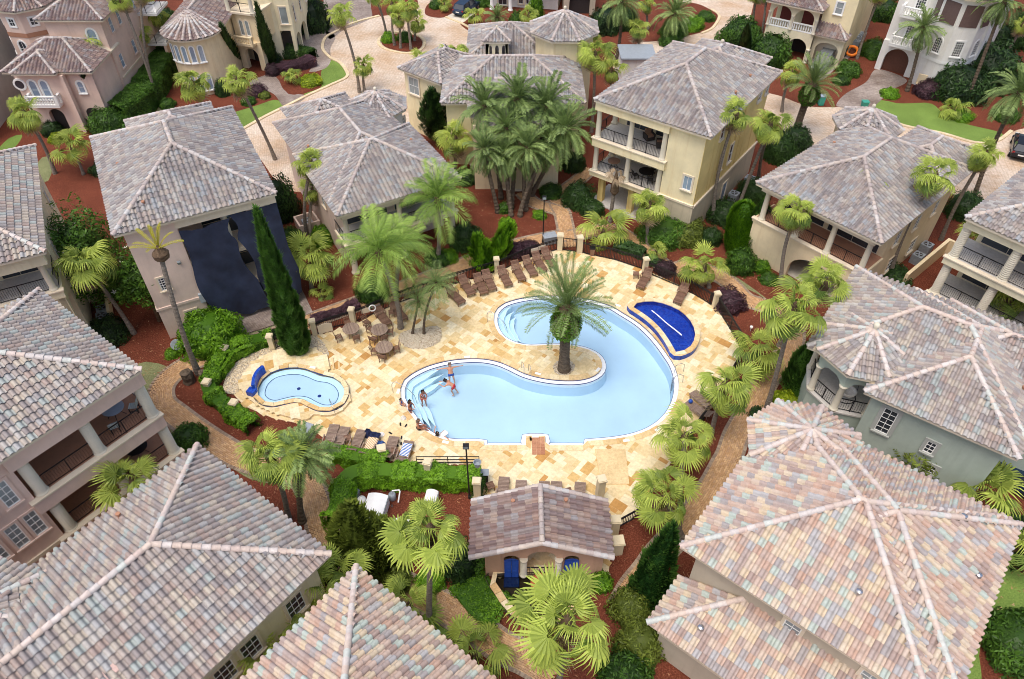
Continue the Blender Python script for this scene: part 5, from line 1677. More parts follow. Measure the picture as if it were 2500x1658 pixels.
b = MB(); b.prism(fbe.rect(0.5, 2.7, -0.75, 0.2), 3.05, 3.25); b.build('balcony_slab', M['cream'], world_parent=hb)
balustrade(hb, fbe.p(0.6, -0.65), fbe.p(2.6, -0.65), 3.25, 0.85, 'cream', 0.22)
walls(hb, [(-36.5, 86.0), (-31.0, 86.0), (-29.0, 85.0), (-27.0, 86.2), (-26.7, 96), (-36.5, 96)], 0, 11, 'ivory', 'main_wall')
window(hb, fbe.w(1.6, 4.0, 6.6), -107, 1.6, 2.2, 'glass_blue', nx=3, ny=1, sill=False)
arch_wall(hb, (-25.3, 86.0), 0, 11.0, 0, 9, [(4.2, 2.8, 1.6, 2.7), (7.4, 2.8, 1.6, 2.7), (1.4, 2.0, 1.6, 2.6)], 'ivory', 0.4, 'arcade')
beam(hb, fb, -27.0, -25.72, 86.1, 96, 3.3, 9, 'ivory', 'upper_wing')
for vv in (87.5, 90.5, 93.5):
 window(hb, (-25.3, vv, 4.0), 0, 0.6, 1.7, 'glass', nx=1, ny=2); window(hb, (-25.3, vv, 7.0), 0, 0.6, 1.7, 'glass', nx=1, ny=2)
window(hb, (-26.1, 86.1, 4.1), -90, 0.9, 1.9, 'blind', nx=1, ny=1)
window(hb, (-26.1, 86.1, 7.4), -90, 0.9, 1.9, 'blind', nx=1, ny=1)

shade_panel(hb, fbe.w(1.6, 2.3, 0), -107, 2.4, 2.7); shade_panel(hb, (-26.95, 90.0, 0), 0, 7.5, 2.9)
# ---- yellow loggia house, top right
ft = Frame(30.0, 88.0, -33)
ht = house('balustrade_house', ft, 3, 4, 'pale yellow house with white balustrade loggia, top right')
roof(ht, [Block(ft.rect(-0.5, 6.0, -0.6, 9), 6.1, 0.5)], 'tile_brown', 'trim', singles=0)
roof(ht, [Block(ft.rect(5.2, 9.2, 0.4, 2.6), 3.2, 0.7, [True, True, False, False])], 'tile_brown', 'trim', singles=0, wname='porch_roof')
walls(ht, ft.rect(0.2, 5.6, 2.6, 9), 0, 6.0, 'ivory'); walls(ht, ft.rect(5.6, 9.0, 1.8, 14), 0, 9.5, 'yellow', 'main_wall')
arch_wall(ht, ft.p(0.0, 0.0), -123, 5.6, 0, 3.1, [(1.5, 2.2, 1.5, 2.5), (4.1, 2.2, 1.5, 2.5)], 'ivory')
arch_wall(ht, ft.p(0.0, 0.0), -123, 5.6, 4.0, 6.0, [(1.5, 2.2, 4.8, 5.7), (4.1, 2.2, 4.8, 5.7)], 'ivory')
b = MB(); b.prism(ft.rect(0, 5.6, 0, 2.6), 3.1, 3.3); b.build('balcony_slab', M['ivory'], world_parent=ht)
balustrade(ht, ft.p(0.2, 0.1), ft.p(2.7, 0.1), 3.3, 0.9); balustrade(ht, ft.p(2.9, 0.1), ft.p(5.4, 0.1), 3.3, 0.9)
for uu in (0.1, 2.8, 5.5): column(ht, ft.w(uu, 0.0, 3.3), 1.6, 0.16); column(ht, ft.w(uu, -0.05, 0), 1.6, 0.2)
M['red_door'] = plain('dark_red_door', lin(104, 42, 40), 0.5)
for uu in (1.5, 4.1):
 b = MB(); b.box((*ft.p(uu, 2.52), 4.4), (1.5, 0.1, 2.1), ft.a); b.build('door', M['red_door'], world_parent=ht)
arch_wall(ht, ft.p(5.6, 0.9), -123, 3.4, 0, 3.1, [(1.7, 2.6, 1.6, 2.4)], 'ivory', 0.4, 'garage_arch')
b = MB(); b.box((*ft.p(7.3, 1.75), 1.1), (2.6, 0.08, 2.2), ft.a); b.build('garage_door', M['trim'], world_parent=ht)
window(ht, ft.w(7.2, 1.8, 5.4), -123, 0.8, 1.3, 'blind', nx=1, ny=2, surround='trim_white')

shade_panel(ht, ft.w(1.5, 2.6, 0), -123, 2.2, 2.5); shade_panel(ht, ft.w(4.1, 2.6, 0), -123, 2.2, 2.5)
# ---- white house, top right corner
fw_ = Frame(42.2, 83.4, -38)
hw = house('white_house', fw_, 4, 4, 'white house with brown arched garage and stone plinth, top right corner')
walls(hw, fw_.rect(0.0, 9.5, 0.5, 14), 3.3, 10.5, 'white_st', 'wall')
arch_wall(hw, fw_.p(0.0, 0.1), -128, 4.2, 0, 3.4, [(2.0, 2.7, 1.4, 2.75)], 'white_st', 0.5, 'garage_arch')
b = MB(); b.box((*fw_.p(2.0, 0.65), 1.4), (2.75, 0.1, 2.8), fw_.a); b.build('garage_door', M['garage'], world_parent=hw)
walls(hw, fw_.rect(0.0, 9.5, 0.7, 14), 0, 3.3, 'white_st', 'plinth')
b = MB(); b.prism(fw_.rect(0.8, 3.4, -0.8, 0.5), 3.2, 3.45); b.prism(fw_.rect(0.9, 3.4, -0.8, 0.5), 6.4, 6.65); b.build('balcony_slab', M['trim_white'], world_parent=hw)
for zf in (3.45, 6.65):
 balustrade(hw, fw_.p(0.9, -0.7), fw_.p(3.3, -0.7), zf, 0.9); balustrade(hw, fw_.p(0.85, -0.6), fw_.p(0.85, 0.4), zf, 0.9)
 window(hw, fw_.w(2.3, 0.5, zf + 0.3), -128, 0.95, 1.9, nx=4, ny=7, surround='trim_white', sill=False)
ocb = octagon(*fw_.p(6.6, 1.0), 2.9, 8, 10)
walls(hw, ocb, 0, 10.0, 'white_st', 'bay_wall')
b = MB(); ob = octagon(*fw_.p(6.6, 1.0), 2.98, 8, 10); strip(b, ob, ob, 3.1, 3.45); b.build('bay_band', M['trim_white'], world_parent=hw)
for k in range(8):
 a = 10 + 22.5 + 45 * k
 rel = (a - (-128)) % 360
 if rel < 100 or rel > 260:
  q = (fw_.p(6.6, 1.0)[0] + 2.68 * math.cos(R(a)), fw_.p(6.6, 1.0)[1] + 2.68 * math.sin(R(a)))
  window(hw, (*q, 4.0), a, 0.85, 1.6, nx=4, ny=6, surround='trim_white', arch=(k % 2 == 0))
  b = MB(); Mx = wall_axes((*q, 7.1), a); b.box((0, 0.03, 1.1), (1.7, 0.08, 2.2), 0, Mx); b.build('shutter', M['shutter_brown'], world_parent=hw)
roof(hw, [Block(octagon(*fw_.p(6.6, 1.0), 3.4, 8, 10), 10.0, 0.5)], 'tile_brown', 'trim', singles=0)
arch_wall(hw, fw_.p(4.3, 0.05), -128, 1.3, 0, 3.2, [(0.65, 0.8, 1.6, 2.4)], 'white_st', 0.4, 'niche')
b = MB(); Mx = wall_axes((*fw_.p(5.6, -1.85), 0.6), -128 + 6); b.box((0, 0.1, 0.5), (0.9, 0.2, 1.0), 0, Mx); b.lathe([(0.4, 0), (0.45, 0.1), (0.3, 0.12)], fw_.w(5.6, -2.0, 0.5), 12); b.build('wall_fountain', M['cream'], world_parent=hw)

# ---- pale house and arched garage at the top edge
f3t = Frame(-3.0, 101.3, -10)
h3t = house('pale_house', f3t, 4, 3, 'pale grey house with white columns behind the blue car')
walls(h3t, f3t.rect(0.3, 9.0, 1.5, 8), 0, 6, 'white_st')
for uu in (0.3, 2.8, 5.6): column(h3t, f3t.w(uu, 0.2, 0), 3.2, 0.25, mat='trim_white')
beam(h3t, f3t, 0, 9, -0.1, 1.5, 3.2, 3.6, 'trim_white', 'porch_roof')
window(h3t, f3t.w(4.0, 1.5, 0.5), -100, 0.6, 1.6); window(h3t, f3t.w(5.0, 1.5, 0.5), -100, 0.6, 1.6); window(h3t, f3t.w(1.5, 1.5, 0.2), -100, 1.2, 2.2)
f3g = Frame(6.8, 99.5, 0)
h3g = house('garage_house', f3g, 2, 2, 'taupe garage front with dark arched door at the top edge')
arch_wall(h3g, f3g.p(0, 0), -90, 4.1, 0, 5, [(2.05, 2.7, 1.7, 2.9)], 'taupe', 0.5, 'garage_arch')
walls(h3g, f3g.rect(0, 4.1, 0.6, 6), 0, 5, 'taupe')
b = MB(); b.box((*f3g.p(2.05, 0.52), 1.5), (2.8, 0.1, 3.0)); b.build('garage_door', M['dark'], world_parent=h3g)
# grey wall sliver at the far left edge
hg = house('grey_house', Frame(0, 0, 0), -54, 70, 'plain grey house wall sliver beyond the peach house')
walls(hg, [(-62, 62), (-52.5, 66), (-54.5, 84), (-64, 84)], 0, 8, 'grey_st')
# little flat roofed pavilion behind the yellow house
hs = house('flat_roof_pavilion', Frame(0, 0, 0), 16, 70, 'small pale pavilion with flat grey roof behind the yellow house')
q0 = Frame(*(12.10, 79.26), 0)
walls(hs, q0.rect(0.1, 3.6, 0.1, 3.4), 0, 2.9, 'white_st'); b = MB(); b.prism(q0.rect(-0.15, 3.8, -0.15, 3.6), 2.9, 3.1); M['slate'] = plain('grey_flat_roof', lin(150, 158, 166), 0.5); b.build('roof', M['slate'], world_parent=hs)

# ================================================================== palms
M['fan'] = leaf_mat('fan_palm_leaf', lin(56, 88, 22), lin(206, 222, 104), 0.38)
M['fan_dark'] = leaf_mat('fan_palm_leaf_dark', lin(66, 96, 40), lin(160, 186, 92), 0.35)
M['dead'] = leaf_mat('dead_palm_leaf', lin(128, 104, 78), lin(196, 176, 146), 0.2)
M['date'] = leaf_mat('date_palm_leaf', lin(44, 70, 28), lin(164, 188, 112), 0.3)
M['queen'] = leaf_mat('queen_palm_leaf', lin(76, 116, 40), lin(184, 212, 104), 0.38)
M['yellowf'] = leaf_mat('yellow_frond', lin(150, 150, 30), lin(214, 204, 60), 0.35)
def trunk_mat(name, a, b):
 m, nt, p = _new(name)
 co = _coord(nt)
 mp = nt.nodes.new("ShaderNodeMapping"); mp.inputs["Scale"].default_value = (3, 3, 9)
 nt.links.new(co, mp.inputs["Vector"])
 n = _noise(nt, mp.outputs[0], 1.5, 6, 0.7)
 nt.links.new(_ramp(nt, n, [(0.3, a), (0.7, b)]), p.inputs["Base Color"])
 p.inputs["Roughness"].default_value = 0.95; p.inputs["Specular IOR Level"].default_value = 0.1
 _bump(nt, p, n, 0.8, 0.04)
 return m
M['trunk'] = trunk_mat('palm_trunk', lin(92, 84, 76), lin(160, 150, 138))
M['trunk_dark'] = trunk_mat('palm_trunk_dark', lin(66, 56, 48), lin(124, 110, 94))
M['bark'] = trunk_mat('bark', lin(70, 56, 44), lin(124, 104, 84))

def fan_frond(mat, bend, droop, fold, seed, n=24, tipd=0.34, pl=1.1):
 """petiole and pleated fan blade; the blade hangs from the petiole end by the bend angle"""
 rg = random.Random(seed)
 b = MB()
 b.tint = 0.75
 b.tube([(0, 0, 0), (pl * 0.5, 0, 0.06), (pl, 0, 0.03)], [0.03, 0.022, 0.016], 3, False)
 B_ = Matrix.Translation((pl, 0, 0.03)) @ Matrix.Rotation(bend, 4, 'Y')
 spread = R(118)
 def pt(ang, r, dz):
  return B_ @ Vector((r * math.cos(ang), r * math.sin(ang), dz - droop * r * r - fold * abs(math.sin(ang)) * r))
 for k in range(n):
  a0 = -spread + 2 * spread * k / n; a1 = -spread + 2 * spread * (k + 1) / n; am = (a0 + a1) / 2
  Rk = 0.92 * (1 - 0.25 * (am / spread) ** 2) * rg.uniform(0.92, 1.06)
  r1 = 0.54 * Rk
  f0 = 0.03 if k % 2 else -0.03
  q0 = pt(a0, r1, f0); q1 = pt(a1, r1, -f0)
  tw = (a1 - a0) * 0.2
  ex = rg.uniform(-0.05, 0.05)
  t0 = pt(am - tw + ex, Rk * 0.85, -tipd * 0.3); t1 = pt(am + tw + ex, Rk * 0.85, -tipd * 0.3)
  tip = pt(am + 1.6 * ex, Rk * 1.02, -tipd * rg.uniform(0.5, 1.9))
  i0 = pt(a0, 0.05, 0); i1 = pt(a1, 0.05, 0)
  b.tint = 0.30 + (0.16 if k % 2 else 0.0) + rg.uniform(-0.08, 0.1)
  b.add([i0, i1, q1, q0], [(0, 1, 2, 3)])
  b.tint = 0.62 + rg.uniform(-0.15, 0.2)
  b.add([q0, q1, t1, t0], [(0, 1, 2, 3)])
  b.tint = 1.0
  b.add([t0, t1, tip], [(0, 1, 2)])
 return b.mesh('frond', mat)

def pinnate_frond(mat, L, up, drop, n, seed, leaflen=0.3, vup=0.25, hang=0.2, wid=0.022, arch=1.0):
 rg = random.Random(seed)
 b = MB()
 def ra(t):
  return Vector((L * (t - 0.14 * arch * t ** 3), 0.0, L * (up * t - drop * t ** 2.2)))
 b.tint = 0.8
 b.tube([ra(t) for t in np.linspace(0, 1, 8)], [0.035 * (1 - 0.85 * t) for t in np.linspace(0, 1, 8)], 3, False)
 for k in range(n):
  t = 0.12 + 0.87 * k / (n - 1)
  p = ra(t); d = (ra(min(1, t + 0.01)) - ra(t - 0.01)).normalized()
  l = L * leaflen * (0.45 + 0.55 * math.sin(math.pi * min(1, 0.15 + 0.75 * t))) * rg.uniform(0.85, 1.1)
  if t > 0.9: l *= 1.15 - (t - 0.9) * 5
  fw = R(42 + 25 * t)
  for s in (-1, 1):
   side = Vector((0, s, 0))
   upv = Vector((0, 0, 1))
   dirv = (d * math.cos(fw) * 0.9 + side * math.sin(R(60)) + upv * (vup + rg.uniform(-0.12, 0.12))).normalized()
   m1 = p + dirv * l * 0.5
   tip = p + dirv * l * 0.97 - upv * l * hang + d * l * 0.05
   w = d * wid * L * 0.45
   b.tint = 0.45 + rg.uniform(-0.2, 0.3)
   b.add([p - w * 0.3, m1 - w, tip, m1 + w], [(0, 1, 2, 3)])
 return b.mesh('frond', mat)

FR = {}
FR['F'] = [[fan_frond(M['fan'], R(8), 0.05, 0.12, 1), fan_frond(M['fan'], R(14), 0.1, 0.25, 2)], [fan_frond(M['fan'], R(28), 0.12, 0.2, 3), fan_frond(M['fan'], R(36), 0.16, 0.35, 4), fan_frond(M['fan'], R(22), 0.2, 0.1, 9)], [fan_frond(M['fan_dark'], R(48), 0.14, 0.3, 5), fan_frond(M['fan'], R(56), 0.2, 0.45, 6)]]
FR['Fdead'] = [fan_frond(M['dead'], R(30), 0.3, 1.0, 7, 16, 0.3), fan_frond(M['dead'], R(20), 0.4, 1.3, 8, 16, 0.3)]
FR['D'] = [pinnate_frond(M['date'], 2.6, 0.25, 0.30, 26, 11, 0.19, 0.3, 0.1, 0.042), pinnate_frond(M['date'], 2.6, 0.30, 0.48, 26, 12, 0.2, 0.2, 0.22, 0.042), pinnate_frond(M['date'], 2.6, 0.30, 0.62, 24, 13, 0.2, 0.15, 0.3, 0.042)]
FR['Q'] = [pinnate_frond(M['queen'], 2.9, 0.25, 0.4, 28, 21, 0.24, 0.1, 0.4, 0.026), pinnate_frond(M['queen'], 2.9, 0.3, 0.6, 28, 22, 0.26, 0.1, 0.45, 0.026)]
FR['C'] = [pinnate_frond(M['date'], 3.9, 0.18, 0.20, 44, 31, 0.14, 0.45, 0.03, 0.016), pinnate_frond(M['date'], 3.9, 0.22, 0.42, 44, 32, 0.13, 0.4, 0.06, 0.016)]
FR['P'] = [pinnate_frond(M['date'], 1.9, 0.25, 0.5, 22, 41, 0.24, 0.15, 0.3, 0.024), pinnate_frond(M['date'], 1.9, 0.3, 0.65, 22, 42, 0.24, 0.1, 0.35, 0.024)]
FR['Y'] = [pinnate_frond(M['yellowf'], 1.9, 0.3, 0.22, 30, 51, 0.10, 0.5, 0.0, 0.02), pinnate_frond(M['yellowf'], 1.9, 0.3, 0.3, 30, 52, 0.10, 0.5, 0.0, 0.02)]

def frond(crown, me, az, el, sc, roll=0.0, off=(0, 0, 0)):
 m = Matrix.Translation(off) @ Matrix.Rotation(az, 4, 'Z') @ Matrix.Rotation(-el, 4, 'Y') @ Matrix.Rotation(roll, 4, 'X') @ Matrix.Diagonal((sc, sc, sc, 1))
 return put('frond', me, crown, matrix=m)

def palm(kind, base, top, sc, label):
 sc *= {'F': 0.92, 'S': 0.92, 'D': 0.98}.get(kind, 1.0)
 rg = random.Random(hash(label) % 99991 if False else sum(ord(c) * (i + 1) for i, c in enumerate(label)))
 group = {'F': 'fan palms', 'S': 'low fan palms', 'D': 'date palms', 'Q': 'queen palms', 'P': 'pygmy palms', 'C': 'shaggy date palms'}.get(kind)
 root = empty('palm_tree', (base[0], base[1], 0), label, 'palm tree', group)
 T = Vector(top) - Vector((base[0], base[1], 0))
 h = T.z
 r0 = {'F': 0.17, 'D': 0.2, 'Q': 0.19, 'C': 0.40, 'P': 0.1, 'Y': 0.2, 'X': 0.2, 'S': 0.14}[kind] * (0.85 + 0.15 * sc)
 # curved trunk
 bend = Vector((rg.uniform(-1, 1), rg.uniform(-1, 1), 0)) * 0.045 * h
 if kind in ('C', 'X'): bend *= 0.2
 b = MB()
 n = max(4, int(h / 0.16))
 pts, rad = [], []
 for i in range(n + 1):
  t = i / n
  p = Vector((T.x * t ** 1.3, T.y * t ** 1.3, h * t)) + bend * math.sin(math.pi * t)
  pts.append(p)
  rr = r0 * (1.25 - 0.35 * min(1, t * 5)) * (1 - 0.22 * t)
  rr *= 1.0 + (0.10 if i % 2 else -0.04) * (1.6 if kind in ('D', 'C', 'P') else 0.8)
  if kind == 'C':
   rr = r0 * (1.15 - 0.3 * min(1, t * 4)) * (1.06 if i % 2 else 0.97)
  rad.append(rr)
 pts[0].z = -0.1
 b.tube(pts, rad, 9 if kind != 'C' else 14)
 b.build('trunk', M['trunk_dark'] if kind in ('D', 'P', 'C') else M['trunk'], root)
 # crown: bud and old leaf bases, then the fronds
 c = MB()
 if kind == 'C':
  R1 = r0 * 2.1
  prof = [(r0 * 0.9, -2.4), (R1 * 0.75, -2.25), (R1 * 1.02, -1.7), (R1 * 1.05, -1.1), (R1 * 0.85, -0.5), (R1 * 0.5, 0.0), (R1 * 0.2, 0.3)]
  c.lathe([(r * (1 + 0.05 * (-1) ** i), z * sc) for i, (r, z) in enumerate(prof)], (0, 0, 0), 18)
 elif kind == 'X':
  c.lathe([(r0 * 0.8, -1.9), (r0 * 1.9, -1.6), (r0 * 1.6, -0.7), (r0 * 0.7, 0.0), (0.03, 0.5)], (0, 0, 0), 10)
 else:
  k = 1.0 if kind != 'Y' else 1.7
  c.lathe([(r0 * 0.7, -0.7 * sc), (r0 * 1.35 * k, -0.45 * sc), (r0 * 1.5 * k, -0.1), (r0 * 0.9, 0.25), (0.03, 0.5)], (0, 0, 0), 10)
 cr = c.build('crown', M['bark'], root)
 cr.location = T
 g = 2.39996
 az0 = rg.uniform(0, 6.28)
 if kind in ('F', 'S'):
  n = int((20 if kind == 'F' else 12) * rg.uniform(0.85, 1.15) * (0.75 + 0.25 * sc))
  lo = rg.uniform(96, 122) if kind == 'F' else 76
  wind = rg.uniform(0, 6.28)
  for i in range(n):
   t = i / (n - 1)
   el = R(80 - lo * t ** 0.9)
   v = FR['F'][0 if t < 0.3 else (1 if t < 0.72 else 2)]
   az = az0 + g * i + rg.uniform(-0.4, 0.4)
   az += 0.25 * math.sin(wind - az)
   frond(cr, rg.choice(v), az, el + rg.uniform(-0.3, 0.3), sc * rg.uniform(0.68, 1.12) * (0.7 if t < 0.2 else 1.0), rg.uniform(-0.6, 0.6))
  if kind == 'F':
   for i in range(rg.randint(4, 8) if h > 3 else 2):
    frond(cr, rg.choice(FR['Fdead']), az0 + 0.9 * i + rg.uniform(-0.4, 0.4), R(rg.uniform(-84, -55)), sc * rg.uniform(0.55, 0.85), rg.uniform(-0.6, 0.6), (0, 0, -0.25))
 elif kind in ('D', 'Q', 'P'):
  n = {'D': 32, 'Q': 24, 'P': 26}[kind]
  for i in range(n):
   t = i / (n - 1)
   el = R(78 - (118 if kind != 'Q' else 95) * t)
   v = FR[kind]
   me = v[min(len(v) - 1, int(t * len(v)))]
   frond(cr, me, az0 + g * i + rg.uniform(-0.2, 0.2), el + rg.uniform(-0.1, 0.1), sc * rg.uniform(0.8, 1.05) * (0.8 if t < 0.15 else 1.0), rg.uniform(-0.4, 0.4))
  if kind == 'D':
   for i in range(6): frond(cr, rg.choice(FR['D']).copy() if False else FR['D'][2], az0 + 1.05 * i, R(rg.uniform(-72, -50)), sc * rg.uniform(0.55, 0.8), rg.uniform(-0.5, 0.5), (0, 0, -0.3))
 elif kind == 'C':
  n = 40
  for i in range(n):
   t = i / (n - 1)
   frond(cr, FR['C'][0 if t < 0.6 else 1], az0 + g * i + rg.uniform(-0.15, 0.15), R(80 - 88 * t) + rg.uniform(-0.08, 0.08), sc * rg.uniform(0.78, 1.02) * (0.7 if t < 0.1 else 1.0), rg.uniform(-0.5, 0.5), (0, 0, 0.1 - 0.5 * t))
 elif kind == 'Y':
  for i, (a, e) in enumerate(((95, 75), (60, 60), (125, 60), (20, 40), (150, 28), (178, 12), (5, 12), (205, 20), (80, 50), (270, 30), (320, 28))):
   frond(cr, FR['Y'][i % 2], R(a), R(e), sc * rg.uniform(0.85, 1.1), rg.uniform(-0.3, 0.3), (0, 0, 0.2))
 elif kind == 'X':
  for i in range(7): frond(cr, FR['Fdead'][i % 2], i * 0.9, R(rg.uniform(10, 60)), 0.5, 0.2, (0, 0, -0.2))
 return root, cr
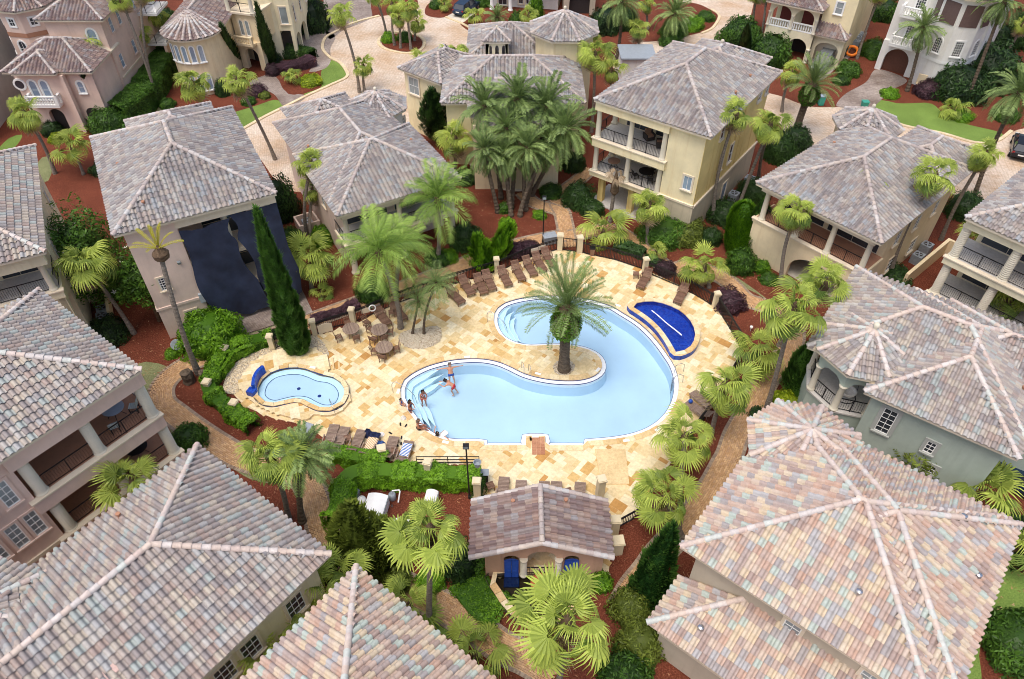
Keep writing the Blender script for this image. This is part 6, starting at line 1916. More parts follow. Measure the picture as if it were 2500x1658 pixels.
PALMS = [
 ('F', (-42.77, 74.29), (-42.65, 74.58, 6.75), 1.00, 'slender fan palm before the peach house balcony side'),
 ('F', (-43.36, 60.84), (-43.39, 60.80, 6.20), 1.15, 'full fan palm rising past the peach house porch'),
 ('S', (-40.59, 60.68), (-40.59, 60.68, 2.60), 1.50, 'broad leaved low palm behind the netting draped house'),
 ('F', (-31.68, 69.89), (-31.68, 69.89, 4.60), 1.25, 'drooping fan palm before the round tower windows'),
 ('F', (-23.04, 63.34), (-24.34, 62.51, 8.40), 1.05, 'fan palm with a long curved trunk beside the tan street'),
 ('F', (-38.51, 75.30), (-38.52, 75.23, 10.85), 1.00, 'tall fan palm against the peach house, crown cut by the top edge'),
 ('F', (-39.34, 77.02), (-38.10, 78.77, 10.30), 1.00, 'second tall palm trunk beside the peach house right wall'),
 ('F', (-40.99, 84.84), (-40.49, 85.51, 5.20), 1.00, 'dark fan palm between peach house and round tower'),
 ('F', (-41.85, 81.36), (-41.45, 81.91, 4.50), 1.00, 'shaded fan palm against the peach house rear balconies'),
 ('F', (-16.91, 77.37), (-17.60, 77.04, 8.45), 1.00, 'tall thin fan palm at the turning circle lawn'),
 ('F', (-16.39, 77.72), (-16.16, 77.75, 2.85), 0.90, 'short fan palm on the tan street beside the little turret'),
 ('F', (-17.58, 51.30), (-16.11, 52.03, 6.45), 1.00, 'upper fan palm beside the low turret house eave'),
 ('F', (-17.02, 50.68), (-16.57, 52.58, 3.60), 0.90, 'lower fan palm beside the low turret house eave'),
 ('F', (-15.72, 92.46), (-16.56, 92.16, 5.25), 0.90, 'leaning palm at the left of the round island'),
 ('F', (-14.41, 89.82), (-14.21, 89.85, 4.90), 0.90, 'first straight palm on the round island'),
 ('F', (-13.59, 88.96), (-13.37, 88.97, 3.70), 0.90, 'palm at the front of the round island'),
 ('F', (-12.29, 88.54), (-12.33, 88.49, 4.90), 1.00, 'thick trunked palm on the round island'),
 ('F', (-12.09, 91.12), (-11.61, 91.23, 2.30), 0.90, 'rightmost palm on the round island'),
 ('D', (-2.09, 94.74), (-1.89, 94.81, 1.45), 0.80, 'pale short date palm beyond the cupola'),
 ('S', (-4.84, 96.24), (-4.84, 96.24, 0.90), 1.00, 'dark sago palm on the bed at the turning circle'),
 ('F', (2.02, 93.13), (2.07, 93.07, 2.30), 0.80, 'small fan palm beside the octagonal tower roof'),
 ('F', (-9.55, 77.54), (-9.48, 77.59, 3.25), 1.00, 'fan palm before the yellow wing window'),
 ('F', (-5.62, 72.01), (-5.72, 72.01, 6.65), 1.00, 'slim tall fan palm before the cupola house roof'),
 ('F', (-3.83, 74.96), (-3.80, 74.98, 4.10), 1.00, 'fan palm right of the slim tall one before the cupola house roof'),
 ('F', (7.16, 73.63), (7.28, 73.61, 7.45), 1.10, 'fan palm between cupola house and tall yellow house, upper left of three'),
 ('F', (8.12, 68.61), (7.86, 68.68, 8.10), 1.20, 'fan palm between cupola house and tall yellow house, the fullest'),
 ('F', (10.38, 74.29), (10.32, 74.27, 3.95), 1.00, 'lower fan palm tucked behind the yellow house roof edge'),
 ('D', (12.23, 84.84), (12.21, 84.86, 6.90), 1.20, 'tall date palm with orange fruit behind the yellow house'),
 ('F', (14.58, 83.47), (14.16, 83.65, 4.45), 1.00, 'fan palm beside the flat roofed pavilion'),
 ('D', (19.92, 90.68), (19.60, 90.79, 3.35), 1.30, 'feathery date palm on the planted street island'),
 ('D', (-0.08, 55.02), (0.43, 59.71, 8.00), 1.40, 'highest date palm at the centre of the big clump'),
 ('D', (-1.02, 56.65), (-2.38, 59.56, 7.40), 1.35, 'date palm at the upper left of the big clump'),
 ('D', (1.24, 55.94), (2.98, 59.56, 7.40), 1.40, 'date palm at the upper right of the big clump'),
 ('D', (1.80, 57.12), (4.56, 57.19, 6.60), 1.35, 'date palm leaning to the right edge of the big clump'),
 ('D', (-0.21, 54.57), (-0.46, 57.56, 6.40), 1.10, 'date palm in the heart of the big clump'),
 ('D', (-1.26, 54.46), (-2.32, 55.53, 5.60), 1.00, 'date palm leaning left at the front of the big clump'),
 ('D', (1.23, 54.80), (1.28, 55.43, 5.80), 1.15, 'date palm with pale fronds at the front of the big clump'),
 ('D', (0.70, 53.90), (3.31, 56.50, 5.60), 1.05, 'low date palm at the front right of the big clump'),
 ('D', (-0.08, 53.90), (-0.83, 55.60, 5.00), 0.95, 'lowest date palm at the front of the big clump'),
 ('F', (-5.45, 60.58), (-5.12, 60.60, 3.70), 1.20, 'bright fan palm left of the big date clump'),
 ('Q', (-6.07, 47.68), (-5.72, 47.73, 5.85), 1.35, 'wide queen palm beside the low turret house corner'),
 ('S', (7.64, 50.29), (7.64, 50.29, 0.90), 1.50, 'low fan palm just outside the pool gate'),
 ('X', (8.55, 53.13), (8.65, 53.09, 4.70), 0.80, 'bare headed dead palm before the yellow house'),
 ('F', (11.45, 49.93), (11.12, 50.01, 3.75), 1.15, 'short fan palm before the yellow house front wall'),
 ('F', (28.77, 72.98), (28.69, 73.04, 4.20), 1.10, 'bright fan palm beside the shaggy thick trunked palm'),
 ('C', (28.91, 68.31), (29.09, 68.11, 5.45), 0.90, 'shaggy thick trunked palm on the tan street'),
 ('D', (43.92, 77.72), (43.44, 78.55, 6.65), 1.15, 'date palm growing before the white house'),
 ('D', (49.03, 74.62), (48.79, 75.44, 10.35), 1.20, 'tall leaning date palm over the white house hedge'),
 ('D', (41.03, 55.25), (40.76, 56.04, 10.35), 1.30, 'tall leaning date palm at the right frame edge'),
 ('F', (17.57, 53.24), (17.51, 53.30, 10.00), 1.00, 'left of the twin fan palms beside the yellow side wall'),
 ('F', (19.88, 54.35), (20.60, 53.89, 8.80), 1.05, 'right of the twin fan palms beside the yellow side wall'),
 ('F', (23.13, 59.82), (21.46, 55.98, 7.40), 0.80, 'hidden third palm trunk behind the twin fan palms'),
 ('F', (36.41, 50.47), (36.47, 50.38, 8.10), 1.05, 'fan palm with slanting trunk between loggia house and right edge'),
 ('F', (26.30, 47.29), (26.18, 47.37, 7.65), 1.10, 'fan palm overlapping the middle of the loggia house roof'),
 ('F', (30.14, 45.42), (30.11, 45.48, 9.35), 1.15, 'fan palm with brown skirt at the loggia house right side'),
 ('F', (21.34, 44.79), (20.91, 45.05, 6.50), 1.00, 'fan palm standing before the loggia arch'),
 ('F', (15.54, 44.25), (14.86, 44.51, 1.80), 1.15, 'bushy low fan palm outside the fence right of the spill pool'),
 ('F', (19.40, 37.78), (20.19, 36.23, 7.20), 1.20, 'rear crown of the tall pair by the sage turret'),
 ('F', (17.10, 31.93), (16.62, 32.26, 8.75), 1.35, 'tall fan palm with pale dead tips by the sage turret'),
 ('S', (17.43, 35.16), (16.84, 35.47, 1.75), 1.35, 'low bright fan palm on the mulch right of the fence'),
 ('F', (12.85, 29.58), (12.78, 29.59, 4.85), 1.30, 'stout fan palm with brown skirt beside the deck right edge'),
 ('F', (9.56, 21.80), (9.93, 26.20, 4.20), 1.20, 'upper fan palm at the lower right corner of the deck'),
 ('F', (9.83, 21.98), (8.29, 22.49, 3.60), 1.25, 'lower fan palm at the lower right corner of the deck'),
 ('F', (33.74, 42.76), (33.63, 42.86, 5.60), 1.15, 'fan palm with rough trunk before the ringed columns'),
 ('F', (34.44, 38.16), (34.44, 38.16, 4.50), 1.10, 'fan palm before the ringed columns at the right frame edge'),
 ('F', (-4.35, 17.02), (-3.60, 17.18, 9.30), 1.25, 'fan palm with bent trunk left of the pool house'),
 ('F', (2.10, 12.88), (2.17, 12.88, 9.70), 1.40, 'largest fan palm in front of the fountain basin'),
 ('F', (-13.15, 23.43), (-12.90, 23.54, 6.05), 1.25, 'fan palm over the brick path below the spa hedge'),
 ('D', (-12.28, 23.23), (-11.19, 23.79, 5.85), 0.95, 'shaggy date palm beside the fan palm below the spa hedge'),
 ('S', (-11.38, 15.77), (-11.38, 15.77, 3.20), 1.25, 'fan palm squeezed between the two lower tiled roofs, middle'),
 ('S', (-9.65, 17.58), (-9.65, 17.58, 3.20), 1.25, 'fan palm squeezed between the two lower tiled roofs, upper'),
 ('S', (-11.70, 14.22), (-11.70, 14.22, 3.00), 1.30, 'fan palm squeezed between the two lower tiled roofs, lowest'),
 ('S', (-20.66, 23.04), (-20.66, 23.04, 4.20), 1.20, 'fan palm tops showing above the grey roof eave'),
 ('F', (-27.95, 39.08), (-28.47, 38.49, 6.95), 1.35, 'curved trunk fan palm beside the white flowering tree'),
 ('Y', (-21.93, 35.02), (-21.37, 35.55, 10.35), 1.00, 'thin trunk palm with few yellow fronds by the path bend'),
 ('F', (-15.76, 44.16), (-15.26, 44.34, 2.80), 1.35, 'bright fan palm beside the netting draped house'),
 ('Q', (-8.29, 39.63), (-8.99, 39.44, 7.20), 1.35, 'large queen palm arching over the round tables'),
 ('Q', (-9.03, 43.28), (-8.35, 43.44, 4.35), 1.20, 'queen palm behind the round tables against the house'),
 ('P', (-6.48, 39.00), (-5.29, 39.23, 4.65), 1.00, 'taller pygmy palm on the gravel bed'),
 ('P', (-7.35, 39.00), (-6.65, 39.12, 3.10), 0.80, 'shorter pygmy palm on the gravel bed'),
 ('C', (3.66, 35.37), (3.56, 35.35, 5.95), 1.10, 'big shaggy date palm on the pool peninsula'),
 ('S', (26.49, 23.44), (26.49, 23.44, 2.60), 1.40, 'spreading fan palm behind the warm tiled roof'),
 ('S', (27.49, 20.65), (27.49, 20.65, 2.00), 1.20, 'fan palm beyond the right corner of the warm tiled roof'),
 ('S', (-1.82, 15.23), (-1.82, 15.23, 0.70), 1.25, 'dark saw palm beside the lower brick path'),
 ('S', (-5.39, 17.73), (-5.39, 17.73, 0.80), 1.20, 'grey green saw palm left of the lower brick path'),
 ('S', (-8.84, 18.59), (-8.84, 18.59, 2.80), 1.00, 'fan palm peeking over the peaked roof'),
 ('F', (17.35, 94.74), (16.79, 94.87, 3.05), 0.80, 'small palm at the top behind the street shrubs'),
 ('F', (30.74, 90.68), (30.22, 91.14, 5.95), 1.00, 'tall trunk before the balustrade house shrubs'),
 ('F', (30.68, 94.74), (30.41, 94.98, 4.60), 1.00, 'second tall trunk before the balustrade house shrubs'),
 ('F', (41.13, 86.05), (41.30, 85.88, 7.80), 1.00, 'slanting thin trunk between yellow and white houses'),
 ('F', (59.24, 86.87), (59.39, 86.59, 3.95), 1.00, 'thin trunk at the white house right side'),
 ('S', (46.52, 72.02), (46.52, 72.02, 0.50), 1.10, 'spreading cycad on the bed below the white house hedge'),
 ('S', (-8.94, 101.01), (-8.94, 101.01, 0.60), 0.90, 'small cycad on the corner bed by the pale drive'),
 ('S', (-24.65, 79.71), (-24.65, 79.71, 0.60), 0.90, 'cycad on the small drive bed'),
 ('S', (11.79, 47.89), (11.79, 47.89, 0.60), 0.80, 'tiny fan palm outside the fence near the stone post'),
 ('S', (-14.74, 43.23), (-14.74, 43.23, 0.20), 0.70, 'spiky rosette on the mulch beside the draped house'),
]
CANARY = []
for rec in PALMS:
 root, cr = palm(*rec)
 if rec[0] == 'C': CANARY.append((rec, cr))

# ================================================================== leaf clouds: shrubs, hedges, trees
def leaves(P, N, size, rg, aspect=0.55, tilt=0.7):
 """one bent-free quad per leaf around points P with outward normals N"""
 n = len(P)
 r = rg.normal(size=(n, 3))
 nn = N + tilt * r * 0.6
 nn /= np.linalg.norm(nn, axis=1)[:, None] + 1e-9
 a = np.cross(nn, rg.normal(size=(n, 3))); a /= np.linalg.norm(a, axis=1)[:, None] + 1e-9
 b = np.cross(nn, a)
 s = size * rg.uniform(0.6, 1.3, n)[:, None]
 V = np.stack([P - a * s * aspect * 0.5, P + b * s * -0.9, P + a * s * aspect * 0.5, P + b * s * 0.9], axis=1).reshape(-1, 3)
 F = np.arange(4 * n, dtype=np.int32).reshape(-1, 4)
 return V, F
def vnoise(P, sc, off=0.0):
 return np.array([mnoise.noise(Vector((p[0] * sc + off, p[1] * sc, p[2] * sc + off))) for p in P])
def leaf_mesh(name, V, F, mat, rg, core=None, tint=None):
 T = rg.random(len(F)) if tint is None else np.clip(tint + rg.uniform(-0.25, 0.25, len(F)), 0, 1)
 return np_mesh(name, V.astype(np.float32), F, mat, T)
def ellipsoid_shell(n, rg, rx, ry, rz, depth=0.3, lump=0.18, freq=1.6, seed=0.0, half=False):
 d = rg.normal(size=(n, 3)); d /= np.linalg.norm(d, axis=1)[:, None]
 if half: d[:, 2] = np.abs(d[:, 2]) * 1.0 - 0.12 * (rg.random(n) < 0.3)
 k = 1 + lump * vnoise(d * 1.0, freq * 1.3, seed) * 1.6 + lump * 0.7 * vnoise(d * 1.0, freq * 3.1, seed + 7)
 rr = k * (1 - depth * rg.random(n) ** 1.8)
 return d * rr[:, None] * np.array([rx, ry, rz]), d, k
BUSH = {}
def bush_mesh(key, mat, r, hz_, n, leaf, lump=0.16, seed=0):
 k = (key, mat)
 if k not in BUSH:
  out = []
  for v in range(2):
   rg = np.random.default_rng(seed + v * 17 + len(BUSH))
   P_, N_, kk = ellipsoid_shell(n, rg, r, r, hz_, 0.28, lump, 1.7, seed + v * 5.3, half=True)
   V, F = leaves(P_, N_, leaf, rg)
   # inner body so the bush is not see-through
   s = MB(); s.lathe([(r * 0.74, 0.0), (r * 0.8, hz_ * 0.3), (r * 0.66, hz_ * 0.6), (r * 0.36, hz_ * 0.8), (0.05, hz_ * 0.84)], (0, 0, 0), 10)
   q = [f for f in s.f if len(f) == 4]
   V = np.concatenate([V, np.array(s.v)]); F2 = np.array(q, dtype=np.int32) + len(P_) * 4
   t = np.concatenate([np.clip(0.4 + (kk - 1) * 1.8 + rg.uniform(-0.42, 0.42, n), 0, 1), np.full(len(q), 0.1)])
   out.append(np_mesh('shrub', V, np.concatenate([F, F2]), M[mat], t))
  BUSH[k] = out
 return BUSH[k]
M['lf_green'] = leaf_mat('shrub_green', lin(38, 66, 22), lin(96, 140, 46), 0.3)
M['lf_dark'] = leaf_mat('shrub_dark', lin(26, 46, 22), lin(70, 104, 46), 0.25)
M['lf_bright'] = leaf_mat('shrub_bright', lin(56, 100, 18), lin(140, 190, 44), 0.35)
M['lf_yellow'] = leaf_mat('shrub_yellow', lin(96, 124, 20), lin(196, 210, 50), 0.35)
M['lf_purple'] = leaf_mat('shrub_purple', lin(48, 32, 38), lin(104, 72, 82), 0.2)
M['lf_olive'] = leaf_mat('shrub_olive', lin(66, 80, 28), lin(134, 150, 60), 0.3)
M['lf_cypress'] = leaf_mat('cypress_green', lin(34, 70, 26), lin(112, 158, 66), 0.25)
M['petal'] = plain('white_petal', lin(244, 240, 232), 0.6, var=0.04)
M['petal_pink'] = plain('pink_petal', lin(238, 190, 170), 0.6, var=0.04)
def shrub(p, r, h, mat, label, key=None, rz=None):
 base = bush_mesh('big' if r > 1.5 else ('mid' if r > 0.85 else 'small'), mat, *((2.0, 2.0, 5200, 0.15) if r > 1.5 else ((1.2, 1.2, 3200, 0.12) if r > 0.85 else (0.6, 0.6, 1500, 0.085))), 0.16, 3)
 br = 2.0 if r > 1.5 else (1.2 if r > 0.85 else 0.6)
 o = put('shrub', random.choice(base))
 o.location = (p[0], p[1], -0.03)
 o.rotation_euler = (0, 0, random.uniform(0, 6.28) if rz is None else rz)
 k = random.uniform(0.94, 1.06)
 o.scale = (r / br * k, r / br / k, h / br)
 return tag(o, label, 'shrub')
def hedge(line, w, h, mat, label, dens=420, leaf=0.11, name='hedge', cat='hedge', lump=0.12):
 pts = smooth_loop(line, 0.2, closed=False)
 L = [0.0]
 for a, b in zip(pts, pts[1:]): L.append(L[-1] + math.hypot(b[0] - a[0], b[1] - a[1]))
 L = np.array(L); X = np.array([p[0] for p in pts]); Y = np.array([p[1] for p in pts])
 rg = np.random.default_rng(int(abs(X[0] * 100)) + 3)
 per = w + 2 * h
 n = int(dens * L[-1] * per)
 s = rg.uniform(-0.3, L[-1] + 0.3, n)
 c = rg.uniform(0, per, n)
 sx = np.clip(s, 0, L[-1])
 tx = np.interp(np.clip(sx + 0.1, 0, L[-1]), L, X) - np.interp(np.clip(sx - 0.1, 0, L[-1]), L, X)
 ty = np.interp(np.clip(sx + 0.1, 0, L[-1]), L, Y) - np.interp(np.clip(sx - 0.1, 0, L[-1]), L, Y)
 tl = np.hypot(tx, ty) + 1e-9; tx /= tl; ty /= tl
 cx = np.interp(sx, L, X) + tx * (s - sx); cy = np.interp(sx, L, Y) + ty * (s - sx)
 off = np.where(c < h, -w / 2, np.where(c > h + w, w / 2, c - h - w / 2))
 zz = np.where(c < h, c, np.where(c > h + w, per - c, h))
 # round the shoulders
 edge = np.clip((np.abs(off) - (w / 2 - 0.25)) / 0.25, 0, 1) * np.clip((zz - (h - 0.25)) / 0.25, 0, 1)
 off *= 1 - 0.12 * edge; zz -= 0.15 * edge
 nx = np.where(np.abs(off) > w / 2 - 0.15, np.sign(off), 0.0); nz = np.where(zz > h - 0.2, 1.0, 0.0)
 P0 = np.stack([cx, cy, zz], 1)
 k = vnoise(P0, 0.9, 2.0) * lump * 2 + vnoise(P0, 2.5, 9.0) * lump - 0.14 * rg.random(n) ** 2
 px_ = cx + -ty * (off + nx * k); py_ = cy + tx * (off + nx * k); pz_ = np.maximum(0.02, zz + nz * k)
 P_ = np.stack([px_, py_, pz_], 1); N_ = np.stack([-ty * nx, tx * nx, nz + 0.2], 1)
 V, F = leaves(P_, N_, leaf, rg)
 # inner body
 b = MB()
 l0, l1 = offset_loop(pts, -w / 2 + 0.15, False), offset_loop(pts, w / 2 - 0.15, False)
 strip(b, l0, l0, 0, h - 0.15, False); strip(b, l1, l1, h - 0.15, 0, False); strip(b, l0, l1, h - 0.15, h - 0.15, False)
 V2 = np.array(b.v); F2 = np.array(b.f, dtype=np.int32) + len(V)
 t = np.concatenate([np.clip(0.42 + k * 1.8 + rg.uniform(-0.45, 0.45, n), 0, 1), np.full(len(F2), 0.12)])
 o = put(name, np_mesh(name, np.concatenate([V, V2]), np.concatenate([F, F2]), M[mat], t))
 return tag(o, label, cat)
def conifer(base, top, r, mat, label, n=5000, leaf=0.14, prof=None, name='cypress_tree', lump=0.1, vert=2.0):
 """narrow evergreen along a straight stem: trunk + crown of upright sprays"""
 Bv = Vector((base[0], base[1], 0)); Tv = Vector(top)
 root = empty(name, (base[0], base[1], 0), label, 'tree')
 ax = Tv - Bv; H = ax.length
 rg = np.random.default_rng(int(abs(base[0] * 37 + base[1] * 11)) + 5)
 prof = prof or [(0, 0.55), (0.08, 0.9), (0.2, 1.0), (0.45, 0.85), (0.75, 0.5), (0.93, 0.2), (1.0, 0.03)]
 px_, pr = zip(*prof)
 # sample by surface
 ts = np.linspace(0, 1, 200); w_ = np.interp(ts, px_, pr); cdf = np.cumsum(w_ + 0.03); cdf /= cdf[-1]
 t = np.interp(rg.random(n), cdf, ts)
 a = rg.uniform(0, 6.283, n)
 D = np.stack([np.cos(a), np.sin(a), np.zeros(n)], 1)
 q = np.stack([np.cos(a) * 1.2, np.sin(a) * 1.2, t * H * 0.9], 1)
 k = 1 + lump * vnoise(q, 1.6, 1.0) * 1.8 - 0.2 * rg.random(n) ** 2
 rr = np.interp(t, px_, pr) * r * k
 A = np.array(ax)[None] * t[:, None]
 P_ = A + D * rr[:, None]
 # upright sprays
 s = leaf * rg.uniform(0.7, 1.3, n)[:, None]
 upv = np.array([0, 0, 1.0]) + D * 0.35 + rg.normal(size=(n, 3)) * 0.2
 side = np.cross(D, upv); side /= np.linalg.norm(side, axis=1)[:, None]
 V = np.stack([P_ - side * s * 0.35, P_ - upv * s * vert * 0.3, P_ + side * s * 0.35, P_ + upv * s * vert * 0.7 + D * s * 0.3], 1).reshape(-1, 3)
 F = np.arange(4 * n, dtype=np.int32).reshape(-1, 4)
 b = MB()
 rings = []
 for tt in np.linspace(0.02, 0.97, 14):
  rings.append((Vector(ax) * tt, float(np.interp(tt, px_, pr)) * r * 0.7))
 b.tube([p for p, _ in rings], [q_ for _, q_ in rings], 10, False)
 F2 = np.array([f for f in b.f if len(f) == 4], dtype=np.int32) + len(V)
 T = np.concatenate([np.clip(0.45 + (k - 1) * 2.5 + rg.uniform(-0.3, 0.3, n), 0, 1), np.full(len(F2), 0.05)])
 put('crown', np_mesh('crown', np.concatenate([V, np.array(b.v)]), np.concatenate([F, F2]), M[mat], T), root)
 b = MB(); b.tube([(0, 0, -0.1), tuple(ax * 0.15)], [0.14, 0.1], 7); b.build('trunk', M['bark'], root)
 return root
def tree(base, cz, rx, rz, mat, label, n=7000, leaf=0.17, flowers=0, petal='petal', lump=0.28, trunk_r=0.13, stems=1):
 root = empty('broadleaf_tree', (base[0], base[1], 0), label, 'tree')
 rg = np.random.default_rng(int(abs(base[0] * 53 + base[1] * 7)) + 1)
 P_, N_, k = ellipsoid_shell(n, rg, rx, rx, rz, 0.55, lump, 1.9, base[0])
 c = np.array([0, 0, cz])
 V, F = leaves(P_ + c, N_, leaf, rg)
 V2, F2 = [], []
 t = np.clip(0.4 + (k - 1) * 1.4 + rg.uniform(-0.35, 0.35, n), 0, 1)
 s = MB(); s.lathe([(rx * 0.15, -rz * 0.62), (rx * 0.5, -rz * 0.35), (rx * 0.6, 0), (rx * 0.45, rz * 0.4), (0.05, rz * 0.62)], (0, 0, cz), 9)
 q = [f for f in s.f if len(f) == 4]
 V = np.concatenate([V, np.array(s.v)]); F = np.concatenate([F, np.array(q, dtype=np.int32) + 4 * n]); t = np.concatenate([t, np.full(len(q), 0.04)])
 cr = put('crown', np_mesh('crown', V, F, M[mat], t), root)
 b = MB()
 b.tube([(0, 0, -0.1), (0.05, 0.02, cz * 0.5), (0, 0, cz)], [trunk_r * 1.3, trunk_r, trunk_r * 0.6], 8)
 for i in range(5):
  a = i * 1.3
  b.tube([(0, 0, cz * 0.55), (rx * 0.4 * math.cos(a), rx * 0.4 * math.sin(a), cz * 0.9), (rx * 0.75 * math.cos(a), rx * 0.75 * math.sin(a), cz + rz * 0.25)], [trunk_r * 0.6, trunk_r * 0.4, 0.02], 5, False)
 b.build('trunk', M['bark'], root)
 if flowers:
  for i in range(flowers):
   j = rg.integers(0, n)
   if N_[j, 2] < -0.3: continue
   m = MB()
   for pz in range(5):
    a = pz * 1.257
    m.add([(0, 0, 0), (0.1 * math.cos(a - 0.45), 0.1 * math.sin(a - 0.45), 0.05), (0.17 * math.cos(a), 0.17 * math.sin(a), 0.09), (0.1 * math.cos(a + 0.45), 0.1 * math.sin(a + 0.45), 0.05)], [(0, 1, 2, 3)])
   o = m.build('flower', M[petal], cr); o.location = P_[j] * 1.03 + c; o.rotation_euler = (rg.uniform(-0.6, 0.6), rg.uniform(-0.6, 0.6), 0)
   o.scale = (1.3,) * 3
 return root

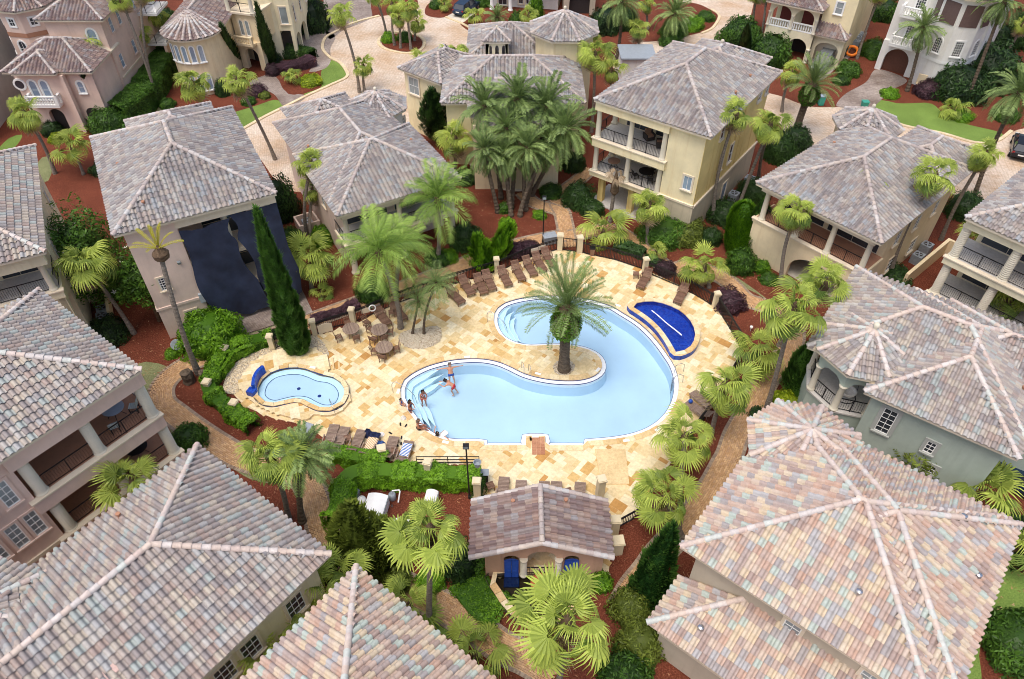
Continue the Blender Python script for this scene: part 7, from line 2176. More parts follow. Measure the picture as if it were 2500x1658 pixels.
for k, (p, r, h, mat, lab) in enumerate((
  ((-41.21, 69.21), 2.3, 2.6, 'lf_green', 'big clipped round shrub at the end of the long peach house hedge'),
  ((-47.01, 68.61), 1.2, 1.3, 'lf_dark', 'dark shrub by the peach house porch'),
  ((-45.92, 66.99), 0.8, 0.8, 'lf_yellow', 'yellow green shrub by the peach house porch'),
  ((-37.14, 74.29), 1.0, 0.9, 'lf_green', 'loose shrub at the corner of the round tower house'),
  ((-25.60, 95.21), 2.6, 4.6, 'lf_dark', 'tall dark shrub beside the cream arcade'),
  ((-27.87, 85.24), 0.8, 1.1, 'lf_dark', 'small dark shrub right of the arched entrance'),
  ((-27.50, 82.12), 1.0, 1.2, 'lf_purple', 'dark purple round shrub right of the arched entrance'),
  ((-28.11, 77.02), 1.1, 1.2, 'lf_purple', 'dark purple shrub left of the arched entrance'),
  ((-26.47, 86.87), 1.2, 1.5, 'lf_dark', 'dark round shrub at the start of the forecourt hedge'),
  ((-22.78, 79.69), 1.4, 1.0, 'lf_yellow', 'bright yellow shrub on the small drive bed'),
  ((-28.57, 74.96), 0.9, 0.8, 'lf_green', 'small green shrub under the curved trunk palm'),
  ((-27.14, 76.32), 0.7, 0.7, 'lf_olive', 'small pale shrub at the lawn corner'),
  ((-31.86, 77.02), 0.9, 1.8, 'lf_dark', 'dark upright shrub at the foot of the round tower'),
  ((-15.28, 91.12), 1.0, 1.2, 'lf_bright', 'green shrub at the left of the round island'),
  ((-13.30, 91.34), 1.0, 1.2, 'lf_green', 'green shrub in the middle of the round island'),
  ((-10.24, 102.11), 1.0, 1.0, 'lf_green', 'shrub on the corner bed beside the pale drive'),
  ((0.54, 94.28), 1.1, 2.6, 'lf_green', 'upright shrub between pale date palm and tower roof'),
  ((3.17, 99.07), 1.0, 2.8, 'lf_bright', 'upright bright shrub before the pale house'),
  ((-3.92, 103.15), 1.4, 2.0, 'lf_green', 'shrub beside the parked blue car'),
  ((11.90, 94.74), 2.4, 3.0, 'lf_dark', 'dark shrub mass behind the octagonal tower'),
  ((14.45, 95.68), 1.8, 2.6, 'lf_dark', 'dark shrub behind the tall date palm'),
  ((19.49, 90.25), 1.5, 1.4, 'lf_green', 'glossy shrub at the left of the planted street island'),
  ((20.32, 93.36), 1.9, 1.7, 'lf_green', 'glossy shrub in the middle of the planted street island'),
  ((23.06, 95.21), 1.6, 1.5, 'lf_bright', 'flowering shrub on the planted street island'),
  ((25.29, 98.08), 1.3, 1.1, 'lf_green', 'low shrub at the tip of the planted street island'),
  ((5.89, 55.94), 1.5, 2.2, 'lf_dark', 'dark juniper beside the brick path rise'),
  ((7.11, 54.57), 1.2, 1.2, 'lf_dark', 'low dark juniper before the yellow house'),
  ((5.91, 61.88), 1.2, 1.8, 'lf_dark', 'round dark shrub left of the yellow house'),
  ((3.55, 57.36), 1.1, 1.1, 'lf_green', 'green shrub at the foot of the date clump'),
  ((-4.23, 59.57), 1.1, 1.3, 'lf_dark', 'dark shrub beside the cream terrace'),
  ((-0.40, 52.37), 0.8, 0.9, 'lf_bright', 'bright shrub on the mulch before the date clump'),
  ((-0.61, 54.80), 0.7, 0.9, 'lf_green', 'leafy shrub among the date clump trunks'),
  ((2.45, 53.90), 0.7, 0.6, 'lf_bright', 'small shrub beside the path lamp'),
  ((28.00, 90.25), 2.8, 3.4, 'lf_green', 'large round shrub before the balustrade loggia, left'),
  ((30.13, 85.24), 2.7, 3.4, 'lf_green', 'large round shrub before the balustrade loggia, right'),
  ((48.70, 77.02), 3.4, 3.8, 'lf_dark', 'big dark shrub left half of the white house hedge'),
  ((53.25, 79.88), 3.8, 4.6, 'lf_dark', 'big dark shrub right half of the white house hedge'),
  ((45.77, 77.02), 1.6, 1.7, 'lf_purple', 'purple shrub below the white house wall fountain'),
  ((38.80, 82.12), 1.5, 1.5, 'lf_green', 'loose shrub beside the silver car'),
  ((37.24, 79.88), 1.0, 0.9, 'lf_green', 'small shrub on the mulch strip'),
  ((43.31, 87.28), 1.8, 1.9, 'lf_green', 'leafy shrub before the garage arch'),
  ((41.57, 76.67), 1.1, 0.9, 'lf_bright', 'bright leafy clump beside the white house drive'),
  ((47.21, 71.69), 1.3, 0.9, 'lf_bright', 'bright leafy clump beside the cycad'),
  ((51.86, 71.69), 1.5, 1.3, 'lf_green', 'loose shrub at the right mulch bed'),
  ((62.85, 90.25), 2.6, 4.5, 'lf_dark', 'dark tall shrub behind the white house'),
  ((27.83, 65.41), 1.9, 2.6, 'lf_dark', 'white flowering gardenia beside the twin palms'),
  ((25.87, 63.48), 1.5, 2.6, 'lf_dark', 'dark shrub behind the twin palms'),
  ((21.96, 57.12), 1.6, 1.7, 'lf_dark', 'dark shrub beside the yellow side wall units'),
  ((18.57, 53.68), 1.7, 1.8, 'lf_dark', 'dark shrub at the foot of the twin palms'),
  ((18.53, 46.72), 1.35, 2.0, 'lf_green', 'round clipped shrub before the loggia house yard'),
  ((16.75, 50.26), 1.0, 1.5, 'lf_dark', 'small round clipped shrub near the yellow house'),
  ((12.83, 50.95), 2.2, 1.9, 'lf_green', 'spreading shrub before the yellow house front'),
  ((14.88, 50.95), 1.9, 1.7, 'lf_olive', 'spreading juniper at the yellow house corner'),
  ((20.22, 46.53), 0.8, 0.9, 'lf_bright', 'bright shrub beside the loggia arch, upper'),
  ((20.45, 45.06), 0.8, 0.8, 'lf_green', 'grass like shrub beside the loggia arch, lower'),
  ((16.62, 42.17), 1.35, 1.5, 'lf_purple', 'round purple shrub outside the fence corner post'),
  ((18.32, 32.06), 1.2, 1.2, 'lf_yellow', 'yellow green shrub below the sage turret'),
  ((16.28, 31.17), 0.7, 0.8, 'lf_dark', 'small dark shrub on the path edge'),
  ((25.94, 15.97), 2.1, 2.0, 'lf_green', 'round clipped shrub on the mulch circle at right'),
  ((-21.78, 38.08), 2.4, 3.0, 'lf_bright', 'large hibiscus shrub before the draped house'),
  ((-24.37, 36.81), 0.55, 0.6, 'lf_bright', 'little green shrub on the mulch by the path bend'),
  ((-23.90, 37.63), 0.7, 0.8, 'lf_olive', 'sparse shrub beside the thin yellow palm'),
  ((-29.70, 38.69), 1.7, 1.6, 'lf_dark', 'clipped dark shrub beside the cooling units'),
  ((-20.54, 54.12), 2.0, 4.0, 'lf_dark', 'tall dark shrub at the draped house right side'),
  ((-18.43, 49.65), 1.2, 1.9, 'lf_green', 'shrub along the draped house right wall'),
  ((-16.06, 50.26), 1.2, 1.4, 'lf_bright', 'bright shrub beside the low turret house'),
  ((-6.01, 47.68), 1.2, 0.9, 'lf_green', 'low shrub at the wide queen palm foot'),
  ((-5.29, 47.87), 0.9, 0.8, 'lf_bright', 'bright low shrub right of the wide queen palm foot'),
  ((-10.86, 43.28), 1.4, 1.9, 'lf_green', 'leafy shrub behind the deck fence near the tables'),
  ((-3.94, 50.06), 1.5, 2.0, 'lf_dark', 'dark shrub left of the twisted junipers'),
  ((0.35, 48.75), 0.95, 0.9, 'lf_purple', 'rounded purple shrub behind the lounger fence, left'),
  ((1.40, 49.15), 1.0, 0.8, 'lf_purple', 'rounded purple shrub behind the lounger fence, right'),
  ((12.43, 46.35), 0.95, 0.9, 'lf_purple', 'purple shrub behind the fence right of the stone post'),
  ((-4.51, 19.46), 0.9, 0.9, 'lf_bright', 'bright shrub under the bent trunk palm'),
  ((-2.85, 20.33), 1.2, 2.0, 'lf_dark', 'dark shrub at the pool house left corner'),
  ((6.39, 17.78), 1.3, 1.6, 'lf_olive', 'olive juniper right of the fountain, upper'),
  ((6.56, 15.97), 1.4, 1.8, 'lf_olive', 'olive juniper right of the fountain, middle'),
  ((5.55, 14.27), 1.5, 1.8, 'lf_green', 'green juniper at the bottom edge'),
  ((4.88, 19.37), 0.7, 0.9, 'lf_bright', 'little shrub at the pool house right corner'),
  ((-6.29, 19.46), 0.9, 1.2, 'lf_olive', 'yellowish juniper above the lower path'),
  ((-20.71, 29.10), 1.3, 1.3, 'lf_green', 'clipped shrub at the balcony house corner'),
  ((-39.02, 61.35), 1.2, 1.0, 'lf_dark', 'low shrub behind the draped house'),
  ((-30.65, 43.63), 1.3, 1.5, 'lf_green', 'leafy shrub under the white flowering tree'),
  ((-43.62, 88.96), 1.8, 2.6, 'lf_dark', 'dark undergrowth between peach house and round tower'),
  ((-44.30, 94.74), 2.2, 3.2, 'lf_dark', 'dark undergrowth at the top between the two houses'),
  ((58.62, 88.96), 2.2, 3.2, 'lf_dark', 'dark shrub at the white house far corner'),
  ((48.58, 98.57), 2.2, 2.6, 'lf_green', 'green shrub at the back between yellow and white houses'),
  ((30.49, 45.24), 1.4, 1.3, 'lf_dark', 'dark shrub beside the loggia house side wall'),
  ((39.98, 54.35), 1.7, 2.2, 'lf_dark', 'dark shrub behind the yard wall'),
  ((28.35, 21.80), 1.8, 2.2, 'lf_dark', 'dark undergrowth beyond the warm roof corner'),
  ((-9.72, 20.07), 1.0, 1.4, 'lf_olive', 'shrub at the corner of the grey and peaked roofs'),
  )):
 shrub(p, r, h, mat, lab)

hedge([(-40.49,70.13),(-39.65,72.01),(-39.27,74.96),(-39.62,78.79),(-40.16,82.88),(-40.25,85.24)], 2.8, 2.4, 'lf_green', 'long rounded hedge beside the peach house', 240, 0.15)
hedge([(-26.2,86.46),(-25.05,86.87),(-23.84,86.05)], 1.6, 1.1, 'lf_green', 'low clipped hedge curving at the forecourt', 300, 0.12)
hedge([(-26.65,82.12),(-25.49,83.08),(-24.41,83.66),(-23.53,84.45)], 1.5, 1.0, 'lf_purple', 'low purple hedge curving at the forecourt', 300, 0.12)
hedge([(-2.21,25.75),(-4.37,25.87),(-6.58,25.98),(-8.36,26.04),(-9.48,25.91),(-9.96,25.33),(-10.04,24.2),(-10.13,22.92)], 1.2, 1.45, 'lf_bright', 'thick leafy hedge around the pump yard', 480, 0.13, lump=0.2)
hedge([(-11.39,27.87),(-10.41,27.73),(-9.24,27.48),(-8.08,27.17)], 1.25, 0.9, 'lf_bright', 'leafy hedge piece behind the front left loungers', 480, 0.13, lump=0.2)
hedge([(-17.65,38.08),(-18.95,37.51),(-20.11,36.66),(-20.48,35.37),(-20.67,34.05),(-20.45,33.11),(-19.59,32.19),(-18.33,31.17),(-16.99,30.12)], 1.2, 0.95, 'lf_bright', 'curved leafy hedge round the spa terrace', 480, 0.13, lump=0.2)
hedge([(-18.13,38.54),(-17.63,38.69),(-17.14,38.93)], 0.9, 0.6, 'lf_dark', 'low dark hedge outside the spa fence', 620, 0.13)
hedge([(-14.69,40.35),(-14.1,40.72),(-13.27,41.08)], 0.8, 0.6, 'lf_purple', 'low purple hedge outside the fence near the tables, left', 620, 0.13)
hedge([(-13.06,41.17),(-12.51,41.58),(-12.04,41.92)], 0.8, 0.6, 'lf_purple', 'low purple hedge outside the fence near the tables, right', 620, 0.13)
hedge([(8.79,49.15),(9.74,48.85),(10.65,48.26)], 1.0, 0.8, 'lf_dark', 'low dark hedge outside the fence right of the gate', 620, 0.13)
hedge([(11.15,47.48),(11.81,47.01)], 0.7, 0.7, 'lf_dark', 'short dark hedge by the fence post', 620, 0.13)
hedge([(-2.4,19.46),(-1.89,18.77),(-1.32,18.11),(-0.68,17.7)], 2.3, 0.35, 'lf_bright', 'ivy ground cover beside the fountain basin', 420, 0.11, 'ivy', 'ivy')
hedge([(-1.96,20.69),(-1.61,20.07)], 0.9, 0.9, 'lf_green', 'ivy mound against the pool house corner', 420, 0.11, 'ivy', 'ivy')
hedge([(-1.9,25.69),(-2.01,24.85)], 0.7, 0.9, 'lf_green', 'small leafy mound behind the stone pier', 420, 0.1, 'ivy', 'ivy')

cy_t = (-15.32, 36.90, 12.60)
conifer((-15.45, 37.33), cy_t, 0.92, 'lf_cypress', 'very tall narrow cypress beside the spa', 18000, 0.19, [(0, 0.7), (0.04, 0.95), (0.12, 1.0), (0.3, 0.9), (0.55, 0.68), (0.8, 0.38), (0.95, 0.14), (1, 0.02)], lump=0.16)
conifer((-44.78, 73.96), (-41.61, 68.98, 6.20), 0.8, 'lf_dark', 'taller of two dark cypresses before the peach house', 2600, 0.2)
conifer((-43.72, 73.47), (-41.72, 70.30, 4.40), 0.7, 'lf_dark', 'shorter of two dark cypresses before the peach house', 2000, 0.2)
conifer((-32.45, 84.45), (-30.83, 78.83, 7.00), 0.75, 'lf_dark', 'ivy dark cypress left of the arched entrance', 2600, 0.2)
conifer((-28.30, 84.84), (-26.78, 79.53, 9.00), 0.7, 'lf_dark', 'ivy dark cypress right of the arched entrance', 2600, 0.2)
conifer((27.61, 86.46), (26.32, 83.20, 5.20), 0.75, 'lf_dark', 'narrow dark cypress between the two large round shrubs', 2400, 0.2)
conifer((18.96, 48.95), (19.14, 50.71, 3.70), 1.35, 'lf_bright', 'bright clipped dome shrub before the loggia house', 9000, 0.17, [(0, 0.8), (0.1, 0.98), (0.4, 1.0), (0.65, 0.95), (0.85, 0.7), (0.96, 0.35), (1, 0.05)], 'dome_shrub', 0.06, 1.2)
conifer((20.53, 48.85), (20.14, 49.79, 4.60), 1.15, 'lf_cypress', 'dark conical shrub before the loggia house', 4000, 0.14, [(0, 0.2), (0.18, 0.5), (0.3, 1.0), (0.5, 0.9), (0.8, 0.5), (1, 0.05)])
conifer((14.99, 53.23), (14.50, 52.81, 4.20), 0.85, 'lf_dark', 'twisted topiary conifer before the yellow house', 3000, 0.16, [(0, 0.1), (0.25, 0.15), (0.33, 0.9), (0.5, 0.95), (0.75, 0.8), (0.92, 0.35), (1, 0.05)], lump=0.3)
conifer((19.57, 33.37), (19.10, 33.47, 4.60), 1.15, 'lf_cypress', 'conifer standing left of the sage turret loggia', 4000, 0.16, lump=0.25)
conifer((7.09, 18.27), (8.16, 19.85, 5.40), 1.0, 'lf_cypress', 'leaning cypress right of the pool house', 4500, 0.16, lump=0.25)
conifer((-7.51, 66.84), (-7.53, 65.63, 6.20), 1.35, 'lf_dark', 'loose columnar tree before the yellow wing', 3600, 0.24, [(0, 0.1), (0.12, 0.5), (0.3, 1.0), (0.55, 0.95), (0.8, 0.6), (1, 0.08)], lump=0.4, vert=1.3)
conifer((-34.29, 41.92), (-32.24, 38.17, 6.00), 0.7, 'lf_dark', 'thin dark cypress in the gap beside the balcony house roof', 2000, 0.18)
conifer((-8.40, 20.07), (-8.47, 21.31, 5.00), 1.5, 'lf_olive', 'feathery juniper tree left of the bent trunk palm', 5200, 0.18, [(0, 0.3), (0.12, 0.9), (0.3, 1.0), (0.6, 0.75), (0.85, 0.4), (1, 0.06)], 'juniper_tree', lump=0.4)
conifer((-7.12, 20.33), (-7.02, 21.12, 3.60), 1.2, 'lf_olive', 'second feathery juniper beside the bent trunk palm', 3600, 0.18, [(0, 0.4), (0.2, 1.0), (0.6, 0.8), (0.85, 0.4), (1, 0.06)], 'juniper_tree', lump=0.4)
conifer((-2.23, 46.72), (-2.73, 46.98, 3.20), 1.0, 'lf_bright', 'twisted juniper behind the lounger fence, left', 2600, 0.18, [(0, 0.4), (0.2, 1.0), (0.5, 0.8), (0.8, 0.5), (1, 0.1)], 'juniper_tree', lump=0.5)
conifer((-1.29, 47.87), (-0.19, 48.27, 3.40), 0.9, 'lf_bright', 'twisted juniper behind the lounger fence, right', 2400, 0.18, [(0, 0.3), (0.2, 0.8), (0.5, 0.9), (0.8, 0.5), (1, 0.1)], 'juniper_tree', lump=0.5)
tree((-31.62, 42.59), 4.6, 3.0, 3.6, 'lf_green', 'tall white flowering magnolia beside the draped house', 9000, 0.2, 26)
tree((-26.50, 40.43), 4.2, 2.0, 2.0, 'lf_green', 'small white flowering tree at the draped house corner', 4500, 0.18, 12)
tree((24.41, 26.48), 2.2, 2.0, 1.9, 'lf_olive', 'magnolia bush against the sage wall', 5200, 0.17, 4, 'petal_pink')

# loose straw and fallen leaves on the mulch
M['litter'] = tint_mat('straw_litter', [(150, 98, 70), (186, 138, 104), (112, 62, 44), (206, 170, 134), (136, 80, 56)], 0.95)
n = 16000
X = RNG.uniform(-34, 32, n); Y = RNG.uniform(13, 62, n)
ok = ~in_poly(X, Y, DECK)
X, Y = X[ok], Y[ok]; n = len(X)
a_ = RNG.uniform(0, 6.283, n); l_ = RNG.uniform(0.08, 0.26, n); w_ = RNG.uniform(0.012, 0.04, n); z_ = RNG.uniform(0.006, 0.016, n)
dx, dy = np.cos(a_) * l_, np.sin(a_) * l_; ox, oy = -np.sin(a_) * w_, np.cos(a_) * w_
V = np.stack([np.stack([X - ox, Y - oy, z_], 1), np.stack([X + dx, Y + dy, z_ + 0.01], 1), np.stack([X + ox, Y + oy, z_], 1)], 1).reshape(-1, 3)
o = put('leaf_litter', np_mesh('leaf_litter', V, np.arange(3 * n, dtype=np.int32).reshape(-1, 3), M['litter'], RNG.random(n)))
tag(o, 'pine straw and fallen leaves scattered over the mulch beds', 'litter', kind='stuff')

# ================================================================== furniture
M['teak'] = tint_mat('weathered_teak', [(126, 96, 80), (142, 112, 94), (112, 84, 70)], 0.7, 0.25, 9.0, 0.2)
M['teak_grey'] = tint_mat('grey_teak', [(150, 130, 118), (164, 144, 130), (138, 118, 106)], 0.7, 0.25, 9.0, 0.2)
M['fabric_blue'] = plain('blue_fabric', lin(60, 92, 150), 0.9, var=0.3, scale=12)
M['fabric_navy'] = plain('navy_fabric', lin(34, 42, 78), 0.9, var=0.3, scale=12)
M['fabric_white'] = plain('white_fabric', lin(230, 226, 220), 0.9)
def stripe_mat(name, a, b, scale, rot=0.0):
 m, nt, p = _new(name)
 tc = nt.nodes.new("ShaderNodeTexCoord")
 mp = nt.nodes.new("ShaderNodeMapping"); mp.inputs["Rotation"].default_value = (0, 0, rot)
 nt.links.new(tc.outputs["Object"], mp.inputs["Vector"])
 w = nt.nodes.new("ShaderNodeTexWave"); w.inputs["Scale"].default_value = scale; w.inputs["Distortion"].default_value = 1.5
 nt.links.new(mp.outputs[0], w.inputs["Vector"])
 nt.links.new(_ramp(nt, w.outputs["Fac"], [(0.42, a), (0.58, b)]), p.inputs["Base Color"])
 p.inputs["Roughness"].default_value = 0.95
 return m
M['towel_tan'] = stripe_mat('tan_striped_towel', lin(236, 222, 196), lin(206, 160, 110), 2.6, 0.6)
M['towel_blue'] = stripe_mat('blue_white_towel', lin(232, 236, 240), lin(50, 100, 176), 3.0, 0.2)
M['towel_red'] = stripe_mat('red_navy_towel', lin(180, 40, 56), lin(236, 236, 240), 4.0, 0.9)

def copy_tree(root, name=None):
 c = root.copy(); link(c)
 for ch in list(root.children):
  d = ch.copy(); link(d); d.parent = c
  for g in list(ch.children):
   e = g.copy(); link(e); e.parent = d
 return c

def make_lounger(mat):
 root = empty('sun_lounger', (0, 0, 0))
 m = M[mat]
 # x: 0 foot .. 2.0 head
 b = MB()
 for s in (-1, 1):
  b.box((0.68, s * 0.31, 0.33), (1.36, 0.05, 0.08));
 b.box((0.02, 0, 0.33), (0.05, 0.62, 0.08)); b.box((1.36, 0, 0.31), (0.05, 0.6, 0.06))
 b.build('frame', m, root)
 b = MB()
 for i in range(13):
  b.tint = random.random()
  b.box((0.07 + i * 0.098, 0, 0.385 - 0.0002 * i), (0.082, 0.66, 0.03))
 o = b.build('seat', m, root); o["kind"] = "stuff"
 ang = R(-36)
 Mx = Matrix.Translation((1.36, 0, 0.37)) @ Matrix.Rotation(ang, 4, 'Y')
 b = MB()
 for i in range(8):
  b.tint = random.random()
  b.box((0.05 + i * 0.098, 0, 0.02), (0.082, 0.66, 0.03), 0, Mx)
 o = b.build('backrest', m, root); o["kind"] = "stuff"
 b = MB()
 for s in (-1, 1): b.box((0.39, s * 0.29, -0.01), (0.8, 0.045, 0.06), 0, Mx)
 b.tube([(1.75, -0.25, 0.62), (1.9, -0.25, 0.3)], 0.02, 4); b.tube([(1.75, 0.25, 0.62), (1.9, 0.25, 0.3)], 0.02, 4)
 b.build('back_frame', m, root)
 for x in (0.15, 1.45):
  for s in (-1, 1):
   l = MB(); l.box((x, s * 0.31, 0.15), (0.07, 0.06, 0.30)); l.build('leg', m, root)
 for s in (-1, 1):
  a = MB(); a.box((1.3, s * 0.37, 0.62), (0.55, 0.07, 0.03)); a.box((1.08, s * 0.36, 0.47), (0.05, 0.05, 0.3)); a.box((1.52, s * 0.36, 0.47), (0.05, 0.05, 0.3))
  a.build('armrest', m, root)
 return root
LP = {'teak': make_lounger('teak'), 'teak_grey': make_lounger('teak_grey')}
LUSED = set()
def lounger(foot, head, label, mat='teak', group='teak sun loungers on the deck', z=0.05):
 F_, H_ = Vector(foot), Vector(head)
 a = math.atan2(H_.y - F_.y, H_.x - F_.x)
 src = LP[mat]
 o = src if mat not in LUSED else copy_tree(src)
 LUSED.add(mat)
 o.location = (F_.x, F_.y, z); o.rotation_euler = (0, 0, a)
 tag(o, label, 'sun lounger', group)
 return o, a
for f_, h_, lab in (
  ((-3.10, 43.04), (-3.76, 44.35), 'sun lounger beside the little side table, leftmost full view of the back row'),
  ((-2.12, 43.17), (-2.74, 44.87), 'sun lounger just right of the back row side table'),
  ((-1.47, 43.61), (-2.06, 45.26), 'sun lounger left of the back fence stone post'),
  ((-0.23, 44.11), (-0.85, 45.79), 'sun lounger right of the back fence stone post'),
  ((0.84, 44.76), (0.23, 46.43), 'second sun lounger right of the back fence stone post'),
  ((1.80, 45.41), (1.19, 46.94), 'sun lounger below the left sign on the back fence'),
  ((2.56, 45.95), (1.99, 47.45), 'sun lounger below the right sign on the back fence'),
  ((3.36, 46.55), (2.81, 47.91), 'sun lounger nearest the pool gate'),
  ((-3.79, 42.06), (-4.56, 43.08), 'sun lounger half under the pygmy palm fronds'),
  ((10.00, 43.87), (10.86, 45.55), 'lone sun lounger beside the right fence post'),
  ((12.61, 42.06), (13.47, 43.75), 'sun lounger between spill pool and right fence'),
  ((-9.17, 39.65), (-9.95, 40.81), 'sun lounger behind the round tables, nearer the tables'),
  ((-8.04, 40.20), (-8.71, 41.22), 'sun lounger behind the round tables, beside the gravel bed'),
  ):
 lounger(f_, h_, lab)
FRONT = []
for f_, h_, lab in (
  ((-11.51, 30.19), (-11.62, 28.82), 'grey sun lounger at the left end of the front left row'),
  ((-10.78, 29.99), (-11.00, 28.65), 'grey sun lounger second from the left in the front left row'),
  ((-9.67, 29.75), (-9.90, 28.46), 'grey sun lounger left of the tan striped towel'),
  ((-8.75, 29.47), (-9.04, 28.22), 'sun lounger covered by the tan striped towel'),
  ((-7.53, 29.21), (-7.71, 28.01), 'grey sun lounger between the piled clothes and blue towel'),
  ((-6.54, 28.85), (-6.79, 27.52), 'sun lounger with the blue and white towel'),
  ((-0.47, 26.11), (-0.58, 24.85), 'leftmost sun lounger behind the pool house'),
  ((0.57, 25.87), (0.48, 24.70), 'second sun lounger from the left behind the pool house'),
  ((1.97, 25.79), (1.91, 24.66), 'left of the close pair of loungers behind the pool house'),
  ((2.71, 25.79), (2.62, 24.66), 'right of the close pair of loungers behind the pool house'),
  ((4.15, 25.73), (4.02, 24.55), 'rightmost sun lounger behind the pool house'),
  ((11.67, 32.13), (12.31, 31.42), 'sun lounger with a blue ball under the stout fan palm'),
  ((12.23, 33.02), (12.69, 32.32), 'sun lounger half hidden by the stout fan palm'),
  ):
 FRONT.append(lounger(f_, h_, lab, 'teak_grey'))
def drape(parent_rec, x0, x1, w, mat, label, cat='towel', bump=0.02):
 o, a = parent_rec
 b = MB(); n = 14; mm = 6
 vs = []
 for i in range(n + 1):
  x = x0 + (x1 - x0) * i / n
  z = 0.41 if x < 1.36 else 0.41 + (x - 1.36) * 0.72
  for j in range(mm + 1):
   y = -w / 2 + w * j / mm
   vs.append((x + random.uniform(-0.01, 0.01), y, z + bump * random.random() + 0.012 - (0.06 if j in (0, mm) and w > 0.66 else 0)))
 fs = [(i * (mm + 1) + j, (i + 1) * (mm + 1) + j, (i + 1) * (mm + 1) + j + 1, i * (mm + 1) + j + 1) for i in range(n) for j in range(mm)]
 b.add(vs, fs)
 t = b.build('towel', M[mat]); t.location = o.location; t.rotation_euler = o.rotation_euler
 return tag(t, label, cat)
drape(FRONT[3], 0.35, 1.7, 0.72, 'towel_tan', 'tan and cream striped towel spread on a front lounger')
drape(FRONT[3], 0.0, 0.42, 0.7, 'fabric_navy', 'navy cloth bunched at the foot of the striped towel', bump=0.12)
drape(FRONT[5], 0.25, 1.25, 0.6, 'towel_blue', 'blue and white patterned towel on the last front lounger')
def heap(p, r, h, mat, label, cat):
 b = MB(); n = 12
 b.lathe([(r, 0), (r * 0.95, h * 0.3), (r * 0.6, h * 0.8), (r * 0.15, h)], (0, 0, 0), n)
 b.v = [(x * random.uniform(0.8, 1.2), y * random.uniform(0.8, 1.2), z * random.uniform(0.75, 1.25)) for x, y, z in b.v]
 o = b.build('cloth_heap', M[mat]); o.location = (p[0], p[1], 0.05)
 return tag(o, label, cat)
heap((-9.31, 29.62), 0.3, 0.5, 'fabric_navy', 'navy bag slumped beside the striped towel lounger', 'bag')
heap((-8.45, 28.75), 0.34, 0.35, 'fabric_blue', 'pile of blue clothes between the front loungers', 'clothes')
heap((-8.13, 28.35), 0.32, 0.4, 'fabric_navy', 'dark bag on the deck behind the piled clothes', 'bag')
heap((-8.46, 29.63), 0.2, 0.08, 'fabric_white', 'white paper bag beside the striped towel lounger', 'bag')
heap((-7.18, 30.96), 0.17, 0.25, 'fabric_white', 'small white and brown bag at the pool rim', 'bag')
b = MB(); b.lathe([(0.02, 0), (0.12, 0.05), (0.15, 0.15), (0.12, 0.25), (0.02, 0.3)], (0, 0, 0), 12)
o = b.build('beach_ball', M['navy_door'], smooth=True); q = (11.88, 31.98); o.location = (*q, 0.47); tag(o, 'blue ball lying on a lounger', 'ball')
b = MB()
def shoe(p, a, label):
 b = MB(); b.prism([(-0.05, -0.13), (0.04, -0.13), (0.055, 0.05), (0.03, 0.14), (-0.04, 0.13), (-0.055, 0.0)], 0, 0.03); b.tube([(-0.04, 0.02, 0.03), (0, 0.07, 0.07), (0.04, 0.02, 0.03)], 0.012, 5)
 o = b.build('sandal', M['iron']); o.location = (p[0], p[1], 0.052); o.rotation_euler = (0, 0, a); return tag(o, label, 'sandal', 'black sandals scattered on the deck')
shoe((-7.32, 30.48), 0.2, 'black sandal near the seated man on the rim, left'); shoe((-6.94, 30.37), -0.3, 'black sandal near the seated man on the rim, right')
shoe((-7.33, 28.78), 0.6, 'black sandal left of the blue towel lounger'); shoe((-7.10, 28.90), 0.1, 'black sandal touching the blue towel lounger'); shoe((-7.89, 29.75), 1.0, 'black sandal above the grey front lounger'); shoe((-7.13, 29.38), 0.0, 'small black sandal above the blue towel lounger')

def make_side_table():
 root = empty('side_table', (0, 0, 0))
 b = MB()
 for i in range(5):
  b.tint = random.random(); b.box((0, -0.2 + 0.1 * i, 0.42), (0.45, 0.085, 0.03))
 b.build('top', M['teak'], root)
 for x in (-0.18, 0.18):
  for y in (-0.18, 0.18):
   l = MB(); l.box((x, y, 0.2), (0.05, 0.05, 0.4)); l.build('leg', M['teak'], root)
 return root
ST = None
for p, lab in (((-2.92, 43.86), 'small teak side table between two back row loungers'), ((-10.50, 29.05), 'small teak side table in the front left row'), ((-7.40, 28.03), 'small teak side table behind the grey front lounger'),
      ((9.90, 45.45), 'small teak side table by the right fence post'), ((-1.30, 25.47), 'small teak side table beside the dark bin'), ((3.37, 25.04), 'small teak side table behind the pool house roof'), ((-9.07, 40.93), 'small teak side table between the loungers behind the tables')):
 o = make_side_table() if ST is None else copy_tree(ST)
 if ST is None: ST = o
 o.location = (*p, 0.05); o.rotation_euler = (0, 0, random.uniform(-0.4, 0.4)); tag(o, lab, 'side table', 'teak side tables')

def make_chair(mat):
 root = empty('dining_chair', (0, 0, 0))
 m = M[mat]
 b = MB()
 for i in range(5):
  b.tint = random.random(); b.box((-0.19 + 0.095 * i, 0, 0.44), (0.08, 0.44, 0.025))
 b.build('seat', m, root)
 b = MB()
 for s in (-1, 1): b.tube([(-0.22, s * 0.21, 0.42), (-0.26, s * 0.21, 0.68), (-0.32, s * 0.21, 0.92)], 0.024, 4)
 for z in (0.6, 0.73, 0.87): b.box((-0.245 - (z - 0.6) * 0.24, 0, z), (0.025, 0.42, 0.075))
 b.build('backrest', m, root)
 for x in (-0.2, 0.2):
  for s in (-1, 1):
   l = MB(); l.box((x, s * 0.2, 0.215), (0.045, 0.045, 0.43)); l.build('leg', m, root)
 b = MB();
 for s in (-1, 1): b.box((0, s * 0.2, 0.18), (0.4, 0.025, 0.035))
 b.build('stretcher', m, root)
 return root
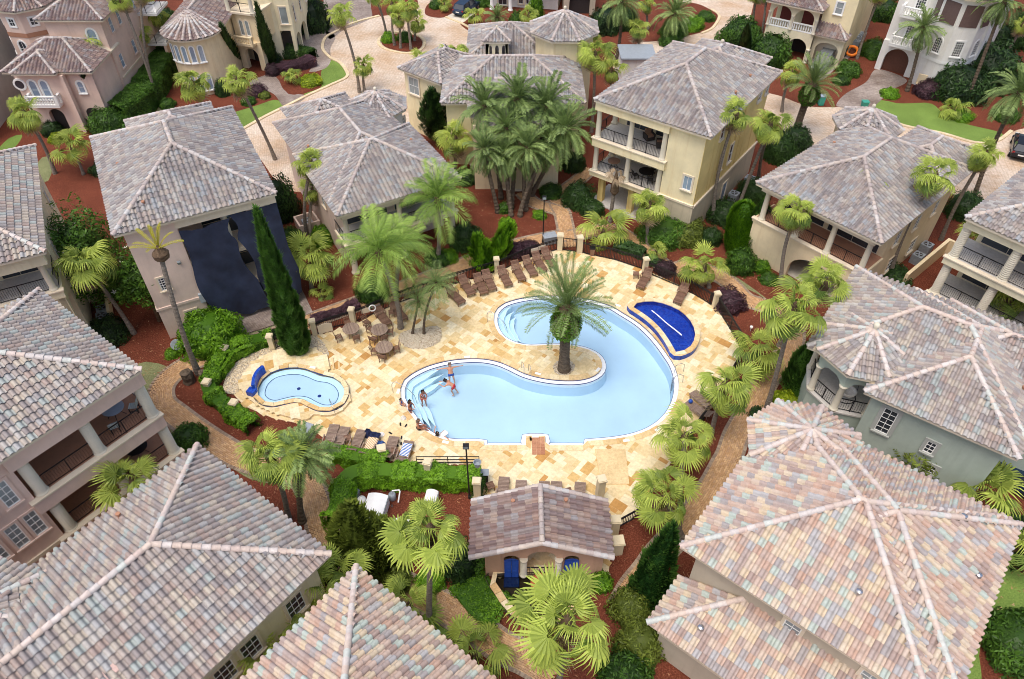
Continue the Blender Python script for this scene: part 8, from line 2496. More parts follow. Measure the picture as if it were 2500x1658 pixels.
def make_table(mat):
 root = empty('round_table', (0, 0, 0))
 m = M[mat]
 top = MB()
 r = 0.62
 n = 13
 for i in range(n):
  x0 = -r + 2 * r * i / n; x1 = -r + 2 * r * (i + 1) / n - 0.008
  y0 = math.sqrt(max(0, r * r - x0 * x0)); y1 = math.sqrt(max(0, r * r - x1 * x1))
  top.tint = random.random()
  if y0 < 0.01: y0 = 0.1
  if y1 < 0.01: y1 = 0.1
  top.prism([(x0, -y0), (x1, -y1), (x1, y1), (x0, y0)], 0.70, 0.735)
 o = top.build('table_top', m, root)
 b = MB(); pts = [(r * math.cos(t), r * math.sin(t)) for t in np.linspace(0, 6.2832, 29)[:-1]]
 q = [(0.955 * x, 0.955 * y) for x, y in pts]
 strip(b, q, pts, 0.738, 0.738); strip(b, pts, pts, 0.738, 0.68); strip(b, pts, q, 0.68, 0.68)
 b.build('rim', m, root)
 for k in range(4):
  a = k * math.pi / 2 + 0.785
  l = MB(); l.tube([(0.4 * math.cos(a), 0.4 * math.sin(a), 0), (0.3 * math.cos(a), 0.3 * math.sin(a), 0.7)], 0.035, 5); l.build('leg', m, root)
 return root
TB = None; CH = None
TABS = [((-11.75, 38.82), 'round teak table nearest the stone fence post'), ((-9.66, 38.71), 'middle round teak table ringed by chairs'), ((-9.09, 36.91), 'round teak table nearest the pool')]
for p, lab in TABS:
 o = make_table('teak_grey') if TB is None else copy_tree(TB)
 if TB is None: TB = o
 o.location = (*p, 0.05); o.rotation_euler = (0, 0, random.uniform(-0.2, 0.5)); tag(o, lab, 'table', 'round teak tables')
for p, ti, lab in (((-12.61, 38.28), 0, 'teak chair left of the table nearest the fence post'), ((-11.33, 38.20), 0, 'teak chair in front of the table nearest the fence post'), ((-12.20, 39.81), 0, 'teak chair hidden behind the table nearest the fence post'),
       ((-10.79, 39.81), 1, 'teak chair standing apart behind the middle table'), ((-10.42, 39.12), 1, 'teak chair touching the middle table at its left'), ((-10.06, 38.05), 1, 'teak chair at the lower left of the middle table'), ((-9.34, 38.20), 1, 'teak chair in front of the middle table'), ((-8.96, 38.85), 1, 'teak chair at the right of the middle table'),
       ((-9.82, 36.90), 2, 'teak chair left of the table nearest the pool'), ((-9.17, 36.25), 2, 'teak chair in front of the table nearest the pool'), ((-8.29, 37.12), 2, 'teak chair right of the table nearest the pool')):
 o = make_chair('teak') if CH is None else copy_tree(CH)
 if CH is None: CH = o
 t = TABS[ti][0]
 o.location = (*p, 0.05); o.rotation_euler = (0, 0, math.atan2(t[1] - p[1], t[0] - p[0]) + random.uniform(-0.15, 0.15)); tag(o, lab, 'chair', 'teak chairs round the tables')

# balcony furniture
def iron_table(p, z, r, top, label):
 root = empty('patio_table', (*p, z), label, 'table')
 b = MB(); b.lathe([(r, 0.70), (r, 0.73), (r * 0.3, 0.735)], (0, 0, 0), 20); b.build('table_top', M[top], root)
 for k in range(4):
  a = k * 1.571 + 0.4
  l = MB(); l.tube([(0.8 * r * math.cos(a), 0.8 * r * math.sin(a), 0), (0.35 * r * math.cos(a), 0.35 * r * math.sin(a), 0.4), (0.6 * r * math.cos(a), 0.6 * r * math.sin(a), 0.7)], 0.018, 5, False); l.build('leg', M['iron'], root)
 return root
M['frost'] = glass_mat('frosted_glass', lin(150, 162, 178), 0.3)
M['brown_top'] = plain('brown_table_top', lin(150, 118, 98), 0.6)
iron_table(f7.p(-1.6, 2.2), 6.06, 0.6, 'frost', 'glass topped round table on the upper twisted column balcony')
iron_table(f7.p(-1.6, 2.1), 2.61, 0.62, 'iron', 'dark round table on the lower twisted column balcony')
iron_table(f5.p(1.5, 1.7), 3.22, 0.55, 'brown_top', 'brown round table on the lower yellow loggia')
iron_table(f5.p(4.6, 1.9), 3.22, 0.65, 'iron', 'dark dining table on the lower yellow loggia')
ICH = make_chair('teak_grey'); M['sling'] = plain('grey_sling', lin(170, 176, 172), 0.8)
def patio_chair(p, z, a, label, first=[True], white=False):
 root = empty('patio_chair', (*p, z), label, 'chair', rz=a)
 for ch in ICH.children:
  c = ch.copy(); link(c); c.parent = root
  c.data = ch.data.copy(); c.data.materials[0] = M['sling'] if c.name.startswith(('seat', 'backrest')) and white else M['iron']
 return root
patio_chair(f7.p(-0.75, 1.75), 6.06, f7.a + 2.4, 'pale chair right of the glass balcony table', white=True)
patio_chair(f7.p(-2.2, 1.3), 6.06, f7.a + 1.2, 'pale chair before the glass balcony table', white=True)
patio_chair(f7.p(-2.5, 1.3), 2.61, f7.a + 0.9, 'pale chair on the lower twisted column balcony', white=True)
patio_chair(f5.p(5.3, 1.4), 3.22, f5.a + 2.0, 'dark chair right of the lower loggia dining table')
patio_chair(f5.p(3.9, 1.3), 3.22, f5.a + 1.0, 'dark chair left of the lower loggia dining table')
patio_chair(f5.p(4.7, 2.8), 3.22, f5.a - 1.6, 'dark chair behind the lower loggia dining table')
def armchair(p, z, a, label):
 root = empty('armchair', (*p, z), label, 'armchair', rz=a)
 b = MB(); b.box((0, 0, 0.2), (0.75, 0.75, 0.3)); b.build('base', M['dark'], root)
 b = MB(); b.box((0.03, 0, 0.42), (0.62, 0.56, 0.14)); b.box((-0.28, 0, 0.65), (0.14, 0.56, 0.42)); b.build('cushion', M['brown_top'], root)
 for s in (-1, 1):
  b = MB(); b.box((0, s * 0.36, 0.45), (0.75, 0.1, 0.25)); b.build('armrest', M['dark'], root)
 return root
armchair(f5.p(5.4, 2.2), 6.39, f5.a - 2.6, 'cushioned armchair on the upper yellow loggia, right')
armchair(f5.p(4.0, 2.7), 6.39, f5.a - 0.6, 'cushioned armchair on the upper yellow loggia, left')
for ch in list(ICH.children): bpy.data.objects.remove(ch)
bpy.data.objects.remove(ICH)

# ================================================================== pool fence, gate, piers
M['pier'] = stucco('pier_stone', lin(222, 208, 176), lin(170, 150, 114), 0.4)
def pier(p, h=1.35, w=0.34, label=''):
 root = empty('stone_pier', (p[0], p[1], 0), label, 'pier', 'stone fence piers')
 b = MB(); b.box((0, 0, h / 2), (w, w, h)); b.build('shaft', M['pier'], root)
 b = MB(); b.box((0, 0, h + 0.05), (w + 0.12, w + 0.12, 0.1)); b.box((0, 0, h + 0.13), (w + 0.04, w + 0.04, 0.06)); b.build('cap', M['pier'], root)
 root.rotation_euler = (0, 0, random.uniform(-0.3, 0.3))
 return root
for p, h, w, lab in (((3.98, 49.09), 1.5, 0.42, 'left stone pier of the pool gate'), ((5.59, 48.77), 1.5, 0.42, 'right stone pier of the pool gate'), ((-1.24, 46.16), 1.35, 0.36, 'stone pier in the fence behind the lounger row'), ((-11.87, 40.21), 1.35, 0.36, 'stone pier behind the round tables'),
      ((-14.51, 38.93), 1.35, 0.36, 'stone pier right of the tall cypress'), ((-17.24, 37.39), 1.35, 0.36, 'stone pier at the end of the spa hedge'), ((10.68, 46.12), 1.35, 0.36, 'stone pier in the right fence'), ((15.53, 41.98), 1.35, 0.36, 'stone pier at the right fence corner'),
      ((7.69, 23.61), 1.0, 0.42, 'stone pier at the low fence below the deck'), ((5.90, 22.55), 1.3, 0.46, 'stone pier beside the pool house wall'), ((5.93, 21.33), 1.1, 0.55, 'broad stone pier behind the pool house corner'), ((5.19, 24.61), 2.3, 0.42, 'tall stone pier on the lower deck'), ((-2.04, 24.54), 2.2, 0.4, 'tall stone pier at the pump yard hedge'),
      ((-20.30, 36.52), 1.05, 0.42, 'pier cap showing in the spa hedge, upper'), ((-20.59, 33.31), 1.05, 0.42, 'pier cap showing in the spa hedge, middle'), ((-18.27, 31.49), 1.05, 0.42, 'pier cap showing in the spa hedge, lower'), ((-8.13, 27.87), 0.9, 0.45, 'pier cap behind the front left loungers'), ((-5.03, 26.06), 1.95, 0.4, 'pier cap showing in the pump yard hedge')):
 pier(p, h, w, lab)
def fence(pts, label, h=1.15, step=0.125):
 A = pts[0]
 root = empty('iron_fence', (A[0], A[1], 0), label, 'fence', 'black iron fence runs')
 rt = MB(); bars = MB()
 for a, b_ in zip(pts, pts[1:]):
  a, b_ = Vector(a), Vector(b_); d = b_ - a; L = d.length; d /= L; ang = math.atan2(d.y, d.x); mid = (a + b_) / 2
  for z in (0.12, h - 0.12, h): rt.box((mid.x, mid.y, z), (L, 0.05, 0.05), ang)
  n = max(1, int(L / step))
  for i in range(n + 1):
   q = a + d * (L * i / n)
   bars.box((q.x, q.y, h / 2 + 0.02), (0.03, 0.03, h), ang)
  for i in range(int(L / 2.4) + 1):
   q = a + d * min(L, 2.4 * i)
   rt.box((q.x, q.y, h / 2 + 0.05), (0.06, 0.06, h + 0.1), ang)
 rt.build('rails', M['iron'], world_parent=root)
 o = bars.build('pickets', M['iron'], world_parent=root); o["kind"] = "stuff"
fence([(-17.18,37.45),(-15.89,38.16),(-14.63,38.88)], 'iron fence behind the tall cypress')
fence([(-14.41,38.97),(-13.35,39.63),(-12.02,40.21)], 'iron fence left of the round tables')
fence([(-11.74,40.3),(-8.71,42.42),(-4.63,44.66),(-1.38,46.12)], 'iron fence behind the tables and left loungers')
fence([(-1.1,46.23),(1.63,48.1),(3.8,49.05)], 'iron fence behind the right part of the lounger row')
fence([(5.77,48.65),(8.4,47.72),(10.55,46.53)], 'iron fence right of the pool gate')
fence([(10.85,46.05),(13.55,44.09),(15.41,42.08)], 'iron fence beyond the spill pool')
fence([(15.66,41.88),(16.59,37.69)], 'iron fence run beside the spill pool mulch')
fence([(16.1,36.15),(14.7,33.91),(12.94,31.3),(11.48,29.34)], 'iron fence along the right deck edge')
fence([(8.71,25.74),(7.81,23.88)], 'iron fence at the lower right deck corner')
fence([(7.55,23.63),(6.13,22.8)], 'short low iron fence near the pool house', 0.95)
gt = empty('pool_gate', (*(4.79, 48.93), 0), 'black iron pool gate between two stone piers', 'gate')
A, B = Vector((4.25, 49.01)), Vector((5.32, 48.79)); d = (B - A); ang = math.atan2(d.y, d.x); mid = (A + B) / 2; L = d.length
b = MB()
for z in (0.1, 1.3): b.box((mid.x, mid.y, z), (L, 0.05, 0.05), ang)
for q in (A, B): b.box((q.x, q.y, 0.7), (0.06, 0.06, 1.35), ang)
b.build('gate_frame', M['iron'], world_parent=gt)
for i in range(1, 9):
 q = A.lerp(B, i / 9); m_ = MB(); m_.box((q.x, q.y, 0.7), (0.022, 0.022, 1.2), ang); m_.build('bar', M['iron'], world_parent=gt)
b = MB(); b.box((mid.x + 0.0, mid.y - 0.04, 0.75), (L * 0.75, 0.01, 1.1), ang); b.build('backing_panel', M['trim_white'], world_parent=gt) if False else None
# front guard rail
root = empty('guard_rail', (*(-4.02, 27.38), 0), 'black iron guard rail between deck and pump yard hedge', 'railing')
A, B = Vector((-5.94, 27.35)), Vector((-2.05, 27.35)); L = (B - A).length; mid = (A + B) / 2
b = MB()
for z in (0.12, 0.42, 0.72): b.box((mid.x, mid.y, 0.05 + z), (L, 0.04, 0.04), math.atan2(B.y - A.y, B.x - A.x))
b.build('rails', M['iron'], world_parent=root)
for t in (0.0, 0.5, 1.0):
 q = A.lerp(B, t); b = MB(); b.box((q.x, q.y, 0.42), (0.045, 0.045, 0.75)); b.build('post', M['iron'], world_parent=root)
# signs on the fence
def board(p, z, w, h, a, mat, label, name='sign_board', arch=0.0, cat='sign'):
 b = MB()
 n = 9
 top = [(w / 2 - w * i / (n - 1), h + arch * math.sin(math.pi * i / (n - 1))) for i in range(n)]
 out = [(-w / 2, 0), (w / 2, 0)] + top
 vs = [(x, 0.015, zz) for x, zz in out] + [(x, -0.015, zz) for x, zz in out]
 k = len(out)
 b.add(vs, [tuple(range(k))[::-1], tuple(range(k, 2 * k))] + [(i, (i + 1) % k, k + (i + 1) % k, k + i) for i in range(k)])
 o = b.build(name, M[mat]); o.location = (*p, z); o.rotation_euler = (0, 0, a)
 return tag(o, label, cat)
board((1.84, 48.07), 0.55, 0.62, 0.42, R(22), 'trim', 'cream notice board on the back fence, left')
board((2.45, 48.44), 0.55, 0.6, 0.42, R(20), 'trim', 'cream notice board on the back fence, right')
board((-10.98, 40.78), 0.5, 0.62, 0.45, R(20), 'trim', 'cream notice board on the fence behind the tables')
board((-13.73, 39.11), 0.1, 1.05, 0.75, R(22), 'trim', 'large round topped cream panel left of the tables', arch=0.12, cat='panel')
b = MB(); pc = (-10.41, 40.71)
b.tube([(0.24 * math.cos(t), 0.0, 0.24 * math.sin(t)) for t in np.linspace(0, 6.2832, 17)], 0.05, 6, False)
o = b.build('life_ring', M['trim_white']); o.location = (*pc, 1.05); o.rotation_euler = (R(-15), 0, R(20)); tag(o, 'white life ring hung on the fence', 'life ring')
b = MB(); b.tube([(*(-10.56, 40.63), 1.1), (*(-9.86, 41.07), 1.12)], 0.02, 6); tag(b.build('rescue_pole', M['steel']), 'long pale rescue pole along the fence top', 'pole')
# lamps
def lamp(p, h, label, arm=False):
 root = empty('lamp_post', (*p, 0), label, 'lamp post')
 b = MB(); b.tube([(0, 0, 0), (0, 0, 0.3), (0, 0, 0.32), (0, 0, h)], [0.09, 0.09, 0.05, 0.045], 8); b.build('pole', M['iron'], root)
 b = MB(); b.box((0.0, 0, h + 0.13), (0.34, 0.24, 0.26)); b.build('lamp_head', M['iron'], root)
 b = MB(); b.box((0.0, -0.125, h + 0.13), (0.28, 0.012, 0.2)); b.build('lens', M['blind'], root)
 return root
lamp((2.60, 50.10), 4.35, 'slim lamp post behind the back fence')
lamp((-2.55, 24.85), 5.0, 'black lamp post rising from the pump yard hedge')
# ladders and rails
def rail_arch(pts, label, r=0.022, name='handrail'):
 b = MB(); P_ = [Vector(p) for p in pts]
 out = []
 for i in range(len(P_) - 1):
  p0 = P_[max(i - 1, 0)]; p1 = P_[i]; p2 = P_[i + 1]; p3 = P_[min(i + 2, len(P_) - 1)]
  for k in range(6):
   t = k / 6; out.append(0.5 * ((2 * p1) + (p2 - p0) * t + (2 * p0 - 5 * p1 + 4 * p2 - p3) * t * t + (3 * p1 - p0 - 3 * p2 + p3) * t ** 3))
 out.append(P_[-1])
 b.tube(out, r, 7)
 return tag(b.build(name, M['steel'], smooth=True), label, 'handrail')
def xyz(p, z): return (p[0], p[1], z)
rail_arch([xyz((-1.84, 40.27), 0.03), xyz((-1.84, 40.35), 0.8), xyz((-1.51, 40.43), 0.9), xyz((-0.51, 39.71), 0.35), xyz((-0.34, 39.55), -0.7)], 'steel handrail at the upper pool steps')
rail_arch([xyz((-8.11, 33.27), 0.03), xyz((-8.12, 33.33), 0.8), xyz((-7.77, 33.40), 0.9), xyz((-6.72, 32.91), 0.35), xyz((-6.48, 32.78), -0.7)], 'steel handrail at the lower pool steps')
rail_arch([xyz((-11.60, 31.03), 0.25), xyz((-11.72, 31.18), 0.9), xyz((-12.04, 31.81), 1.0), xyz((-12.22, 32.26), 0.5), xyz((-12.25, 32.32), 0.05)], 'steel handrail of the spa')
def ladder(a, b_, dirv, label):
 root = empty('pool_ladder', (*a, 0), label, 'ladder')
 d = Vector(dirv).normalized()
 for p in (a, b_):
  P_ = Vector(p); m_ = MB()
  m_.tube([(P_.x - d.x * 0.55, P_.y - d.y * 0.55, 0.03), (P_.x - d.x * 0.5, P_.y - d.y * 0.5, 0.75), (P_.x - d.x * 0.2, P_.y - d.y * 0.2, 0.92), (P_.x + d.x * 0.1, P_.y + d.y * 0.1, 0.7), (P_.x + d.x * 0.15, P_.y + d.y * 0.15, -1.0)], 0.022, 7)
  m_.build('rail', M['steel'], world_parent=root, smooth=True)
 A_, B_ = Vector(a) + d * 0.14, Vector(b_) + d * 0.14
 for z in (-0.25, -0.5, -0.75):
  m_ = MB(); mid = (A_ + B_) / 2; m_.box((mid.x, mid.y, z), ((B_ - A_).length, 0.09, 0.03), math.atan2(B_.y - A_.y, B_.x - A_.x)); m_.build('rung', M['steel'], world_parent=root)
ladder((0.81, 35.02), (1.29, 34.77), (0.25, -1.0), 'steel pool ladder at the palm peninsula')
ladder((11.49, 35.16), (11.25, 34.12), (-1.0, -0.1), 'steel pool ladder at the right rim')
for k, p in enumerate(((-3.20, 36.62), (1.81, 34.99), (-7.77, 33.35), (6.04, 35.37), (-4.27, 29.02), (1.51, 29.49), (7.35, 29.15), (9.50, 30.05), (8.13, 42.12), (-13.95, 35.33))):
 n = ['behind the man with spread arms', 'beside the palm peninsula ladder', 'beside the lower handrail', 'at the tip of the palm peninsula', 'near the dark lamp head', 'above the terracotta pad', 'at the front right of the rim', 'at the lower right bend of the rim', 'left of the cobalt spill wall', 'behind the spa'][k]
 b = MB(); b.box((*p, 0.062 if k < 9 else 0.345), (0.42, 0.2, 0.014), [0.1, -0.35, 1.4, 1.0, -0.3, 0, 0.2, 0.6, -0.4, -0.2][k]); tag(b.build('depth_marker', M['trim_white']), 'white depth marker tile ' + n, 'marker', 'white depth marker tiles')

# ================================================================== netting over the draped house
def net_mat():
 m, nt, p = _new('navy_shade_net')
 co = _coord(nt); n = _noise(nt, co, 0.7, 5, 0.6)
 nt.links.new(_ramp(nt, n, [(0.3, lin(28, 34, 54)), (0.7, lin(50, 60, 86))]), p.inputs["Base Color"])
 p.inputs["Roughness"].default_value = 0.75
 f = _noise(nt, co, 30, 2, 0.5); _bump(nt, p, f, 0.2, 0.01)
 return m
M['net'] = net_mat()
tr = empty('shade_net', f1.w(7, 0.4, 0), 'dark blue netting draped over the house front', 'netting')
def net_panel(u_l, u_r, z_b, z_t, name, nz=24, nu=20, seed=0.0):
 b = MB(); vs = []
 for i in range(nz + 1):
  t = i / nz
  for j in range(nu + 1):
   s = j / nu
   zt = z_t(s); zb = z_b(s)
   z = zb + (zt - zb) * t
   u = u_l(z) + (u_r(z) - u_l(z)) * s
   k = 0.22 * mnoise.noise(Vector((u * 0.7 + seed, z * 0.35, 0.3))) + 0.1 * mnoise.noise(Vector((u * 2.2 + z * 0.8, z * 0.5, seed))) + 0.05 * math.sin(3.0 * s * (1.2 - t) * 3.14)
   v = 0.28 - 0.12 * (1 - t) - 0.35 * (1 - t) ** 2 * (0.5 + 0.5 * math.sin(s * 6 + seed)) - k
   vs.append(f1.w(u, v, z))
 fs = [(i * (nu + 1) + j, i * (nu + 1) + j + 1, (i + 1) * (nu + 1) + j + 1, (i + 1) * (nu + 1) + j) for i in range(nz) for j in range(nu)]
 b.add(vs, fs)
 return b.build(name, M['net'], world_parent=tr, smooth=True)
ce = lambda z: 7.05 + max(0.0, (7.2 - z)) * 0.14
gap = lambda z: 0.34 * math.sin(math.pi * min(1, max(0, (8.8 - z) / 1.9))) if z > 6.9 else 0.34 * math.sin(math.pi * min(1, max(0, (6.9 - z) / 3.7))) if z > 3.2 else 0.03
net_panel(lambda z: 3.72 + 0.28 * math.sin(z * 1.1) * (1 - z / 10), lambda z: ce(z) - gap(z), lambda s: 1.9 - 1.5 * min(1, s * 1.6) + 0.15 * math.sin(s * 9), lambda s: 8.8 - 0.25 * math.sin(math.pi * min(1, s * 1.2)), 'left_panel')
net_panel(lambda z: ce(z) + gap(z), lambda z: 10.3 + 0.35 * max(0, 1 - abs(z - 2.8) / 2.5), lambda s: 0.5 + 0.4 * s + 0.2 * math.sin(s * 7), lambda s: 8.92, 'right_panel', seed=4.0)

# ================================================================== pump yard
M['white_gel'] = plain('white_fibreglass', lin(240, 240, 238), 0.4, var=0.03)
def cover_box(p, w, d, h, a, label, mat='white_gel'):
 root = empty('pump_cover', (*p, 0), label, 'cover', rz=a)
 b = MB(); n = 8
 prof = [(-w / 2 + w * i / n, h + 0.16 * math.sin(math.pi * i / n)) for i in range(n + 1)]
 poly = [(-w / 2, 0)] + prof + [(w / 2, 0)]
 k = len(poly)
 vs = [(x, -d / 2, z) for x, z in poly] + [(x, d / 2, z) for x, z in poly]
 b.add(vs, [tuple(range(k))[::-1], tuple(range(k, 2 * k))] + [(i, (i + 1) % k, k + (i + 1) % k, k + i) for i in range(k)])
 b.build('shell', M[mat], root)
 b = MB(); b.box((w / 2 + 0.02, 0, h - 0.12), (0.04, d + 0.04, 0.1)); b.build('rim', M['blind'], root)
 return root
cover_box((-8.04, 23.58), 1.2, 2.0, 0.85, R(-8), 'large white pump cover in the hedge yard')
cover_box((-4.79, 24.51), 0.7, 0.8, 0.75, R(-8), 'smaller white pump cover behind the bent trunk palm')
cover_box((-6.44, 22.68), 1.0, 0.8, 0.55, R(-4), 'low white pump cover under the bent trunk palm')
cover_box((-9.50, 24.87), 0.5, 0.7, 0.5, R(-15), 'grey filter cover in the hedge corner', 'slate')
def tank(p, r, h, mat, label):
 b = MB(); b.lathe([(r * 0.9, 0), (r, 0.06), (r, h * 0.8), (r * 0.75, h * 0.93), (r * 0.25, h), (r * 0.22, h + 0.08)], (*p, 0), 16); return tag(b.build('filter_tank', M[mat], smooth=True), label, 'tank')
M['orange'] = plain('orange_plastic', lin(240, 130, 30), 0.5)
tank((-8.92, 24.42), 0.26, 0.7, 'white_gel', 'round white filter tank beside the large pump cover'); tank((-9.69, 24.27), 0.26, 0.6, 'orange', 'orange and white tank by the hedge'); tank((-7.17, 24.81), 0.22, 0.6, 'slate', 'grey pump vessel in the hedge yard')
b = MB(); b.tube([(*(-7.18, 24.98), 0.6), (*(-6.73, 25.03), 0.6), (*(-6.69, 24.93), 0.6), (*(-6.78, 24.43), 0.2)], 0.045, 8)
for x in (610, 630, 655): b.tube([(*(-7.14, 24.25), 0.0), (*(-7.14, 24.25), 0.25)], 0.03, 6)
tag(b.build('pvc_pipe', M['white_gel']), 'white pipework in the hedge yard', 'pipe')
def simple_bin(p, w, d, h, mat, label, lid=None, a=0.0, cat='bin', wheels=True):
 root = empty('wheeled_bin', (*p, 0), label, cat, rz=a)
 b = MB(); vs = [(-w * .42, -d * .42, 0.06), (w * .42, -d * .42, 0.06), (w * .42, d * .42, 0.06), (-w * .42, d * .42, 0.06), (-w / 2, -d / 2, h), (w / 2, -d / 2, h), (w / 2, d / 2, h), (-w / 2, d / 2, h)]
 b.add(vs, [(3, 2, 1, 0), (4, 5, 6, 7), (0, 1, 5, 4), (1, 2, 6, 5), (2, 3, 7, 6), (3, 0, 4, 7)]); b.build('body', M[mat], root)
 b = MB(); b.box((0, 0, h + 0.03), (w + 0.06, d + 0.08, 0.05)); b.box((0, d / 2 + 0.04, h), (w * 0.8, 0.05, 0.05)); b.build('lid', M[lid or mat], root)
 if wheels:
  for s in (-1, 1):
   b = MB(); b.tube([(s * w * 0.42, d * 0.4, 0.1), (s * w * 0.5, d * 0.4, 0.1)], 0.1, 10); b.build('wheel', M['iron'], root)
 return root
M['dkgreen'] = plain('dark_green_plastic', lin(36, 62, 58), 0.5); M['teal'] = plain('teal_plastic', lin(56, 150, 132), 0.5)
simple_bin((39.55, 86.82), 0.9, 0.8, 1.15, 'dkgreen', 'dark green wheeled bin beside the silver car', a=R(-33))
simple_bin((33.31, 74.51), 0.6, 0.65, 1.05, 'teal', 'teal recycling bin under the shaggy palm fronds', 'glass_blue')
simple_bin((37.90, 74.10), 0.65, 0.6, 0.6, 'teal', 'small teal box on the tan street', wheels=False)
simple_bin((6.63, 48.36), 0.36, 0.36, 0.75, 'teak', 'brown litter bin inside the pool gate', 'iron', wheels=False)
simple_bin((-1.66, 26.10), 0.45, 0.4, 0.85, 'iron', 'dark litter bin at the pump yard pier', 'slate', wheels=False)
simple_bin((-13.18, 29.60), 0.6, 0.75, 0.75, 'slate', 'grey wheeled towel cart near the palm fronds', 'slate', R(-20))
simple_bin((3.16, 50.03), 1.1, 0.7, 0.8, 'slate', 'grey covered unit outside the pool gate', 'slate', R(15), 'cabinet', False)
o = MB(); o.lathe([(0.16, 0), (0.2, 0.35), (0.24, 0.4), (0.2, 0.4), (0.15, 0.2)], (0, 0, 0), 14); q = (-2.02, 25.48)
o = o.build('planter_urn', M['slate']); o.location = (*q, 2.4); tag(o, 'grey urn standing on the pump yard pier', 'urn')
b = MB(); b.tube([(0.62 * math.cos(t) * 1.25, 0.62 * math.sin(t), 0) for t in np.linspace(0, 6.2832, 21)], 0.2, 8, False); o = b.build('inflatable_ring', M['orange'], smooth=True); o.location = (*(40.46, 86.56), 0.75); o.rotation_euler = (R(60), 0, R(-20)); o.scale = (0.8, 0.8, 0.8); tag(o, 'orange inflatable ring beside the dark green bin', 'float')
def ac_unit(p, label, a=0.0, z=0.0, s=0.8):
 root = empty('cooling_unit', (*p, z), label, 'air conditioner', 'outdoor cooling units', a)
 b = MB(); b.box((0, 0, 0.42), (s, s, 0.84)); b.build('casing', M['slate'], root)
 b = MB(); b.lathe([(s * 0.42, 0.845), (s * 0.42, 0.86), (s * 0.36, 0.86), (s * 0.36, 0.845)], (0, 0, 0), 18); b.build('fan_ring', M['blind'], root)
 b = MB(); b.lathe([(s * 0.35, 0.843), (s * 0.35, 0.848)], (0, 0, 0), 18); b.build('fan_opening', M['dark'], root)
 for k in range(4):
  f_ = MB(); f_.box((s * 0.17, 0, 0.853), (s * 0.32, 0.1, 0.01)); bl_ = f_.build('fan_blade', M['slate'], root); bl_.rotation_euler = (0.0, 0, k * 1.571 + 0.4)
 return root
ac_unit((-30.79, 41.00), 'cooling unit beside the ivory edge house, rear', R(27)); ac_unit((-30.47, 40.19), 'cooling unit beside the ivory edge house, front', R(27))
ac_unit((33.06, 47.44), 'cooling unit inside the yard wall, nearer', R(41)); ac_unit((34.31, 48.81), 'cooling unit inside the yard wall, farther', R(41))
ac_unit((19.97, 56.33), 'cooling unit beside the yellow side wall, nearer', R(-36)); ac_unit((21.97, 58.91), 'cooling unit beside the yellow side wall, farther', R(-36))
for k, (p, n) in enumerate((((41.94, 89.29), 'first'), ((42.90, 90.64), 'second'), ((43.47, 91.61), 'third'))): ac_unit(p, n + ' of three cooling units beside the pale yellow side wall', R(-33))
ac_unit((-17.58, 52.12), 'cooling unit boxed beside the low turret house', R(30))
b = MB()
fq = Frame(*(-17.58, 52.12), 30)
b.prism(fq.rect(-0.9, -0.75, -0.8, 0.9), 0, 1.0); b.prism(fq.rect(0.75, 0.9, -0.8, 0.9), 0, 1.0); b.prism(fq.rect(-0.75, 0.75, -0.8, -0.65), 0, 1.0); b.prism(fq.rect(-0.75, 0.75, 0.75, 0.9), 0, 1.0)
tag(b.build('screen_wall', M['peach']), 'low cream box wall round a cooling unit', 'wall')
fq = Frame(*(-31.27, 41.42), 27)
b = MB(); b.prism(fq.rect(0.6, 0.8, -1.6, 1.6), 0, 1.1); b.prism(fq.rect(-0.6, 0.6, 1.4, 1.6), 0, 1.1); tag(b.build('screen_wall', M['yellow']), 'low yellow wall screening two cooling units', 'wall')
# low stained courtyard wall of the loggia house
A6 = Frame(*(21.53, 46.53), -48.2)
b = MB(); b.prism(A6.rect(-3.0, 0.0, 0.0, 0.3), 0, 1.0); b.prism(A6.rect(-0.3, 0.0, 0.3, 2.0), 0, 1.2); tag(b.build('courtyard_wall', M['ochre']), 'low ochre stained courtyard wall before the loggia house', 'wall')
# satellite dish
b = MB(); b.lathe([(0.03, 0), (0.2, 0.03), (0.36, 0.1), (0.4, 0.14), (0.38, 0.14), (0.2, 0.06), (0.02, 0.03)], (0, 0, 0), 18); b.tube([(0, 0, 0), (0, 0, -0.6)], 0.03, 6)
o = b.build('satellite_dish', M['slate'], smooth=True); o.location = (*(-24.01, 37.26), 0.65); o.rotation_euler = (R(50), 0, R(30)); tag(o, 'grey satellite dish at the draped house corner', 'dish')
# lamp on the thin yellow palm, roof top debris
def flood(p, z, label):
 b = MB(); b.box((0, 0, 0), (0.22, 0.16, 0.26)); b.box((0, 0.12, -0.05), (0.06, 0.16, 0.06)); o = b.build('floodlight', M['blind']); o.location = (*p, z); o.rotation_euler = (0.4, 0, 0.3); return tag(o, label, 'floodlight')
flood((-21.93, 34.99), 2.8, 'pale floodlight strapped to the thin yellow palm')
flood((-22.76, 39.55), 6.3, 'small white floodlight on the draped house wall')
M['meter'] = plain('grey_meter', lin(176, 184, 190), 0.5)
b = MB(); b.box((0, 0, 0), (0.35, 0.22, 0.75)); o = b.build('meter_box', M['meter']); o.location = f1.w(3.55, 0.36, 2.9); o.rotation_euler = (0, 0, f1.a); tag(o, 'grey meter box at the netting edge', 'box')
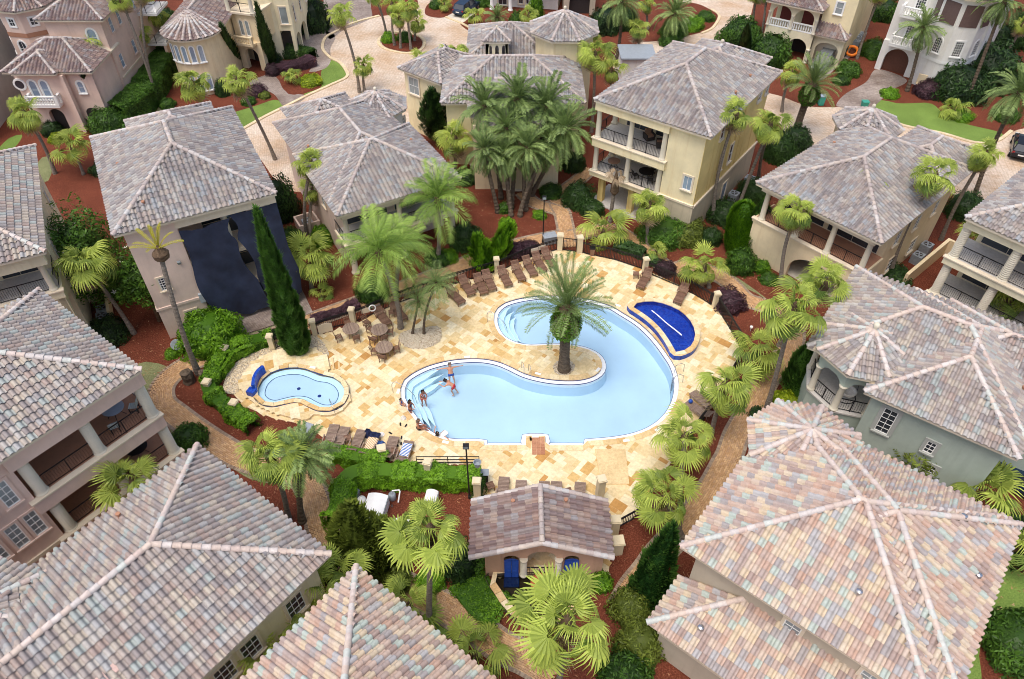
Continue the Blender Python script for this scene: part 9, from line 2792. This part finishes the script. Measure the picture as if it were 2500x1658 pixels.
# old stump beside the path bend
b = MB(); b.lathe([(0.45, 0), (0.38, 0.25), (0.42, 0.6), (0.36, 0.95), (0.15, 1.05)], (*(-22.33, 34.32), 0), 9); b.v = [(x + random.uniform(-.06, .06), y + random.uniform(-.06, .06), z) for x, y, z in b.v]; tag(b.build('palm_stump', M['trunk_dark']), 'dark old palm stump at the path bend', 'stump')
b = MB(); b.lathe([(0.4, 0), (0.3, 0.25), (0.33, 0.6), (0.3, 0.8), (0.1, 0.9)], (*(-21.30, 34.46), 0), 9); b.v = [(x + random.uniform(-.06, .06), y + random.uniform(-.06, .06), z) for x, y, z in b.v]; tag(b.build('palm_stump', M['trunk_dark']), 'second dark palm stump behind the thin palm base', 'stump')
# small lanterns on the mulch
for p, lab in (((17.66, 39.32), 'small white garden spotlight on the mulch right of the fence'), ((18.73, 39.00), 'small dark garden spotlight on the mulch')):
 b = MB(); b.tube([(*p, 0), (*p, 0.3)], 0.02, 6); b.lathe([(0.05, 0.3), (0.11, 0.36), (0.12, 0.48), (0.05, 0.52)], (*p, 0), 10); tag(b.build('garden_light', M['trim_white'] if 'white' in lab else M['iron']), lab, 'light')
# sofa cover on the sage loggia
def hammock(p, z, label):
 root = empty('hanging_chair', (*p, z), label, 'chair')
 b = MB(); b.tube([(0.6 * math.cos(t), 0.6 * math.sin(t) * 0.8, 0.05) for t in np.linspace(0, 6.2832, 17)], 0.03, 6, False); b.tube([(-0.6, 0, 0.05), (-0.45, 0, 1.2), (0, 0, 1.9)], 0.02, 6); b.tube([(0.6, 0, 0.05), (0.45, 0, 1.2), (0, 0, 1.9)], 0.02, 6); b.build('stand', M['iron'], root)
 b = MB(); b.lathe([(0.1, 0.4), (0.42, 0.5), (0.5, 0.72), (0.44, 0.72), (0.36, 0.58), (0.08, 0.5)], (0, 0, 0), 14); b.build('cushion', M['fabric_white'], root)
 return root
hammock(f8g.p(3.1, -8.6), 3.43, 'hanging chair with white cushion in the sage turret loggia')

# ================================================================== cars
M['car_silver'] = plain('silver_paint', lin(150, 158, 164), 0.25, 0.6, 0.04); M['car_blue'] = plain('dark_blue_paint', lin(44, 62, 84), 0.22, 0.4, 0.04); M['car_black'] = plain('black_paint', lin(34, 36, 42), 0.2, 0.3, 0.04)
M['tyre'] = plain('tyre_rubber', lin(30, 30, 30), 0.9); M['lampglass'] = glass_mat('lamp_glass', lin(210, 214, 220)); M['taillamp'] = plain('tail_lamp', lin(150, 20, 24), 0.3)
def car(p, a, paint, label):
 root = empty('parked_car', (*p, 0), label, 'car', rz=a)
 L, W = 4.7, 1.86
 # stations along x: (x, bottom z, belt z, half width)
 st = [(-2.35, 0.45, 0.85, 0.78), (-2.25, 0.32, 0.98, 0.86), (-1.6, 0.28, 1.02, 0.92), (-0.4, 0.25, 1.0, 0.93), (0.7, 0.25, 0.98, 0.93), (1.5, 0.28, 0.92, 0.92), (2.1, 0.32, 0.80, 0.86), (2.35, 0.42, 0.66, 0.74)]
 b = MB(); vs = []
 for x, z0, z1, w in st:
  vs += [(x, -w * 0.92, z0), (x, -w, (z0 + z1) / 2), (x, -w * 0.94, z1), (x, 0, z1 + 0.04), (x, w * 0.94, z1), (x, w, (z0 + z1) / 2), (x, w * 0.92, z0)]
 k = 7; n = len(st)
 fs = [(i * k + j, (i + 1) * k + j, (i + 1) * k + j + 1, i * k + j + 1) for i in range(n - 1) for j in range(k - 1)]
 fs += [tuple(range(k)), tuple((n - 1) * k + j for j in range(k))[::-1], ]
 b.add(vs, fs); bd = b.build('body', M[paint], root, smooth=False)
 # cabin: glass house with roof
 cab = [(-2.15, 1.0, 0.80), (-1.75, 1.55, 0.66), (-0.2, 1.66, 0.66), (0.35, 1.58, 0.66), (1.15, 1.0, 0.82)]
 b = MB(); vs = []
 for x, z, w in cab: vs += [(x, -w, z), (x, w, z)]
 base = [(-2.1, -0.85, 0.98), (1.1, -0.87, 0.96), (1.1, 0.87, 0.96), (-2.1, 0.85, 0.98)]
 b.add(vs, [(0, 1, 3, 2), (6, 7, 9, 8)])
 b.add([vs[0], vs[2], vs[4], vs[6], vs[8]], [(0, 1, 2, 3, 4)]); b.add([vs[1], vs[3], vs[5], vs[7], vs[9]], [(4, 3, 2, 1, 0)])
 b.build('windows', M['glass'], root)
 b = MB(); b.add([(-1.8, -0.68, 1.56), (-1.8, 0.68, 1.56), (-0.2, -0.68, 1.68), (-0.2, 0.68, 1.68), (0.38, -0.68, 1.6), (0.38, 0.68, 1.6)], [(0, 2, 3, 1), (2, 4, 5, 3)])
 for s in (-1, 1):
  b.tube([(-2.12, s * 0.8, 1.0), (-1.77, s * 0.67, 1.56)], 0.05, 5); b.tube([(1.13, s * 0.82, 1.0), (0.36, s * 0.67, 1.6)], 0.04, 5); b.tube([(-0.5, s * 0.82, 1.0), (-0.45, s * 0.67, 1.66)], 0.04, 5)
 b.build('roof', M[paint], root)
 for x in (-1.45, 1.45):
  for s in (-1, 1):
   w = MB(); w.tube([(x, s * 0.74, 0.34), (x, s * 0.95, 0.34)], 0.34, 16); wh = w.build('wheel', M['tyre'], root)
   w = MB(); w.tube([(x, s * 0.94, 0.34), (x, s * 0.965, 0.34)], 0.21, 12); w.build('rim', M['steel'], wh)
 for s in (-1, 1):
  m_ = MB(); m_.box((2.2, s * 0.62, 0.70), (0.28, 0.34, 0.12)); m_.build('headlight', M['lampglass'], root)
  m_ = MB(); m_.box((-2.28, s * 0.70, 0.88), (0.12, 0.22, 0.2)); m_.build('tail_light', M['taillamp'], root)
  m_ = MB(); m_.box((0.85, s * 0.99, 1.0), (0.2, 0.16, 0.13)); m_.build('mirror', M[paint], root)
 m_ = MB(); m_.box((-2.36, 0, 0.72), (0.02, 0.5, 0.13)); m_.build('number_plate', M['trim_white'], root)
 return root
car((36.21, 83.77), R(-122), 'car_silver', 'silver grey car parked under the garage arch')
car((-6.02, 100.53), R(62), 'car_blue', 'dark blue car parked on the pale drive at the top')
car((50.12, 64.90), R(60), 'car_black', 'black car nose cut by the right frame edge')
car((30.91, 25.61), R(-40), 'car_blue', 'dark car half hidden beside the sage house')

# ================================================================== people
M['skin'] = plain('skin', lin(206, 150, 122), 0.6, var=0.08); M['skin_tan'] = plain('tanned_skin', lin(176, 116, 90), 0.6, var=0.08); M['hair'] = plain('dark_hair', lin(48, 34, 28), 0.7); M['hair_grey'] = plain('grey_hair', lin(120, 104, 92), 0.7)
M['shorts_blue'] = plain('blue_shorts', lin(44, 84, 164), 0.8); M['shorts_red'] = plain('red_shorts', lin(196, 48, 56), 0.8); M['shorts_black'] = plain('black_shorts', lin(40, 32, 36), 0.8); M['suit_navy'] = plain('navy_swimsuit', lin(44, 44, 84), 0.8); M['shirt_blue'] = plain('blue_shirt', lin(46, 100, 190), 0.8)
def skinned(name, verts, edges, radii, mat, parent, root=0, sub=1):
 me = bpy.data.meshes.new(name)
 me.from_pydata([tuple(v) for v in verts], edges, [])
 o = bpy.data.objects.new(name, me)
 link(o)
 o.parent = parent
 bm = bmesh.new(); bm.from_mesh(me)
 ly = bm.verts.layers.skin.verify()
 bm.verts.ensure_lookup_table()
 for v, r in zip(bm.verts, radii):
  v[ly].radius = (r, r) if isinstance(r, (int, float)) else r
  v[ly].use_root = (v.index == root)
 bm.to_mesh(me); bm.free()
 m = o.modifiers.new('skin', 'SKIN'); m.use_smooth_shade = True
 s = o.modifiers.new('sub', 'SUBSURF'); s.levels = sub; s.render_levels = sub
 me.materials.append(M[mat])
 return o
def person(p, z, rz, pose, label, skin='skin', wear=None, hair='hair', long_hair=False, top=None, scale=1.0):
 """pose: joint name -> position, x forward, y left, z up, hips near the origin"""
 root = empty('person', (p[0], p[1], z), label, 'person', rz=rz)
 root.scale = (scale,) * 3
 J = {k: Vector(v) for k, v in pose.items()}
 V, E, Rd = [], [], []
 def add(v, r, par=None):
  V.append(Vector(v)); Rd.append(r)
  if par is not None: E.append((par, len(V) - 1))
  return len(V) - 1
 up = (J['neck'] - J['hip']).normalized()
 hip = add(J['hip'], (0.155, 0.115))
 waist = add(J['hip'].lerp(J['neck'], 0.4), (0.14, 0.105), hip)
 chest = add(J['hip'].lerp(J['neck'], 0.78), (0.165, 0.12), waist)
 nk = add(J['neck'], 0.058, chest)
 hd = J['head'] - J['neck']
 h1 = add(J['neck'] + hd * 0.45, 0.075, nk); h2 = add(J['neck'] + hd * 0.8, 0.105, h1); h3 = add(J['neck'] + hd * 1.12, 0.085, h2)
 f = J.get('face', Vector((1, 0, 0))).normalized()
 add(J['neck'] + hd * 0.72 + f * 0.105, 0.018, h2)
 sd = f.cross(hd.normalized())
 for s in (-1, 1): add(J['neck'] + hd * 0.72 + sd * s * 0.098, 0.02, h2)
 for s, n in ((1, 'l'), (-1, 'r')):
  sh = add(J['sh_' + n], 0.066, chest); el = add(J['el_' + n], 0.046, sh); wr = add(J['wr_' + n], 0.03, el)
  d = (J['wr_' + n] - J['el_' + n]).normalized()
  pa = add(J['wr_' + n] + d * 0.07, (0.038, 0.022), wr)
  side = d.cross(Vector((0, 0, 1)))
  side = side.normalized() if side.length > 0.1 else Vector((0, 1, 0))
  for k, (o_, l_) in enumerate(((-0.032, 0.075), (-0.011, 0.09), (0.011, 0.085), (0.032, 0.065))):
   k1 = add(J['wr_' + n] + d * 0.115 + side * o_, 0.0095, pa); add(J['wr_' + n] + d * (0.115 + l_) + side * o_ * 1.2 - Vector((0, 0, 0.02)), 0.008, k1)
  add(J['wr_' + n] + d * 0.09 + side * (0.065 * s), 0.010, pa)
  th = add(J['hip'] + (J['kn_' + n] - J['hip']) * 0.22 + (J['sh_' + n] - J['neck']) * 0.42, 0.10, hip)
  kn = add(J['kn_' + n], 0.062, th); an = add(J['an_' + n], 0.042, kn)
  fd = J.get('foot', Vector((1, 0, -0.2))).normalized()
  add(J['an_' + n] + fd * 0.17 - Vector((0, 0, 0.03)), 0.032, an)
 skinned('body', V, E, Rd, skin, root)
 # shorts / swimsuit
 if wear:
  v2 = [J['hip'] + up * 0.07, J['hip']]; e2 = [(0, 1)]; r2 = [(0.165, 0.125), (0.175, 0.135)]
  for n in 'lr':
   t = J['hip'] + (J['kn_' + n] - J['hip']) * 0.25 + (J['sh_' + n] - J['neck']) * 0.42
   k = J['hip'] + (J['kn_' + n] - J['hip']) * 0.62 + (J['sh_' + n] - J['neck']) * 0.3
   v2 += [t, k]; m_ = len(v2); e2 += [(1, m_ - 2), (m_ - 2, m_ - 1)]; r2 += [0.115, 0.1]
  skinned('shorts', v2, e2, r2, wear, root, 1)
 if top:
  v2 = [J['hip'], J['hip'].lerp(J['neck'], 0.4), J['hip'].lerp(J['neck'], 0.78), J['hip'].lerp(J['neck'], 0.92)]
  skinned('top', v2, [(0, 1), (1, 2), (2, 3)], [(0.17, 0.13), (0.155, 0.12), (0.178, 0.135), 0.1], top, root, 1)
 hv = [J['neck'] + hd * 0.95 - f * 0.03, J['neck'] + hd * 1.12 - f * 0.02, J['neck'] + hd * 0.7 - f * 0.05]
 he = [(0, 1), (0, 2)]; hr = [0.108, 0.088, 0.09]
 if long_hair:
  hv += [J['neck'] - f * 0.10 + hd * 0.1, J['neck'] - f * 0.13 - up * 0.2]; he += [(2, 3), (3, 4)]; hr += [0.08, 0.06]
 skinned('hair', hv, he, hr, hair, root)
 return root
STAND = dict(hip=(0, 0, 0), neck=(0, 0, 0.52), head=(0.02, 0, 0.76), sh_l=(0, 0.19, 0.46), sh_r=(0, -0.19, 0.46), kn_l=(0.03, 0.11, -0.44), kn_r=(0.03, -0.11, -0.44), an_l=(0, 0.12, -0.86), an_r=(0, -0.12, -0.86))
P1 = dict(STAND, neck=(-0.12, 0, 0.5), head=(-0.14, 0, 0.74), sh_l=(-0.12, 0.2, 0.44), sh_r=(-0.12, -0.2, 0.44), el_l=(-0.18, 0.5, 0.40), wr_l=(-0.22, 0.76, 0.36), el_r=(-0.18, -0.5, 0.40), wr_r=(-0.22, -0.76, 0.36), kn_l=(0.25, 0.16, -0.28), kn_r=(0.25, -0.14, -0.3), an_l=(0.3, 0.2, -0.68), an_r=(0.32, -0.16, -0.68))
person((-4.31, 35.19), -0.12, R(-78), P1, 'man in blue shorts leaning on the pool rim with arms spread', 'skin', 'shorts_blue', 'hair_grey')
P2 = dict(hip=(0, 0, 0), neck=(0.42, 0, 0.26), head=(0.6, 0, 0.42), face=(0.9, 0, -0.3), sh_l=(0.36, 0.19, 0.22), sh_r=(0.36, -0.19, 0.22), el_l=(0.58, 0.26, 0.02), wr_l=(0.84, 0.18, 0.06), el_r=(0.58, -0.28, 0.04), wr_r=(0.86, -0.14, 0.1), kn_l=(0.12, 0.13, -0.42), kn_r=(-0.08, -0.12, -0.42), an_l=(-0.05, 0.14, -0.85), an_r=(-0.3, -0.13, -0.83))
person((-4.08, 34.12), -0.22, R(168), P2, 'man in red shorts wading forward with arms reaching', 'skin', 'shorts_red')
P3 = dict(STAND, neck=(0.12, 0, 0.5), head=(0.18, 0, 0.72), sh_l=(0.1, 0.18, 0.44), sh_r=(0.1, -0.18, 0.44), el_l=(0.22, 0.26, 0.2), wr_l=(0.42, 0.12, 0.2), el_r=(0.22, -0.26, 0.2), wr_r=(0.42, -0.1, 0.2), kn_l=(0.2, 0.12, -0.4), kn_r=(0.12, -0.12, -0.42), an_l=(0.15, 0.13, -0.8), an_r=(0.0, -0.13, -0.82))
person((-6.08, 32.93), -0.02, R(-60), P3, 'person wrapped in a red and white towel on the pool steps', 'skin_tan', 'shorts_red', 'hair', True, 'towel_red', 0.95)
P4 = dict(STAND, neck=(0.05, 0, 0.5), el_l=(0.16, 0.24, 0.22), wr_l=(0.36, 0.1, 0.3), el_r=(0.12, -0.26, 0.2), wr_r=(0.34, -0.14, 0.22), sh_l=(0.03, 0.17, 0.44), sh_r=(0.03, -0.17, 0.44), head=(0.08, 0, 0.74), kn_r=(0.18, -0.1, -0.38), an_r=(0.06, -0.1, -0.8))
person((-6.80, 31.75), 0.22, R(-35), P4, 'long haired woman in a navy swimsuit stepping into the pool', 'skin_tan', 'suit_navy', 'hair', True, 'suit_navy', 0.92)
P5 = dict(hip=(0, 0, 0), neck=(0, 0, 0.5), head=(0.03, 0, 0.74), sh_l=(0, 0.17, 0.44), sh_r=(0, -0.17, 0.44), el_l=(0.12, 0.22, 0.2), wr_l=(0.3, 0.14, 0.1), el_r=(0.12, -0.22, 0.2), wr_r=(0.3, -0.14, 0.1), kn_l=(0.42, 0.12, 0.06), kn_r=(0.42, -0.12, 0.06), an_l=(0.46, 0.12, -0.36), an_r=(0.46, -0.12, -0.36))
person((-7.44, 32.15), 0.16, R(-20), P5, 'child in a blue shirt sitting on the pool rim', 'skin', 'shorts_blue', 'hair', False, 'shirt_blue', 0.62)
P6 = dict(P5, kn_l=(0.42, 0.12, 0.02), an_l=(0.62, 0.14, -0.3), an_r=(0.66, -0.1, -0.3), neck=(0.06, 0, 0.5), head=(0.1, 0, 0.74), wr_l=(0.4, 0.1, 0.16), wr_r=(0.38, -0.12, 0.1))
person((-6.13, 30.09), 0.16, R(8), P6, 'bare backed man in black shorts seated on the pool rim', 'skin_tan', 'shorts_black', 'hair_grey')
P7 = dict(hip=(0.25, 0, -0.5), neck=(0, 0, 0), head=(-0.05, 0, 0.24), face=(0.8, 0, 0.2), sh_l=(0.0, 0.19, -0.06), sh_r=(0, -0.19, -0.06), el_l=(0.2, 0.36, -0.1), wr_l=(0.42, 0.4, 0.02), el_r=(0.06, -0.46, -0.04), wr_r=(-0.06, -0.68, 0.02), kn_l=(0.62, 0.1, -0.6), kn_r=(0.62, -0.1, -0.6), an_l=(0.95, 0.1, -0.8), an_r=(0.95, -0.1, -0.8))
person((-4.81, 29.72), -0.1, R(70), P7, 'dark haired swimmer resting in the water at the front rim', 'skin', 'shorts_black', 'hair')
b = MB(); b.prism([(-0.3, -0.18), (0.3, -0.18), (0.36, 0), (0.3, 0.18), (-0.3, 0.18)], 0, 0.05); o = b.build('float_board', M['fabric_white']); o.location = (*(-4.48, 29.76), -0.14); o.rotation_euler = (0, 0, 0.8); tag(o, 'pale float board beside the resting swimmer', 'float')
# ferns on the boots of the shaggy palms
for rec, cr in CANARY:
 rg = np.random.default_rng(9)
 n = 2600
 a = rg.uniform(0, 6.283, n); z = rg.uniform(-2.3, -0.1, n) * rec[3]
 rr = 0.40 * (0.85 + 0.15 * rec[3]) * 2.1 * np.interp(z / rec[3], [-2.4, -2.2, -1.7, -1.1, -0.5, 0.0], [0.45, 0.75, 1.05, 1.08, 0.9, 0.6]) * rg.uniform(0.95, 1.18, n)
 P_ = np.stack([np.cos(a) * rr, np.sin(a) * rr, z], 1); N_ = np.stack([np.cos(a), np.sin(a), np.full(n, -0.2)], 1)
 V, F = leaves(P_, N_, 0.15, rg)
 keep = rg.random(n) < (0.9 if rec[3] > 1 else 0.8)
 F = F[keep]
 o = put('fern_growth', np_mesh('fern_growth', V, F, M['lf_bright'] if rec[3] > 1 else M['lf_green'], rg.random(len(F)))); o.parent = cr
 o["kind"] = "stuff"
